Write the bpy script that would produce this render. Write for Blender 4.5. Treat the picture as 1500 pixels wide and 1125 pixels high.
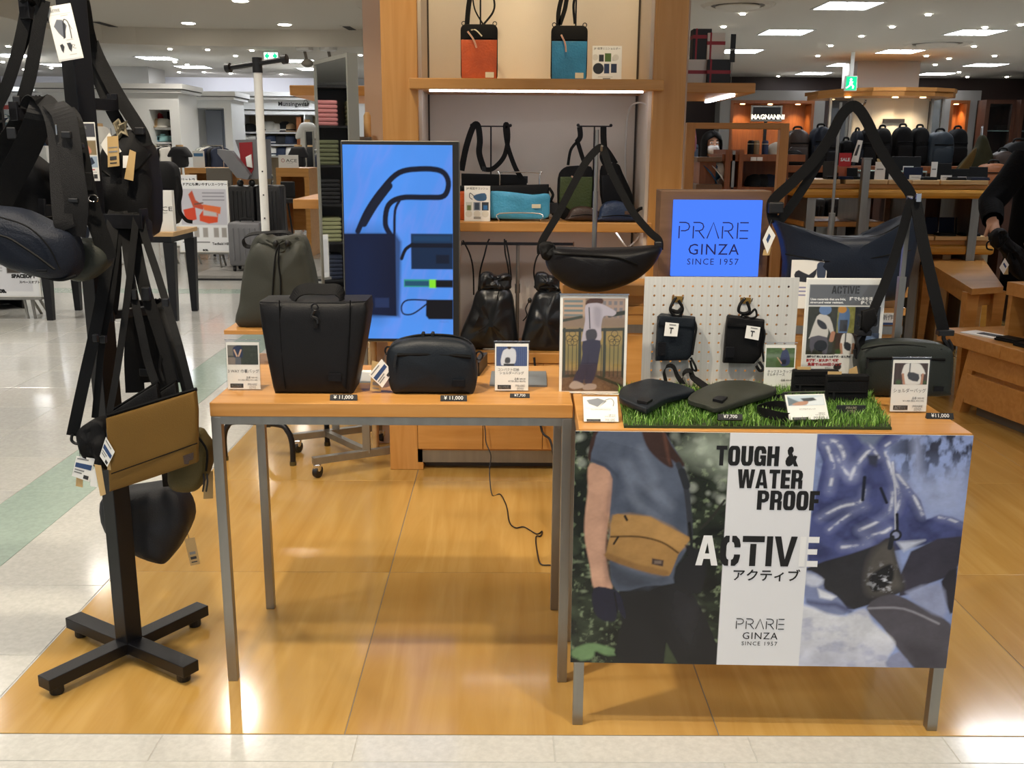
import bpy,bmesh,math,random
import numpy as np
from mathutils import Vector as V,Matrix,noise as mnoise
random.seed(7)
S=bpy.context.scene
COL=S.collection
for o in list(bpy.data.objects):bpy.data.objects.remove(o)
# ---------------------------------------------------------------- camera
F_PX,PITCH,ROLL,YAW,CAMZ=1442.3,math.radians(13.30),math.radians(.386),math.radians(-.37),1.3724
_r0=V((math.cos(YAW),math.sin(YAW),0));_fh=V((-math.sin(YAW),math.cos(YAW),0));_z=V((0,0,1))
FW=_fh*math.cos(PITCH)-_z*math.sin(PITCH);_u0=_fh*math.sin(PITCH)+_z*math.cos(PITCH)
RT=_r0*math.cos(ROLL)+_u0*math.sin(ROLL);UP=_u0*math.cos(ROLL)-_r0*math.sin(ROLL)
cam=bpy.data.cameras.new('camera');cam.sensor_width=36;cam.lens=36*F_PX/1500;cam.clip_start=.05;cam.clip_end=100
camo=bpy.data.objects.new('camera',cam);COL.objects.link(camo)
m=Matrix((RT,UP,-FW)).transposed().to_4x4();m.translation=V((0,0,CAMZ));camo.matrix_world=m
S.camera=camo
# ---------------------------------------------------------------- world, exposure, main lights
w=bpy.data.worlds.new('world');S.world=w;w.use_nodes=True
w.node_tree.nodes['Background'].inputs[0].default_value=(.86,.93,1,1)
w.node_tree.nodes['Background'].inputs[1].default_value=.38
S.view_settings.view_transform='Standard';S.view_settings.look='None'
S.view_settings.exposure=.0;S.view_settings.gamma=1;S.view_settings.use_curve_mapping=False
def lamp(name,typ,loc,power,color=(1,1,1),size=.1,target=None,spot=None,blend=.5,size_y=None):
 l=bpy.data.lights.new(name,typ);l.energy=power;l.color=color
 if typ=='AREA':
  l.size=size
  if size_y:l.shape='RECTANGLE';l.size_y=size_y
 else:l.shadow_soft_size=size
 if spot:l.spot_size=math.radians(spot);l.spot_blend=blend
 o=bpy.data.objects.new(name,l);COL.objects.link(o);o.location=loc
 if target is not None:
  o.rotation_euler=(V(target)-V(loc)).to_track_quat('-Z','Y').to_euler()
 return o
WARM=(1,.86,.66);SOFT=(1,.93,.84)
lamp('ceiling_spot_offscreen','SPOT',(-.75,1.7,2.96),205,WARM,.05,(-.3,2.7,.5),76,.7)
lamp('ceiling_spot_offscreen','SPOT',(.75,1.3,2.96),140,WARM,.05,(.8,2.5,.5),76,.7)
lamp('ceiling_spot_offscreen','SPOT',(-1.5,1.0,2.96),42,SOFT,.06,(-1.05,2.6,.9),66,.7)
lamp('ceiling_spot_offscreen','SPOT',(-.22,3.6,2.97),60,(1,.76,.42),.03,(-.22,4.5,1.9),40,.8)
lamp('ceiling_spot_offscreen','SPOT',(.30,3.6,2.97),60,(1,.76,.42),.03,(.30,4.5,1.9),40,.8)
lamp('ceiling_spot_offscreen','SPOT',(-.9,3.4,2.97),95,WARM,.06,(-.6,4.0,0),74,.7)
lamp('ceiling_spot_offscreen','SPOT',(1.9,3.2,2.97),90,WARM,.06,(1.8,3.9,0),80,.7)
# ---------------------------------------------------------------- pixel <-> place helpers (photo is 1500 x 1125)
CAM=V((0,0,CAMZ))
def ray(u,v):return FW+RT*((u-750)/F_PX)-UP*((v-562.5)/F_PX)
def at(u,v,Y):d=ray(u,v);return CAM+d*(Y/d.y)
def gr(u,v,z=0):d=ray(u,v);return CAM+d*((z-CAMZ)/d.z)
TZ,TZ2=.763,.757
# ---------------------------------------------------------------- materials
MATS={}
def lin(h):
 if not isinstance(h,str):return tuple(h)
 h=h.lstrip('#');h=h if len(h)==6 else ''.join(x*2 for x in h);c=[int(h[i:i+2],16)/255 for i in(0,2,4)]
 return tuple(x/12.92 if x<=.04045 else((x+.055)/1.055)**2.4 for x in c)
def mat(name,col,rough=.6,metal=0,var=0,vscale=8,bump=0,bscale=60,emit=0,stretch=None,col2=None,spec=.5,sheen=0,coat=0,alpha=None):
 if name in MATS:return MATS[name]
 m=bpy.data.materials.new(name);m.use_nodes=True;nt=m.node_tree;N=nt.nodes;L=nt.links
 b=N['Principled BSDF'];c=lin(col)
 b.inputs['Base Color'].default_value=(*c,1);b.inputs['Roughness'].default_value=rough
 b.inputs['Metallic'].default_value=metal;b.inputs['Specular IOR Level'].default_value=spec
 if sheen:b.inputs['Sheen Weight'].default_value=sheen
 if coat:b.inputs['Coat Weight'].default_value=coat;b.inputs['Coat Roughness'].default_value=.12
 if emit:b.inputs['Emission Color'].default_value=(*c,1);b.inputs['Emission Strength'].default_value=emit
 if var or bump:
  tc=N.new('ShaderNodeTexCoord');mp=N.new('ShaderNodeMapping');L.new(tc.outputs['Object'],mp.inputs[0])
  if stretch:mp.inputs['Scale'].default_value=stretch
 if var:
  n=N.new('ShaderNodeTexNoise');n.inputs['Scale'].default_value=vscale;n.inputs['Detail'].default_value=5
  L.new(mp.outputs[0],n.inputs['Vector'])
  r=N.new('ShaderNodeValToRGB');L.new(n.outputs['Fac'],r.inputs[0])
  c2=lin(col2)if col2 else tuple(x*(1-var)for x in c)
  r.color_ramp.elements[0].position=.33;r.color_ramp.elements[1].position=.68
  r.color_ramp.elements[0].color=(*c2,1);r.color_ramp.elements[1].color=(*[min(1,x*(1+var*.35))for x in c],1)
  L.new(r.outputs[0],b.inputs['Base Color'])
 if bump:
  n2=N.new('ShaderNodeTexNoise');n2.inputs['Scale'].default_value=bscale;n2.inputs['Detail'].default_value=3
  L.new(mp.outputs[0],n2.inputs['Vector'])
  bp=N.new('ShaderNodeBump');bp.inputs['Strength'].default_value=bump;bp.inputs['Distance'].default_value=.01
  L.new(n2.outputs['Fac'],bp.inputs['Height']);L.new(bp.outputs[0],b.inputs['Normal'])
 MATS[name]=m;return m
def emis(name,col,s):
 if name in MATS:return MATS[name]
 m=bpy.data.materials.new(name);m.use_nodes=True;nt=m.node_tree;nt.nodes.clear()
 e=nt.nodes.new('ShaderNodeEmission');e.inputs[0].default_value=(*lin(col),1);e.inputs[1].default_value=s
 o=nt.nodes.new('ShaderNodeOutputMaterial');nt.links.new(e.outputs[0],o.inputs[0]);MATS[name]=m;return m
def printmat(name,emit=0,rough=.45):
 if name in MATS:return MATS[name]
 m=bpy.data.materials.new(name);m.use_nodes=True;nt=m.node_tree;b=nt.nodes['Principled BSDF']
 a=nt.nodes.new('ShaderNodeAttribute');a.attribute_name='Col'
 if emit:
  b.inputs['Base Color'].default_value=(.01,.01,.012,1)
  b.inputs['Specular IOR Level'].default_value=.12;nt.links.new(a.outputs['Color'],b.inputs['Emission Color']);b.inputs['Emission Strength'].default_value=emit
 else:nt.links.new(a.outputs['Color'],b.inputs['Base Color'])
 b.inputs['Roughness'].default_value=rough;MATS[name]=m;return m
def clearmat(name,tint=(1,1,1),gloss=.1,rough=.03):
 if name in MATS:return MATS[name]
 m=bpy.data.materials.new(name);m.use_nodes=True;nt=m.node_tree;nt.nodes.clear()
 t=nt.nodes.new('ShaderNodeBsdfTransparent');t.inputs[0].default_value=(*tint,1)
 g=nt.nodes.new('ShaderNodeBsdfGlossy');g.inputs['Roughness'].default_value=rough
 x=nt.nodes.new('ShaderNodeMixShader');x.inputs[0].default_value=gloss
 o=nt.nodes.new('ShaderNodeOutputMaterial')
 nt.links.new(t.outputs[0],x.inputs[1]);nt.links.new(g.outputs[0],x.inputs[2]);nt.links.new(x.outputs[0],o.inputs[0])
 MATS[name]=m;return m
def woodmat(name,c1,c2,rough=.4,scale=1.0,along=0,coat=0):
 if name in MATS:return MATS[name]
 m=bpy.data.materials.new(name);m.use_nodes=True;nt=m.node_tree;N=nt.nodes;L=nt.links;b=N['Principled BSDF']
 tc=N.new('ShaderNodeTexCoord');mp=N.new('ShaderNodeMapping');L.new(tc.outputs['Object'],mp.inputs[0])
 s=[14*scale]*3;s[along]=1.1*scale;mp.inputs['Scale'].default_value=s
 n=N.new('ShaderNodeTexNoise');n.inputs['Scale'].default_value=1.6;n.inputs['Detail'].default_value=6;n.inputs['Distortion'].default_value=1.2
 L.new(mp.outputs[0],n.inputs['Vector'])
 r=N.new('ShaderNodeValToRGB');r.color_ramp.elements[0].position=.3;r.color_ramp.elements[1].position=.7
 r.color_ramp.elements[0].color=(*lin(c2),1);r.color_ramp.elements[1].color=(*lin(c1),1)
 L.new(n.outputs['Fac'],r.inputs[0]);L.new(r.outputs[0],b.inputs['Base Color']);b.inputs['Roughness'].default_value=rough
 if coat:b.inputs['Coat Weight'].default_value=coat;b.inputs['Coat Roughness'].default_value=.08
 MATS[name]=m;return m
woodmat('oak','#c79252','#b57e3c',.38,1,0);woodmat('oak_v','#c79252','#b57e3c',.4,1,2);
woodmat('walnut','#7a5a40','#63472f',.5,1,0);woodmat('walnut_dark','#4a2a18','#361c10',.45,1,2)
woodmat('oak_yellow','#d39a3a','#c0872a',.45,1,0);woodmat('oak_pale','#d8b684','#c8a570',.45,1,0);woodmat('cherry','#9a5a2c','#7e4620',.45,1,2)
woodmat('floor_wood','#bf9a58','#ab8340',.14,.55,1,.35);woodmat('floor_wood_b','#bb9553','#a87f3d',.15,.5,1,.35)
mat('white','#e9e9e6',.5);mat('card','#f0efea',.55);mat('paper_tan','#c8a873',.8,var=.1);mat('black','#0b0b0c',.5);mat('rubber','#101012',.45)
mat('black_metal','#16161a',.38,.3,bump=.08,bscale=500);mat('steel','#9c9a94',.38,.9,var=.12,vscale=30,stretch=(1,1,.1));mat('chrome','#d6d6d6',.18,1)
mat('nylon','#0c0c0e',.62,spec=.22,bump=.25,bscale=600);mat('nylon2','#101012',.7,spec=.22,bump=.3,bscale=400);mat('webbing','#09090a',.6,spec=.22,bump=.3,bscale=900);mat('web_light','#0c0c0e',.6,spec=.22,bump=.4,bscale=700)
mat('pu_black','#131316',.42,spec=.22,bump=.12,bscale=260);mat('pu_tote','#151517',.5,spec=.22,bump=.15,bscale=400);mat('pu_slate','#1b2026',.42,spec=.22,bump=.12,bscale=260);mat('pu_navy','#1c2330',.45,spec=.22,bump=.15,bscale=300)
mat('pu_olive','#3c3d37',.48,spec=.22,bump=.15,bscale=300);mat('pu_grey','#33352f',.5,spec=.22,bump=.12,bscale=300);mat('pu_dgreen','#2b2f2c',.46,spec=.22,bump=.12,bscale=300)
mat('mustard','#6f5222',.6,spec=.22,bump=.2,bscale=400);mat('olive_nylon','#4f4526',.6,spec=.22,bump=.25,bscale=300);mat('navy_nylon','#191e29',.55,spec=.22,bump=.25,bscale=300)
mat('leather_orange','#c4551f',.38,var=.2,vscale=18,bump=.3,bscale=120);mat('leather_blue','#3586b0',.36,var=.2,vscale=16,bump=.3,bscale=120);mat('leather_sky','#4aa4cc',.36,var=.15,vscale=14,bump=.3,bscale=120)
mat('leather_green','#3c4a1c',.45,var=.2,vscale=16,bump=.3,bscale=120);mat('leather_brown','#3a2a22',.4,bump=.3,bscale=160);mat('leather_navy','#1f3352',.4,bump=.3,bscale=160)
mat('cream','#e2d8b8',.6);mat('red','#c02a2e',.6);mat('zip','#060607',.6,spec=.15);mat('grey_plate','#6f7478',.45);mat('brass','#b08a4a',.35,.9)
clearmat('acrylic',(.985,.99,.99),.03);clearmat('glass',(.86,.92,.9),.10);clearmat('glass_cab',(.72,.74,.74),.14)
printmat('print');printmat('print_gloss',0,.22);printmat('print_screen',1.12,.25);mat('pu_gloss','#16191d',.3,spec=.5,bump=.06,bscale=200)
# ---------------------------------------------------------------- mesh helpers
class MB:
 def __init__(s):s.v=[];s.f=[]
 def add(s,vs,fs):
  o=len(s.v);s.v+=[V(p)for p in vs];s.f+=[tuple(i+o for i in f)for f in fs];return s
 def box(s,a,b,bev=0,M=None):
  a,b=V(a),V(b);lo=V((min(a[i],b[i])for i in range(3)));hi=V((max(a[i],b[i])for i in range(3)))
  if bev:
   bev=min(bev,min(hi-lo)*.45);vs,fs=[],[]
   bm=bmesh.new();bmesh.ops.create_cube(bm,size=1)
   for v in bm.verts:v.co=V((lo[i]+(v.co[i]+.5)*(hi[i]-lo[i])for i in range(3)))
   bmesh.ops.bevel(bm,geom=bm.edges[:],offset=bev,segments=2,affect='EDGES',profile=.5)
   bm.verts.index_update();vs=[v.co.copy()for v in bm.verts];fs=[[v.index for v in f.verts]for f in bm.faces];bm.free()
  else:
   vs=[V((x,y,z))for x in(lo.x,hi.x)for y in(lo.y,hi.y)for z in(lo.z,hi.z)]
   fs=[(0,1,3,2),(4,6,7,5),(0,4,5,1),(2,3,7,6),(0,2,6,4),(1,5,7,3)]
  if M is not None:vs=[M@v for v in vs]
  return s.add(vs,fs)
 def tube(s,pts,r,n=8,closed=False,caps=True):
  pts=[V(p)for p in pts];k=len(pts);rs=r if isinstance(r,(list,tuple))else[r]*k
  vs,fs=[],[];up=None
  for i,p in enumerate(pts):
   a=pts[i-1]if(i or closed)else p;b=pts[(i+1)%k]if(i<k-1 or closed)else p
   t=(b-a);t=t.normalized()if t.length>1e-9 else V((0,0,1))
   if up is None:up=t.orthogonal().normalized()
   x=(up-t*up.dot(t));x=x.normalized()if x.length>1e-6 else t.orthogonal().normalized();up=x;y=t.cross(x)
   vs+=[p+(x*math.cos(2*math.pi*j/n)+y*math.sin(2*math.pi*j/n))*rs[i]for j in range(n)]
  for i in range(k if closed else k-1):
   q=(i+1)%k
   fs+=[(i*n+j,i*n+(j+1)%n,q*n+(j+1)%n,q*n+j)for j in range(n)]
  if caps and not closed:fs+=[tuple(range(n))[::-1],tuple(range((k-1)*n,k*n))]
  return s.add(vs,fs)
 def strap(s,pts,wd,t=.002,wdir=(1,0,0),closed=False):
  pts=[V(p)for p in pts];k=len(pts);vs,fs=[],[]
  ws=wd if isinstance(wd,(list,tuple))else[wd]*k
  wds=wdir if isinstance(wdir,list)else[wdir]*k
  for i,p in enumerate(pts):
   a=pts[i-1]if(i or closed)else p;b=pts[(i+1)%k]if(i<k-1 or closed)else p
   tn=(b-a).normalized();x=V(wds[i]);x=x-tn*x.dot(tn)
   x=x.normalized()if x.length>1e-4 else tn.orthogonal().normalized();n=tn.cross(x)
   x=x*ws[i]/2;n=n*t/2
   vs+=[p-x-n,p+x-n,p+x+n,p-x+n]
  for i in range(k if closed else k-1):
   q=(i+1)%k;fs+=[(i*4+j,i*4+(j+1)%4,q*4+(j+1)%4,q*4+j)for j in range(4)]
  if not closed:fs+=[(3,2,1,0),tuple((k-1)*4+j for j in range(4))]
  return s.add(vs,fs)
 def prism(s,poly,a,b,M=None):
  """polygon in (x,z), extruded along y from a to b"""
  k=len(poly);vs=[V((p[0],a,p[1]))for p in poly]+[V((p[0],b,p[1]))for p in poly]
  if M is not None:vs=[M@v for v in vs]
  return s.add(vs,[tuple(range(k)),tuple(range(k,2*k))[::-1]]+[(i,i+k,(i+1)%k+k,(i+1)%k)for i in range(k)])
 def slab(s,poly,z0,z1):
  k=len(poly);vs=[V((p[0],p[1],z0))for p in poly]+[V((p[0],p[1],z1))for p in poly]
  return s.add(vs,[tuple(range(k))[::-1],tuple(range(k,2*k))]+[(i,(i+1)%k,(i+1)%k+k,i+k)for i in range(k)])
 def lathe(s,prof,n=20,M=None):
  vs,fs=[],[]
  for r,z in prof:vs+=[V((r*math.cos(2*math.pi*j/n),r*math.sin(2*math.pi*j/n),z))for j in range(n)]
  for i in range(len(prof)-1):fs+=[(i*n+j,i*n+(j+1)%n,(i+1)*n+(j+1)%n,(i+1)*n+j)for j in range(n)]
  fs+=[tuple(range(n))[::-1],tuple(range((len(prof)-1)*n,len(prof)*n))]
  if M is not None:vs=[M@v for v in vs]
  return s.add(vs,fs)
 def inflate(s,outl,D,edge=.3,n=4,m=2,rings=7,M=None,wr=0,ws=9,flat_back=False,y0=0,seed=0):
  """closed outline in (x,z), swollen along y: a soft body with real thickness"""
  k=len(outl);cx=sum(p[0]for p in outl)/k;cz=sum(p[1]for p in outl)/k
  ss=[1,.985,.95,.88,.76,.58,.34,.12][:rings+1];vs,fs=[],[]
  def ring(sc,sign):
   d=D/2*(edge+(1-edge)*max(0,1-sc**n)**(1/m))*sign
   if flat_back and sign>0:d=D/2*min(1,edge+.3)
   for p in outl:
    q=V((cx+(p[0]-cx)*sc,y0+d,cz+(p[1]-cz)*sc))
    if wr and not(flat_back and sign>0):
     q.y+=sign*wr*(mnoise.noise(V((q.x*ws+seed,q.z*ws*.8,seed+2*sign)))+.5*mnoise.noise(V((q.x*ws*2.7,q.z*ws*2.2,seed))))*(1.1-sc**6)
    vs.append(q)
  for sc in reversed(ss):ring(sc,-1)
  for sc in ss:ring(sc,1)
  R=2*len(ss)
  for i in range(R-1):fs+=[(i*k+j,i*k+(j+1)%k,(i+1)*k+(j+1)%k,(i+1)*k+j)for j in range(k)]
  fs+=[tuple(range(k))[::-1],tuple(range((R-1)*k,R*k))]
  if M is not None:vs=[M@v for v in vs]
  return s.add(vs,fs)
 def ball(s,c,r,n=12,sq=(1,1,1)):
  prof=[(math.sin(math.pi*i/n),-math.cos(math.pi*i/n))for i in range(1,n)]
  prof=[(1e-4,-1)]+prof+[(1e-4,1)]
  return s.lathe([(a*r,b*r)for a,b in prof],n+4,Matrix.Translation(V(c))@Matrix.Diagonal((*sq,1)))
def crom(pts,n=6,closed=False):
 pts=[V(p)if len(p)==3 else V((p[0],p[1],0))for p in pts];k=len(pts);out=[]
 for i in range(k if closed else k-1):
  p0=pts[(i-1)%k]if(closed or i)else pts[0];p1=pts[i];p2=pts[(i+1)%k];p3=pts[(i+2)%k]if(closed or i<k-2)else pts[-1]
  for j in range(n):
   t=j/n;out.append(.5*((2*p1)+(p2-p0)*t+(2*p0-5*p1+4*p2-p3)*t*t+(3*p1-p0-3*p2+p3)*t**3))
 if not closed:out.append(pts[-1])
 return out
def crom2(pts,n=5):return[(p.x,p.y)for p in crom(pts,n,True)]
def rrect(w,h,r,n=4,cx=0,cz=0):
 out=[]
 for sx,sz,a0 in((1,1,0),(-1,1,90),(-1,-1,180),(1,-1,270)):
  for i in range(n+1):
   a=math.radians(a0+90*i/n);out.append((cx+sx*(w/2-r)+r*math.cos(a),cz+sz*(h/2-r)+r*math.sin(a)))
 return out
WM={}
def wmat(o):return WM.get(o.name,Matrix.Identity(4))
def link(name,data,parent=None):
 o=bpy.data.objects.new(name,data);COL.objects.link(o)
 if parent is not None:o.parent=parent;WM[o.name]=wmat(parent)
 return o
def obj(name,mb,material,parent=None,smooth=False,local=False,angle=None):
 """link a mesh; coordinates are world unless local=True"""
 me=bpy.data.meshes.new(name)
 vs=mb.v
 org=None
 if parent is None and not local:
  lo=V((min(v[i]for v in vs)for i in range(3)));hi=V((max(v[i]for v in vs)for i in range(3)))
  org=V(((lo.x+hi.x)/2,(lo.y+hi.y)/2,lo.z));vs=[v-org for v in vs]
 elif parent is not None and not local:
  iv=wmat(parent).inverted();vs=[iv@v for v in vs]
 me.from_pydata([tuple(v)for v in vs],[],mb.f)
 bm=bmesh.new();bm.from_mesh(me);bmesh.ops.recalc_face_normals(bm,faces=bm.faces);bm.to_mesh(me);bm.free()
 if smooth:
  me.polygons.foreach_set('use_smooth',[True]*len(me.polygons))
  me.set_sharp_from_angle(angle=math.radians(angle or 42))
 me.materials.append(MATS[material]if isinstance(material,str)else material);me.update()
 o=link(name,me,parent)
 if org is not None:o.location=org;WM[o.name]=Matrix.Translation(org)
 return o
def tag(o,label,cat,group=None,kind=None):
 if label:o['label']=label
 if cat:o['category']=cat
 if group:o['group']=group
 if kind:o['kind']=kind
 return o
def thing(name,label,cat,loc=(0,0,0),rz=0,group=None,M=None):
 o=bpy.data.objects.new(name,None);COL.objects.link(o);o.empty_display_size=.05
 o.location=loc;o.rotation_euler=(0,0,rz)
 WM[o.name]=Matrix.Translation(V(loc))@Matrix.Rotation(rz,4,'Z')
 if M is not None:
  l,r,s=M.decompose();o.location=l;o.rotation_euler=r.to_euler();WM[o.name]=M.copy()
 return tag(o,label,cat,group)
def struct(o):o['kind']='structure';return o
def dup(root,loc=None,rz=None,label=None,group=None):
 def cp(o,par):
  c=o.copy();COL.objects.link(c)
  if par:c.parent=par
  for ch in[x for x in COL.objects if x.parent==o]:cp(ch,c)
  return c
 r=cp(root,None)
 if loc is not None:r.location=loc
 if rz is not None:r.rotation_euler=(0,0,rz)
 if label:r['label']=label
 if group:r['group']=group
 return r
def pr(u0,v0,u1,v1,Y):
 """x and z range of a pixel rectangle at depth Y"""
 um,vm=(u0+u1)/2,(v0+v1)/2
 return at(u0,vm,Y).x,at(u1,vm,Y).x,at(um,v1,Y).z,at(um,v0,Y).z
def pbox(mb,u0,v0,u1,v1,Y,dep,bev=0):
 x0,x1,z0,z1=pr(u0,v0,u1,v1,Y);return mb.box((x0,Y,z0),(x1,Y+dep,z1),bev)
def ppl(pts,Y):return[(p.x,p.z)for p in(at(u,v,Y)for u,v in pts)]
FACE=Matrix.Rotation(math.pi/2,4,'X')
def text(s,h,pos,material,parent,bold=0,xs=1,align='CENTER',M=None,name='lettering',sp=1,shear=0):
 cu=bpy.data.curves.new('t','FONT');cu.body=s;cu.size=h;cu.align_x=align;cu.align_y='CENTER'
 cu.offset=bold;cu.space_character=sp;cu.resolution_u=2;cu.shear=shear;cu.fill_mode='FRONT'
 t=bpy.data.objects.new('t',cu);COL.objects.link(t);bpy.context.view_layer.update()
 me=bpy.data.meshes.new_from_object(t.evaluated_get(bpy.context.evaluated_depsgraph_get()))
 bpy.data.objects.remove(t);bpy.data.curves.remove(cu)
 MM=Matrix.Translation(V(pos))@(M if M is not None else FACE)@Matrix.Diagonal((xs,1,1,1))
 me.transform(MM);me.materials.clear();me.materials.append(MATS[material]if isinstance(material,str)else material)
 return link(name,me,parent)
# ---- flat print: a fine grid carrying painted point colours
def vnoise(u,v,sc,seed=0):
 r=np.random.RandomState(seed);g=r.rand(66,66);x=(u*sc)%64;y=(v*sc)%64
 i=np.floor(x).astype(int);j=np.floor(y).astype(int);fx=x-i;fy=y-j
 fx=fx*fx*(3-2*fx);fy=fy*fy*(3-2*fy)
 return(g[j,i]*(1-fx)+g[j,i+1]*fx)*(1-fy)+(g[j+1,i]*(1-fx)+g[j+1,i+1]*fx)*fy
def fbm(u,v,sc,seed=0,o=4):return sum(vnoise(u,v,sc*2**k,seed+k)*.5**k for k in range(o))/(2-.5**(o-1))
class Canvas:
 def __init__(s,nx,ny,base='#ffffff',asp=1):
  s.nx,s.ny,s.asp=nx,ny,asp;s.u,s.v=np.meshgrid(np.linspace(0,1,nx),np.linspace(0,1,ny))
  s.c=np.zeros((ny,nx,3));s.c[:]=lin(base)
 def put(s,mask,col,a=1):
  mask=np.clip(mask,0,1)[...,None]*a;s.c=s.c*(1-mask)+(np.array(lin(col))if not isinstance(col,np.ndarray)else col)*mask;return s
 def poly(s,pts,col,soft=0,smooth=0,a=1):
  if smooth:pts=crom2(pts,smooth)
  x,y=s.u,s.v;ins=np.zeros(x.shape,bool);dmin=np.full(x.shape,9.);k=len(pts)
  for i in range(k):
   x1,y1=pts[i];x2,y2=pts[(i+1)%k]
   if y1!=y2:
    cnd=((y1>y)!=(y2>y))&(x<(x2-x1)*(y-y1)/(y2-y1)+x1);ins^=cnd
   dx,dy=(x2-x1)*s.asp,y2-y1;L2=dx*dx+dy*dy+1e-12
   t=np.clip(((x-x1)*s.asp*dx+(y-y1)*dy)/L2,0,1);dmin=np.minimum(dmin,np.hypot((x-x1)*s.asp-t*dx,y-y1-t*dy))
  sd=np.where(ins,dmin,-dmin);w_=soft or .7/s.ny
  return s.put(.5+sd/(2*w_),col,a)
 def rect(s,x0,y0,x1,y1,col,soft=0,a=1):return s.poly([(x0,y0),(x1,y0),(x1,y1),(x0,y1)],col,soft,a=a)
 def line(s,pts,wd,col,soft=0,a=1,smooth=0):
  if smooth:pts=[(p.x,p.y)for p in crom(pts,smooth)]
  d=np.full(s.u.shape,9.)
  for(x1,y1),(x2,y2)in zip(pts,pts[1:]):
   dx,dy=(x2-x1)*s.asp,y2-y1;L2=dx*dx+dy*dy+1e-12
   t=np.clip(((s.u-x1)*s.asp*dx+(s.v-y1)*dy)/L2,0,1);d=np.minimum(d,np.hypot((s.u-x1)*s.asp-t*dx,s.v-y1-t*dy))
  return s.put(.5+(wd/2-d)/(2*(soft or .6/s.ny)),col,a)
 def disc(s,x,y,r,col,soft=0,a=1,ry=None):
  d=np.hypot((s.u-x)*s.asp,(s.v-y)*(r/(ry or r)));return s.put(.5+(r-d)/(2*(soft or .6/s.ny)),col,a)
 def mesh(s,name,w,h,pos,parent,material='print',M=None,bend=0):
  """upright sheet w x h, its bottom centre at pos (parent's local coordinates), facing -y"""
  ny,nx=s.ny,s.nx;P=np.stack([(s.u-.5)*w,bend*np.sin(s.u*math.pi),(1-s.v)*h],-1).reshape(-1,3)
  idx=np.arange(nx*ny).reshape(ny,nx)
  f=np.stack([idx[1:,:-1],idx[1:,1:],idx[:-1,1:],idx[:-1,:-1]],-1).reshape(-1,4)
  me=bpy.data.meshes.new(name);me.from_pydata(P.tolist(),[],f.tolist())
  at_=me.color_attributes.new('Col','FLOAT_COLOR','POINT')
  at_.data.foreach_set('color',np.concatenate([s.c.reshape(-1,3),np.ones((nx*ny,1))],1).ravel())
  me.materials.append(MATS[material]);MM=Matrix.Translation(V(pos))
  if M is not None:MM=MM@M
  me.transform(MM);return link(name,me,parent)
# ================================================================ the shell
mat('tile_white','#c9c8c2',.12,var=.10,vscale=70,coat=.3);mat('tile_white2','#c4c4bf',.13,var=.10,vscale=60,coat=.3)
mat('tile_green','#a3b5aa',.14,var=.10,vscale=60,coat=.3);mat('grout','#6f6a60',.8)
mat('ceiling_paint','#c8c2b6',.9);mat('ceiling_pale','#c8c2b6',.9);mat('fascia','#c8c2b6',.9)
mat('wall_lav','#d4d4d6',.9);mat('wall_white','#e0e1df',.8);mat('wall_brown','#2a1812',.6);mat('wall_side','#b5b2ac',.9)
X0,X1,Y1=-16,17,24
floor=struct(obj('floor',MB().box((X0,-2.5,-.06),(X1,Y1,-.002)),'tile_white2'))
def tilegrid(xs,ys,material,name,gap=.0022,parent=floor,th=.012):
 cache={}
 for i in range(len(xs)-1):
  for j in range(len(ys)-1):
   a,b=xs[i+1]-xs[i],ys[j+1]-ys[j];k=(round(a,3),round(b,3))
   mt=material[(i+j)%len(material)]
   if(k,mt)not in cache:
    me=bpy.data.meshes.new(name);bm=bmesh.new();bmesh.ops.create_cube(bm,size=1)
    for v in bm.verts:v.co=V((v.co.x*(a-gap),v.co.y*(b-gap),v.co.z*th))
    top=[e for e in bm.edges if all(v.co.z>0 for v in e.verts)]
    bmesh.ops.bevel(bm,geom=top,offset=.0012,segments=1,affect='EDGES');bm.to_mesh(me);bm.free()
    me.materials.append(MATS[mt]);cache[(k,mt)]=me
   o=link(name,cache[(k,mt)],parent);p=wmat(parent).inverted()@V(((xs[i]+xs[i+1])/2,(ys[j]+ys[j+1])/2,-th/2));o.location=p
def rng(a,st,n):return[a+st*i for i in range(n+1)]
WX0,WY0=-1.291,2.121
bed=struct(obj('floor_bed',MB().box((WX0,WY0,-.03),(6.2,10.6,-.0012)),'grout'))
tilegrid(rng(WX0,.906,8),rng(WY0,.94,9),['floor_wood','floor_wood_b'],'floor_tile',parent=bed)
tilegrid([-1.70,WX0-.004],rng(.25,.45,20),['tile_white'],'floor_tile')
tilegrid([-2.0,-1.70],rng(.25,.9,9),['tile_green'],'floor_tile')
tilegrid(rng(-6.05,.45,9),rng(.25,.45,18),['tile_white','tile_white2'],'floor_tile')
tilegrid(rng(WX0,.47,14),[2.012,WY0-.003],['tile_white'],'floor_tile')
tilegrid(rng(WX0,.9,7),[1.1,2.012],['tile_white','tile_white2'],'floor_tile')
tilegrid([-3.9,-2.9],[5.2,5.33],['tile_green'],'floor_tile',th=.0136)
tilegrid([-6.05,-2.0],[9.6,9.9],['tile_green'],'floor_tile',th=.014)
CZ=3.0;RZ=3.26
rec=[gr(*p,CZ)for p in((2,24),(75,43),(130,61),(150,63),(200,65),(270,66.5),(340,67.5),(410,68),(470,68.5),(531,68))]
rec=[(p.x,p.y)for p in rec]+[(-1.55,14.2),(-1.75,12.2),(-1.55,10),(-1.2,7),(-1.2,1.0),(-8,1.0),(-8,8)]
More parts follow.
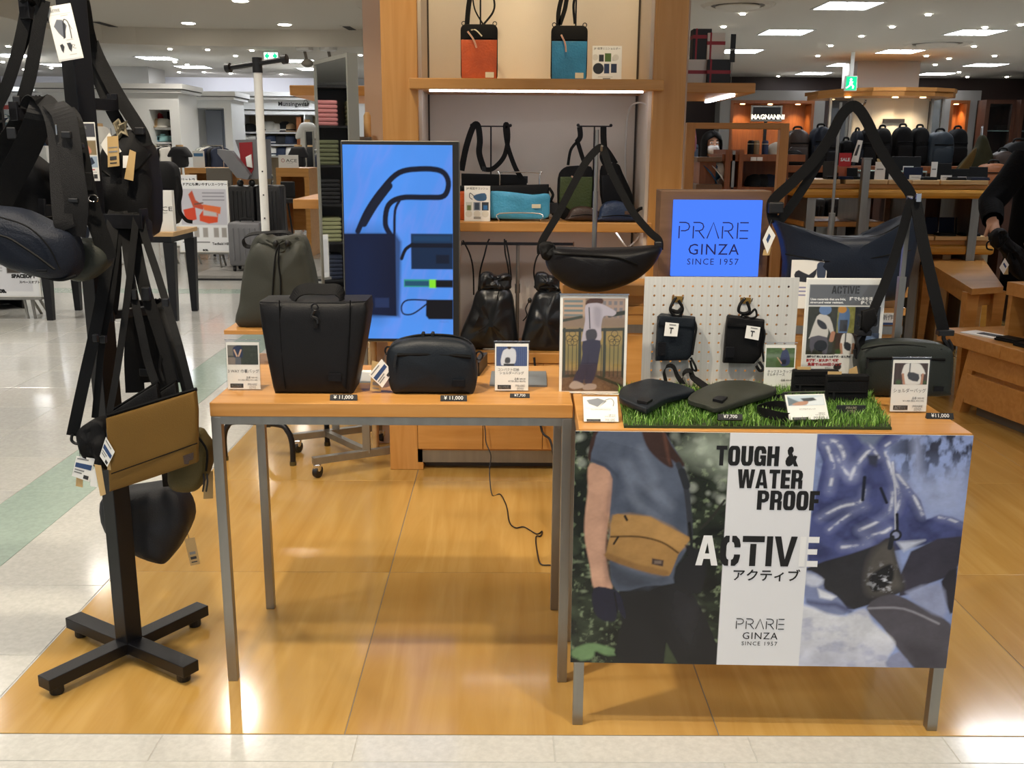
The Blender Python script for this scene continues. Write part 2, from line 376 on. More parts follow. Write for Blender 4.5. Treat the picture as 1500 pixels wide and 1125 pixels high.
def holed(name,outer,hole,z,material):
 bm=bmesh.new();E=[]
 for loop in(outer,hole):
  vs=[bm.verts.new((x,y,z))for x,y in loop];E+=[bm.edges.new((vs[i],vs[(i+1)%len(vs)]))for i in range(len(vs))]
 bmesh.ops.triangle_fill(bm,edges=E,use_beauty=True)
 bmesh.ops.recalc_face_normals(bm,faces=bm.faces)
 me=bpy.data.meshes.new(name);bm.to_mesh(me);bm.free();me.materials.append(MATS[material]);return link(name,me)
ceil=struct(holed('ceiling',[(X0,-2.5),(X1,-2.5),(X1,Y1),(X0,Y1)],rec,CZ,'ceiling_paint'))
k=len(rec)
top=MB().slab(rec,RZ,RZ+.02);obj('recess_top',top,'ceiling_pale',ceil)
fas=MB().add([V((x,y,CZ-.002))for x,y in rec]+[V((x,y,RZ+.01))for x,y in rec],[(i,(i+1)%k,(i+1)%k+k,i+k)for i in range(k)]);obj('recess_fascia',fas,'fascia',ceil)
struct(obj('wall_back',MB().box((X0,Y1,0),(1.5,Y1+.1,3.3)),'wall_lav'))
struct(obj('wall_back_right',MB().box((1.5,22.6,0),(X1,22.7,CZ)),'wall_brown'))
struct(obj('wall_left',MB().box((X0-.1,-2.5,0),(X0,Y1,3.3)),'wall_side'))
struct(obj('wall_right',MB().box((X1,-2.5,0),(X1+.1,Y1,CZ)),'wall_brown'))
# ---- ceiling fixtures
mat('trim_white','#d9d8d4',.6);emis('panel_glow','#f4f8ff',23);emis('down_glow','#fff6e6',40);mat('vent_grey','#6b655c',.7);mat('dark_slot','#1c1a18',.7)
pt=thing('ceiling_panel_light','square recessed panel light with white diffuser in the ceiling','ceiling light',(3.84,11.79,CZ),0,'panel lights in the ceiling grid')
fr=MB()
for a,b in(((-.33,-.33),(.33,-.30)),((-.33,.30),(.33,.33)),((-.33,-.3),(-.30,.3)),((.30,-.3),(.33,.3))):fr.box((*a,-.008),(*b,.0))
obj('light_frame',fr,'trim_white',pt,local=True);obj('diffuser',MB().box((-.3,-.3,-.005),(.3,.3,-.001)),'panel_glow',pt,local=True)
for i in(-1,1):obj('louvre_bar',MB().box((i*.1-.006,-.3,-.012),(i*.1+.006,.3,-.004)),'trim_white',pt,local=True)
def offs(p):
 d=V(p)-CAM;z=d.dot(FW);a=750+F_PX*d.dot(RT)/max(z,.01);b=562.5-F_PX*d.dot(UP)/max(z,.01)
 return z<.05 or a<-20 or a>1520 or b<-8 or b>1140
grid=[(3.84,14.35),(3.84,17),(6.4,14.2),(6.4,16.85),(6.4,19.4),(6.4,21.5),(8.92,19.2),(8.92,21.4)]+[tuple(gr(*q,CZ)[:2])for q in((20,81),(89,95),(230,85),(283,98),(438,89),(460,101))]
grid+=[q for q in((8.92,16.8),(3.84,9.2),(6.4,11.7),(3.84,6.6),(1.3,9.2),(-9.3,12),(-9.3,6),(6.4,4),(1.3,-.9),(-2.2,-.9),(3.84,1.6),(-3.9,-1.5),(9,14),(9,9),(-11,16),(-11.5,9))if offs((*q,CZ))]
for x,y in grid:
 o=dup(pt,(x,y,CZ))
 if offs((x,y,CZ)):o.name='ceiling_panel_light_offscreen'
dl=thing('downlight','small round downlight set in the raised ceiling recess','downlight',(-4.5,13.6,RZ),0,'round downlights in the recess')
obj('trim_ring',MB().lathe([(.10,-.012),(.125,-.010),(.13,0),(.1,0)],20),'trim_white',dl,local=True);obj('lens',MB().lathe([(.09,-.018),(.1,-.014),(.1,-.001)],20),'down_glow',dl,local=True)
dl.location=gr(276,33,RZ)
for u,v in((417,35),(352,0)):dup(dl,gr(u,v,RZ))
for u_,v_ in((276,33),(417,35),(352,0)):p=gr(u_,v_,RZ);lamp('recess_light','SPOT',(p.x,p.y,RZ-.06),100,SOFT,.09,(p.x,p.y,0),140,.6)
for x in(-6.6,-4.4,-2.2):
 for y in(2.2,4.8,7.4,10):dup(dl,(x,y,RZ)).name='downlight_offscreen';lamp('recess_light_offscreen','SPOT',(x,y,RZ-.06),100,SOFT,.09,(x,y,0),140,.6)
for u_,v_ in((262,105),(299,105),(338,107),(412,108),(35,101)):p=gr(u_,v_,CZ);lamp('wall_washer','SPOT',(p.x,p.y,CZ-.05),40,(.86,.88,1),.06,(p.x,p.y+2.2,1.6),120,.7)
sm=thing('downlight','small round downlight in the flat ceiling','downlight',gr(1088,19,CZ),0,'small downlights in the flat ceiling')
obj('trim_ring',MB().lathe([(.034,-.006),(.06,-.005),(.062,0),(.034,0)],14),'trim_white',sm,local=True);obj('lens',MB().lathe([(.03,-.02),(.034,-.014),(.034,-.001)],14),'down_glow',sm,local=True)
for u,v in((1360,20),(1060,38),(1307,38),(1443,39),(1262,52),(1217,66),(1198,81),(1427,67),(1357,81),(1390,85),(1457,81),(1337,95),(1405,105),(1370,94),(1417,112),(1475,112),(1495,35),(1140,111),(249,71),(369,73),(304,72),(345,81),(262,105),(299,105),(338,107),(412,108),(12,67),(58,67),(52,89),(75,99),(35,101),(4,90),(528,80),(256,90),(274,94)):dup(sm,gr(u,v,CZ))
for l in[o for o in COL.objects if o.type=='LIGHT' and o.name.startswith('ceiling_spot')]:
 p=l.location;dup(sm,(p.x,p.y,CZ)).name='downlight_offscreen'
def vent(u,v,r,z=CZ):
 t=thing('air_diffuser','round slotted air diffuser in the ceiling above the shop','air vent',gr(u,v,z),0,'round ceiling air diffusers')
 obj('ring',MB().lathe([(r,0),(r*.9,-.03),(r*.72,-.012),(r*.72,0)],24),'ceiling_pale',t,local=True)
 obj('slot',MB().lathe([(r*.72,-.006),(r*.72,-.001)],24),'vent_grey',t,local=True)
 obj('core',MB().lathe([(r*.58,-.03),(r*.6,-.02),(r*.3,-.001)],24),'ceiling_pale',t,local=True)
vent(1081,7,.42);vent(1373,63,.5)
def slotvent(a,b,z,label):
 p,q=gr(*a,z),gr(*b,z);d=(q-p).normalized();n=V((-d.y,d.x,0))*.06
 t=thing('slot_vent',label,'air vent',p)
 obj('vent_frame',MB().slab([(c.x,c.y)for c in(p-n*1.4-d*.05,q-n*1.4+d*.05,q+n*1.4+d*.05,p+n*1.4-d*.05)],z-.006,z),'ceiling_pale',t)
 obj('vent_slot',MB().slab([(c.x,c.y)for c in(p-n,q-n,q+n,p+n)],z-.012,z-.004),'dark_slot',t)
slotvent((140,31),(200,48),RZ,'long slot air vent in the raised recess beside the bag rack');slotvent((507,38),(531,51),RZ,'slot air vent in the recess near the pinkish column')
mat('exit_box','#dfe3e0',.5);emis('exit_green','#19c07a',2.2);emis('exit_white','#f2fff6',2.0)
def exitsign(u,v,w,h,Y,label,arrows):
 c=at(u,v,Y);t=thing('exit_sign',label,'exit sign',(c.x,c.y,c.z-h/2))
 obj('box',MB().box((-w/2,0,0),(w/2,.06,h),.006),'exit_box',t,local=True);obj('bracket',MB().box((-.03,.02,h),(.03,.04,max(h+.02,CZ-c.z+h/2))),'exit_box',t,local=True)
 obj('face',MB().box((-w/2+.015,-.004,.015),(w/2-.015,.002,h-.015)),'exit_white' if arrows else 'exit_green',t,local=True)
 g=MB()
 if arrows:
  for s in(-1,1):
   P=[(s*.08*w/.4,h/2+.06),(s*.17*w/.4,h/2),(s*.08*w/.4,h/2-.06),(s*.08*w/.4,h/2-.02),(s*.03,h/2-.02),(s*.03,h/2+.02),(s*.08*w/.4,h/2+.02)];g.prism(P,-.008,-.004)
  obj('arrows',g,'exit_green',t,local=True)
 else:
  g.ball((-.01,-.006,h*.74),h*.09,8,(1,.2,1));g.prism([(-.03,h*.62),(.03,h*.62),(.01,h*.4),(-.03,h*.42)],-.008,-.004)
  g.prism([(-.03,h*.42),(0,h*.42),(-.02,h*.3),(-.07,h*.16),(-.09,h*.19),(-.05,h*.32)],-.008,-.004);g.prism([(-.01,h*.44),(.02,h*.42),(.05,h*.3),(.04,h*.14),(.015,h*.15),(.02,h*.28)],-.008,-.004)
  obj('running_figure',g,'exit_white',t,local=True)
exitsign(397,82,.26,.14,17.5,'green two-way arrow exit sign hanging behind the white pole',True)
exitsign(1247,122,.2,.24,17,'green running-figure exit sign above the gold canopy',False)
# ================================================================ the display unit on the column
mat('panel_beige','#d9cfc2',.75,var=.04,vscale=4,bump=.1,bscale=300);mat('column_pink','#cdb9a8',.8);emis('led','#f6f6ff',12);mat('cable_white','#d8d6d0',.5);mat('dark_line','#3a3028',.6)
UY=4.15
col=struct(obj('wall_column',MB().box((-.635,4.56,0),(.80,5.6,CZ)),'column_pink'))
un=thing('display_unit','oak shelving unit with white back panel and plinth cabinet around the column','display unit',(0,UY,0))
obj('post',MB().box((-.508,UY,0),(-.362,UY+.42,2.98),.003),'oak_v',un);obj('post',MB().box((.590,UY,0),(.722,UY+.42,2.98),.003),'oak_v',un)
obj('back_panel',MB().box((-.362,4.50,.0),(.592,4.552,2.98)),'panel_beige',un)
for x in(-.345,.568):obj('panel_joint',MB().box((x-.004,4.492,.6),(x+.004,4.502,2.98)),'dark_line',un)
for x in(-.362,.576):obj('side_lining',MB().box((x,UY+.03,.6),(x+.014,4.5,2.98)),'panel_beige',un)
def led_shelf(x0,x1,z0,z1,y0,name='shelf'):
 s=obj(name,MB().box((x0,y0,z0),(x1,4.5,z1),.004),'oak',un)
 obj('led_strip',MB().box((x0+.08,y0+.035,z0-(.007 if z0>1.3 else .002)),(x1-.08,y0+.05,z0-.0005)),'led',s)
 for x in(x0+.04,x1-.04):obj('bracket',MB().box((x-.004,y0+.2,z0-.02),(x+.004,4.49,z0)),'steel',s)
 return s
led_shelf(-.394,.628,1.612,1.655,4.10);led_shelf(-.36,.605,1.045,1.085,4.14)
base=obj('plinth_cabinet',MB().box((-.386,UY,.09),(.722,4.5,.485)),'oak',un)
obj('counter',MB().box((-.392,UY-.01,.485),(.728,4.5,.53),.003),'oak',un)
for i,(a,b)in enumerate(((-.383,-.10),(-.097,.16),(.163,.44),(.443,.719))):obj('cabinet_door',MB().box((a,UY-.016,.10),(b,UY,.48),.002),'oak',base)
obj('toe_kick',MB().box((-.386,UY+.0,.035),(.722,UY+.05,.09)),'steel',un);obj('plinth_base',MB().box((-.36,UY+.06,0),(.70,4.45,.04)),'vent_grey',un)
cw=obj('light_cable',MB().tube(crom([(.60,4.3,1.60),(.615,4.22,1.575),(.60,4.2,1.545),(.56,4.3,1.575),(.53,4.44,1.55),(.525,4.485,1.40),(.53,4.485,1.25)]),.004,6),'cable_white',un,True)
obj('cable_plug',MB().box((.518,4.47,1.165),(.542,4.495,1.25),.003),'cable_white',cw)
obj('light_cable',MB().tube(crom([(.46,4.2,1.045),(.50,4.2,.99),(.53,4.3,.97),(.57,4.3,1.01),(.59,4.3,1.045)]),.004,6),'cable_white',un,True)
def flank(x0,x1,z0,label,led=True):
 t=thing('side_shelf',label,'shelf',((x0+x1)/2,4.9,z0))
 b=obj('board',MB().box((x0,4.72,z0),(x1,5.5,z0+.045),.004),'oak',t)
 if led:xm=x0+.12 if x0<0 else x1-.1;obj('led_strip',MB().box((xm,4.78,z0-.012),(xm+.02,5.4,z0-.001)),'led',t)
 return t
flank(at(424,132,4.72).x,-.635,at(480,140,4.72).z,'oak shelf board with lit strip on the pinkish column behind the tall mirror');flank(.80,at(1107,128,4.72).x,1.640,'oak shelf board with lit strip carrying the ribboned gift boxes')
sl=flank(at(429,296,4.72).x,-.635,at(450,306,4.72).z,'plain oak shelf board jutting out low behind the tall mirror',False)
flank(.80,1.1,1.075,'oak shelf board behind the blue lit sign box',False)
mat('navy_card','#232a63',.5)
c=at(500,160,4.70);t=thing('hanging_tag','dark blue hanging label under the oak shelf board','label',(c.x,4.70,c.z-.06));obj('tag_card',MB().box((-.022,0,0),(.022,.002,.12)),'navy_card',t,local=True);obj('tag_string',MB().tube([(0,.001,.12),(0,.02,.165)],.001,4),'white',t,local=True)
obj_=tag(obj('wooden_block',MB().box((-.80,4.9,at(480,140,4.72).z+.045),(-.745,5.0,at(480,140,4.72).z+.12),.003,None),'oak'),'small leaning wooden block on the shelf board behind the mirror','block')
mat('box_black','#1a1718',.5);mat('box_white','#ddd5cc',.5);mat('ribbon_red','#9e1f2c',.45)
def gift(u0,v0,u1,v1,Y,dep,m_,z,label,hb=.66,vert=True):
 x0,x1,z0,z1=pr(u0,v0,u1,v1,Y);z0=z if z is not None else z0
 t=thing('gift_box',label,'gift box',((x0+x1)/2,Y+dep/2,z0),0,'ribboned gift boxes on the oak shelf')
 obj('box_body',MB().box((x0,Y,z0),(x1,Y+dep,z1),.002),m_,t)
 zz=z0+(z1-z0)*hb
 obj('ribbon',MB().box((x0-.001,Y-.001,zz-.008),(x1+.001,Y+dep+.001,zz+.008)),'ribbon_red',t)
 if vert:obj('ribbon',MB().box((x0+.012,Y-.0015,z0),(x0+.02,Y+dep+.0015,z1+.001)),'ribbon_red',t)
 return z1
zt=1.685
za=gift(1003,87,1036,123,4.86,.1,'box_white',zt,'white gift box under the black one, beside the oak post',.5,False)
gift(1015,42,1042,87,4.87,.08,'box_black',za,'black gift box with red ribbon stacked on a white box',.74)
zb=gift(1036,87,1070,123,4.84,.1,'box_black',zt,'black gift box with red ribbon at the bottom of the stack',.5)
gift(1036,48,1062,87,4.86,.08,'box_white',zb,'white gift box with red ribbon on top of a black one',.62)
t=thing('gift_sign','narrow dark upright sign on clear stand beside the gift boxes','sign',(at(1072,100,4.83).x,4.83,1.685));obj('sign_plate',MB().box((-.012,0,.10),(.012,.003,.225)),'black',t,local=True);obj('sign_leg',MB().tube([(0,.002,0),(0,.002,.11)],.002,5),'steel',t,local=True);obj('sign_foot',MB().lathe([(.02,0),(.02,.002)],12),'steel',t,local=True)
text('GIFT',.012,(0,-.001,.155),'white',t)
# ---------------- things on the unit's shelves
def zipbag(u0,u1,v0,v1,vs,Y,z,lea,label,pull):
 x0,x1,z0_,z1=pr(u0,v0,u1,v1,Y);z0=z;cx=(x0+x1)/2;wd=x1-x0;h=z1-z0
 t=thing('shoulder_pouch',label,'shoulder bag',(cx,Y,z0))
 obj('body',MB().inflate(rrect(wd,h,.022,4,cx,z0+h/2),.045,.55,6,2,M=Matrix.Translation((0,Y,0))),'nylon2',t,True)
 zs=at(0,vs,Y).z
 obj('front_panel',MB().inflate([(cx-wd*.47,z0+.006),(cx+wd*.47,z0+.006),(cx+wd*.485,zs),(cx-wd*.485,zs)],.012,.5,6,2,M=Matrix.Translation((0,Y-.021,0)),wr=.002,ws=22),lea,t,True)
 obj('label_patch',MB().box((cx+wd*.17,Y-.029,z0+.012),(cx+wd*.40,Y-.024,z0+.034)),'cream',t)
 zp=obj('zip',MB().tube([(cx-wd*.4,Y-.022,zs+.006),(cx+wd*.4,Y-.022,zs+.006)],.003,6),'zip',t)
 p=at(*pull[0],Y-.03);q=at(*pull[1],Y-.035)
 obj('zip_pull',MB().strap(crom([p,(p+q)/2+V((.006,-.003,0)),q],4),.006,.002),'cream',zp);obj('zip_pull_stripe',MB().strap(crom([p+V((0,-.0015,0)),(p+q)/2+V((.006,-.0045,0)),q+V((0,-.0015,0))],4),.002,.002),'red',zp)
 for s in(-1,1):obj('strap_ring',MB().tube([V((cx+s*wd*.42+math.cos(a)*.008,Y,z0+h+.004+math.sin(a)*.008))for a in[2*math.pi*i/10 for i in range(10)]],.0018,6,True),'black_metal',t)
 return t,cx,z0+h
SY=4.27
def hook_stand(u,Y,z0,ztop,label,half=.04,grp='black wire hook stands on the unit'):
 x=at(u,300,Y).x;t=thing('hook_stand',label,'display stand',(x,Y,z0),0,grp)
 obj('stand_pole',MB().tube([(0,0,.004),(0,0,ztop-z0)],.0035,8),'black_metal',t,local=True);obj('stand_base',MB().box((-.05,-.05,0),(.05,.05,.005),.001),'black_metal',t,local=True)
 obj('cross_bar',MB().tube([(-half,0,ztop-z0),(half,0,ztop-z0)],.003,8),'black_metal',t,local=True)
 for s in(-1,1):obj('bar_knob',MB().ball((s*half,0,ztop-z0+.004),.007,8),'black_metal',t,local=True)
 return x
zS1,zS2=1.655,1.085
t,cx,zt_=zipbag(675,729,36,113,54,SY,zS1,'leather_orange','orange and black leather pouch with striped zip pull on the top shelf',((685,46),(698,70)))
obj('zip_pull',MB().strap(crom([at(690,44,SY-.03),at(697,44,SY-.034),at(706,53,SY-.034)],4),.005,.002),'cream',t)
for pts,wd in(([(684,37),(687,5),(694,-25),(705,-40)],.02),([(708,36),(695,12),(693,-20),(705,-40)],.006),([(709,35),(722,18),(724,2),(716,-22),(705,-40)],.008)):
 obj('strap',MB().strap(crom([at(a,b,SY)for a,b in pts],6),wd,.002),'webbing',t)
hook_stand(704,SY+.05,zS1,at(704,-42,SY).z,'black hook stand behind the orange pouch');
t,cx,zt_=zipbag(807,860,38,117,55,SY,zS1,'leather_blue','blue and black leather pouch with striped zip pull on the top shelf',((822,51),(829,76)))
for pts,wd in(([(818,38),(818,20),(822,0),(830,-25),(838,-40)],.018),([(820,36),(827,15),(830,0),(838,-40)],.018),([(842,35),(840,10),(842,-10),(838,-40)],.01)):
 obj('strap',MB().strap(crom([at(a,b,SY)for a,b in pts],6),wd,.002),'webbing',t)
hook_stand(838,SY+.05,zS1,at(838,-42,SY).z,'black hook stand behind the blue pouch')
def picard(u0,v0,u1,v1,Y,z,label,paintf,title=None,lean=.10,tx=None):
 """small info card in a clear sleeve, leaning back"""
 x0,x1,z0,z1=pr(u0,v0,u1,v1,Y);wd=x1-x0;h=(z1-z0)
 M=Matrix.Translation(((x0+x1)/2,Y,z if z is not None else z0))@Matrix.Rotation(-lean,4,'X')
 t=thing('info_card',label,'card',M=M)
 obj('card_sheet',MB().box((-wd/2,0,0),(wd/2,.0015,h)),'card',t,local=True)
 obj('card_back',MB().box((-wd*.2,.0015,0),(wd*.2,.004,h*.8)),'card',t,local=True)
 if paintf:c_=Canvas(int(wd*900)+8,int(h*900)+8,'#efeee8',wd/h);paintf(c_);c_.mesh('printed_picture',wd*.98,h*.98,(0,-.0006,h*.01),t)
 if title:text(title,h*.075,(0,-.001,h*.92),'black',t)
 return t
def cardA(c):
 c.poly(rr2(.3,.34,.17,.2),'#2a2c30');c.poly(rr2(.53,.32,.22,.24),'#4e6a2c');c.rect(.68,.3,.8,.42,'#c8c6c0');c.disc(.2,.64,.16,'#24262a');c.rect(.4,.5,.58,.78,'#26375a');c.rect(.64,.5,.84,.76,'#23304c')
 for x in(.09,.8):c.disc(x,.32,.09,'#d8d4ca',.01)
 c.line([(.2,.88),(.7,.88)],.01,'#a09a8c');c.rect(.36,.91,.62,.95,'#8a867c')
def rr2(x,y,w_,h_):return[(x-w_/2,y-h_/2),(x+w_/2,y-h_/2),(x+w_/2,y+h_/2),(x-w_/2,y+h_/2)]
picard(868,64,911,117,4.24,zS1,'white info card with small bag pictures on the top shelf',cardA,'JIP 極薄ミニショルダー')
def cardB(c):
 c.poly([(.35,.28),(.8,.2),(.85,.4),(.5,.42)],'#3c6288',smooth=3);c.line([(.36,.28),(.22,.2),(.2,.32),(.3,.38)],.02,'#1a1c20',smooth=4)
 c.rect(.05,.46,.3,.7,'#cfd0c4');c.rect(.1,.55,.25,.7,'#6d7a48');c.rect(.35,.46,.63,.7,'#8d95a2');c.rect(.4,.48,.58,.68,'#3a4656');c.rect(.68,.46,.95,.7,'#2c343e');c.rect(.74,.55,.9,.68,'#2f6ea8')
 for x in(.17,.49,.82):c.disc(x,.8,.1,'#dcd6c6',.01)
 c.rect(.36,.88,.64,.95,'#9a968c')
picard(680,270,718,322,4.19,zS2,'white info card leaning beside the sky-blue pouch',cardB,'JIP 縦型サコッシュ')
t=thing('flat_shoulder_bag','flat black shoulder bag hung on a wire stand behind the sky-blue pouch','shoulder bag',(at(735,280,4.36).x,4.36,zS2))
obj('body',MB().inflate(ppl([(676,254),(756,256),(772,262),(770,325),(676,325)],4.36),.03,.6,6,2,M=Matrix.Translation((0,4.36,0))),'nylon',t,True)
for pts,wd in(([(676,250),(683,215),(693,186),(700,184),(703,205),(702,225),(709,248)],.026),([(709,248),(722,247),(738,230),(744,205),(743,184),(740,186),(744,215),(755,246),(765,262)],.02)):
 obj('strap',MB().strap(crom([at(a,b,4.345)for a,b in pts],6),wd,.002),'webbing',t)
obj('buckle',MB().box(at(764,258,4.35),at(773,268,4.37),.002),'rubber',t);obj('buckle',MB().box(at(706,244,4.34),at(712,251,4.35),.002),'rubber',t)
hook_stand(719,4.355,zS2,at(719,185,4.355).z,'black hook stand holding the flat black shoulder bag',.083)
t=thing('clutch_pouch','sky-blue leather pouch with black top in a wire holder','pouch',(at(760,300,4.24).x,4.24,zS2))
o=ppl([(718,272),(804,270),(805,300),(804,321),(719,321)],4.24)
obj('body',MB().inflate(o,.05,.4,5,2,M=Matrix.Translation((0,4.25,0))),'nylon2',t,True)
obj('front_panel',MB().inflate(crom2(ppl([(718,284),(724,280),(745,281),(780,285),(804,284),(805,300),(803,318),(780,321),(730,320),(718,316)],4.22),3),.03,.35,4,2,M=Matrix.Translation((0,4.222,0)),wr=.004,ws=14),'leather_sky',t,True)
obj('label_patch',MB().box(at(779,299,4.2),at(792,305,4.198)),'cream',t)
obj('strap_loop',MB().strap(crom([at(a,b,4.24)for a,b in((804,275),(810,285),(807,295),(813,300),(815,310),(808,314))],5),.012,.003),'webbing',t);obj('side_clip',MB().box(at(806,297,4.23),at(817,313,4.25),.003),'rubber',t)
t=thing('wire_holder','silver bent wire holder carrying the sky-blue pouch','display stand',(at(760,300,4.21).x,4.21,zS2))
z0=zS2+.004;xa,xb=at(732,300,4.3).x,at(790,300,4.3).x
obj('back_loop',MB().tube(crom([(xa,4.29,z0),(xa,4.31,z0+.18),(xa+.003,4.315,z0+.195),(xb-.003,4.315,z0+.195),(xb,4.31,z0+.18),(xb,4.29,z0)],4),.003,6),'chrome',t,True)
obj('front_loop',MB().tube(crom([(xa,4.29,z0),(xa,4.18,z0),(xa,4.175,z0+.03),(xb,4.175,z0+.03),(xb,4.18,z0),(xb,4.29,z0)],4),.003,6),'chrome',t,True)
t=thing('orange_pouch','orange leather pouch mostly hidden behind the leaning info card','pouch',(at(690,300,4.26).x,4.26,zS2));obj('body',MB().inflate(ppl([(668,277),(714,277),(714,322),(668,322)],4.27),.04,.5,5,2,M=Matrix.Translation((0,4.27,0))),'leather_orange',t,True);obj('top_band',MB().inflate(ppl([(668,272),(714,272),(714,280),(668,280)],4.27),.042,.5,5,2,M=Matrix.Translation((0,4.27,0))),'nylon2',t,True)
def strapped(name,label,outl,pan,lea,Y,straps,z=zS2,pull=None):
 P=ppl(outl,Y);t=thing(name,label,'shoulder bag',(sum(p[0]for p in P)/len(P),Y,z))
 obj('body',MB().inflate(crom2(P,3),.04,.5,5,2,M=Matrix.Translation((0,Y,0))),'nylon2',t,True)
 if pan:obj('front_panel',MB().inflate(ppl(pan,Y-.02),.014,.4,5,2,M=Matrix.Translation((0,Y-.02,0)),wr=.002,ws=20),lea,t,True)
 for pts,wd in straps:obj('strap',MB().strap(crom([at(a,b,Y-.01)for a,b in pts],5),wd,.003),'webbing',t)
 if pull:
  p=[at(a,b,Y-.034)for a,b in pull];zp=obj('zip_pull',MB().strap(crom(p,4),.006,.002),'cream',t);obj('zip_pull_stripe',MB().strap(crom([q+V((0,-.0016,0))for q in p],4),.002,.001),'red',zp)
 return t
strapped('shoulder_pouch','dark green and black leather pouch hanging on a hook stand',[(817,262),(826,246),(840,243),(858,243),(868,250),(869,300),(866,320),(830,322),(818,312)],[(821,259),(868,259),(866,306),(838,310),(819,296)],'leather_green',4.3,[([(849,186),(850,200),(845,208)],.022),([(845,205),(848,214),(853,230),(857,240)],.018),([(845,208),(836,220),(832,242)],.012)],pull=((837,258),(843,264),(842,275)))
strapped('shoulder_pouch','plain black leather pouch hanging beside the dark green one',[(879,250),(888,240),(905,240),(912,254),(926,285),(925,300),(905,300),(882,300)],[(881,257),(908,256),(918,285),(915,298),(882,298)],'pu_black',4.32,[([(884,186),(884,200),(885,215)],.026),([(884,214),(892,224),(902,240)],.022),([(884,214),(881,230),(886,242)],.016)],pull=((891,254),(899,262),(904,277)))
hook_stand(868,4.34,zS2,at(868,185,4.34).z,'black hook stand between the green and the black pouch',.07)
def oval(name,label,pts,Y,h,m_,mark):
 P=[gr(u,v,zS2+h*.5)for u,v in pts];c=sum(P,V())/len(P);t=thing(name,label,'case',(c.x,c.y,zS2))
 R=Matrix.Translation((0,0,zS2+h/2))@Matrix.Rotation(-math.pi/2,4,'X');outl=[(p.x,-p.y)for p in crom([(p.x,p.y,0)for p in P],3,True)]
 obj('body',MB().inflate(outl,h,.45,4,2,M=R),m_,t,True)
 obj('zip',MB().tube([V((c.x+(p[0]-c.x)*1.005,-p[1]*1.0,zS2+h*.5))for p in outl],.002,5,True),'zip',t)
 if mark:q=gr(*mark,zS2+h+.001);obj('metal_badge',MB().box((q.x-.012,q.y-.004,zS2+h-.001),(q.x+.012,q.y+.004,zS2+h+.002)),'chrome',t)
def flatcase(name,label,u0,u1,v0,v1,Y,m_,dep=.09):
 x0,x1,z0,z1=pr(u0,v0,u1,v1,Y);t=thing(name,label,'case',((x0+x1)/2,Y,zS2))
 out=crom2([(x0,zS2+.004),(x0,zS2+.02),(x0+.02,zS2+(z1-z0)*.9),((x0+x1)/2,z1),(x1-.03,zS2+(z1-z0)*.8),(x1,zS2+.02),(x1,zS2+.004)],3)
 obj('body',MB().inflate(out,dep,.5,4,2,M=Matrix.Translation((0,Y+dep/2,0))),m_,t,True)
 obj('zip',MB().tube(crom([(x0+.01,Y+.004,zS2+.022),((x0+x1)/2,Y-.003,zS2+.03),(x1-.01,Y+.004,zS2+.022)],4),.002,5),'zip',t);return t
t=flatcase('round_case','dark brown leather oval case lying on the shelf',833,885,303,324,4.2,'leather_brown');p=at(870,306,4.19);obj('metal_badge',MB().ball((p.x,4.21,p.z),.007,8,(1,.5,.6)),'chrome',t)
t=flatcase('round_case','navy leather oval case with silver bar lying on the shelf',878,933,295,324,4.17,'leather_navy');obj('metal_badge',MB().box(at(915,309,4.164),at(926,314,4.176)),'chrome',t)
obj('strap',MB().tube(crom([at(930,312,4.25),at(940,305,4.24),at(950,312,4.23),at(945,320,4.22)],4),.008,6),'webbing',t,True)
# ---------------- stand with cross bar and two drawstring bags on the counter, sling bag on its own pole
CZT=.53
t=thing('bar_stand','steel pole stand with long black cross bar on the counter','display stand',(at(758,430,4.28).x,4.28,CZT));zb=at(758,357,4.28).z
xl,xr=at(676,357,4.28).x,at(840,357,4.28).x;xp=at(758,430,4.28).x
obj('stand_pole',MB().tube([(xp,4.28,CZT),(xp,4.28,zb)],.008,10),'steel',t);obj('cross_bar',MB().box((xl,4.272,zb-.006),(xr,4.288,zb+.006)),'black_metal',t)
for x in(xl,xr):obj('end_cap',MB().box((x-.002,4.27,zb-.009),(x+.002,4.29,zb+.010)),'chrome',t)
obj('stand_base',MB().box((xp-.15,4.20,CZT),(xp+.2,4.36,CZT+.008),.002),'steel',t);obj('collar',MB().tube([(xp,4.28,CZT+.24),(xp,4.28,CZT+.28)],.012,10),'steel',t)
def drawbag(label,outl,Y,neck,folds,loops,cords,m_='pu_gloss',D=.13):
 P=ppl(outl,Y);t=thing('drawstring_bag',label,'drawstring bag',(sum(p[0]for p in P)/len(P),Y,min(p[1]for p in P)))
 obj('body',MB().inflate(crom2(P,4),D,.25,3,2,M=Matrix.Translation((0,Y,0)),wr=.02,ws=20,seed=len(label)),m_,t,True)
 obj('gathered_neck',MB().inflate(crom2(ppl(neck,Y),3),D*.62,.4,3,2,M=Matrix.Translation((0,Y,0)),wr=.02,ws=40,seed=3),m_,t,True)
 nk=[at(u,v,Y)for u,v in folds];cxx=sum(p.x for p in nk)/len(nk);r=abs(nk[0].x-nk[-1].x)/2
 obj('drawcord',MB().tube([V((cxx+math.cos(a)*r*1.05,Y+math.sin(a)*D*.33,nk[0].z+.004*math.sin(3*a)))for a in[2*math.pi*i/24 for i in range(24)]],.0035,6,True),'webbing',t,True)
 for pts in loops:obj('strap',MB().tube(crom([at(a,b,Y-.01)for a,b in pts],6),.0035,6),'webbing',t,True)
 for pts in cords:c_=obj('cord_end',MB().tube(crom([at(a,b,Y-D*.55)for a,b in pts],5),.0025,6),'webbing',t,True);q=at(*pts[0],Y-D*.56);obj('cord_lock',MB().ball(q,.009,8,(1,1,1.3)),'rubber',c_)
 return t
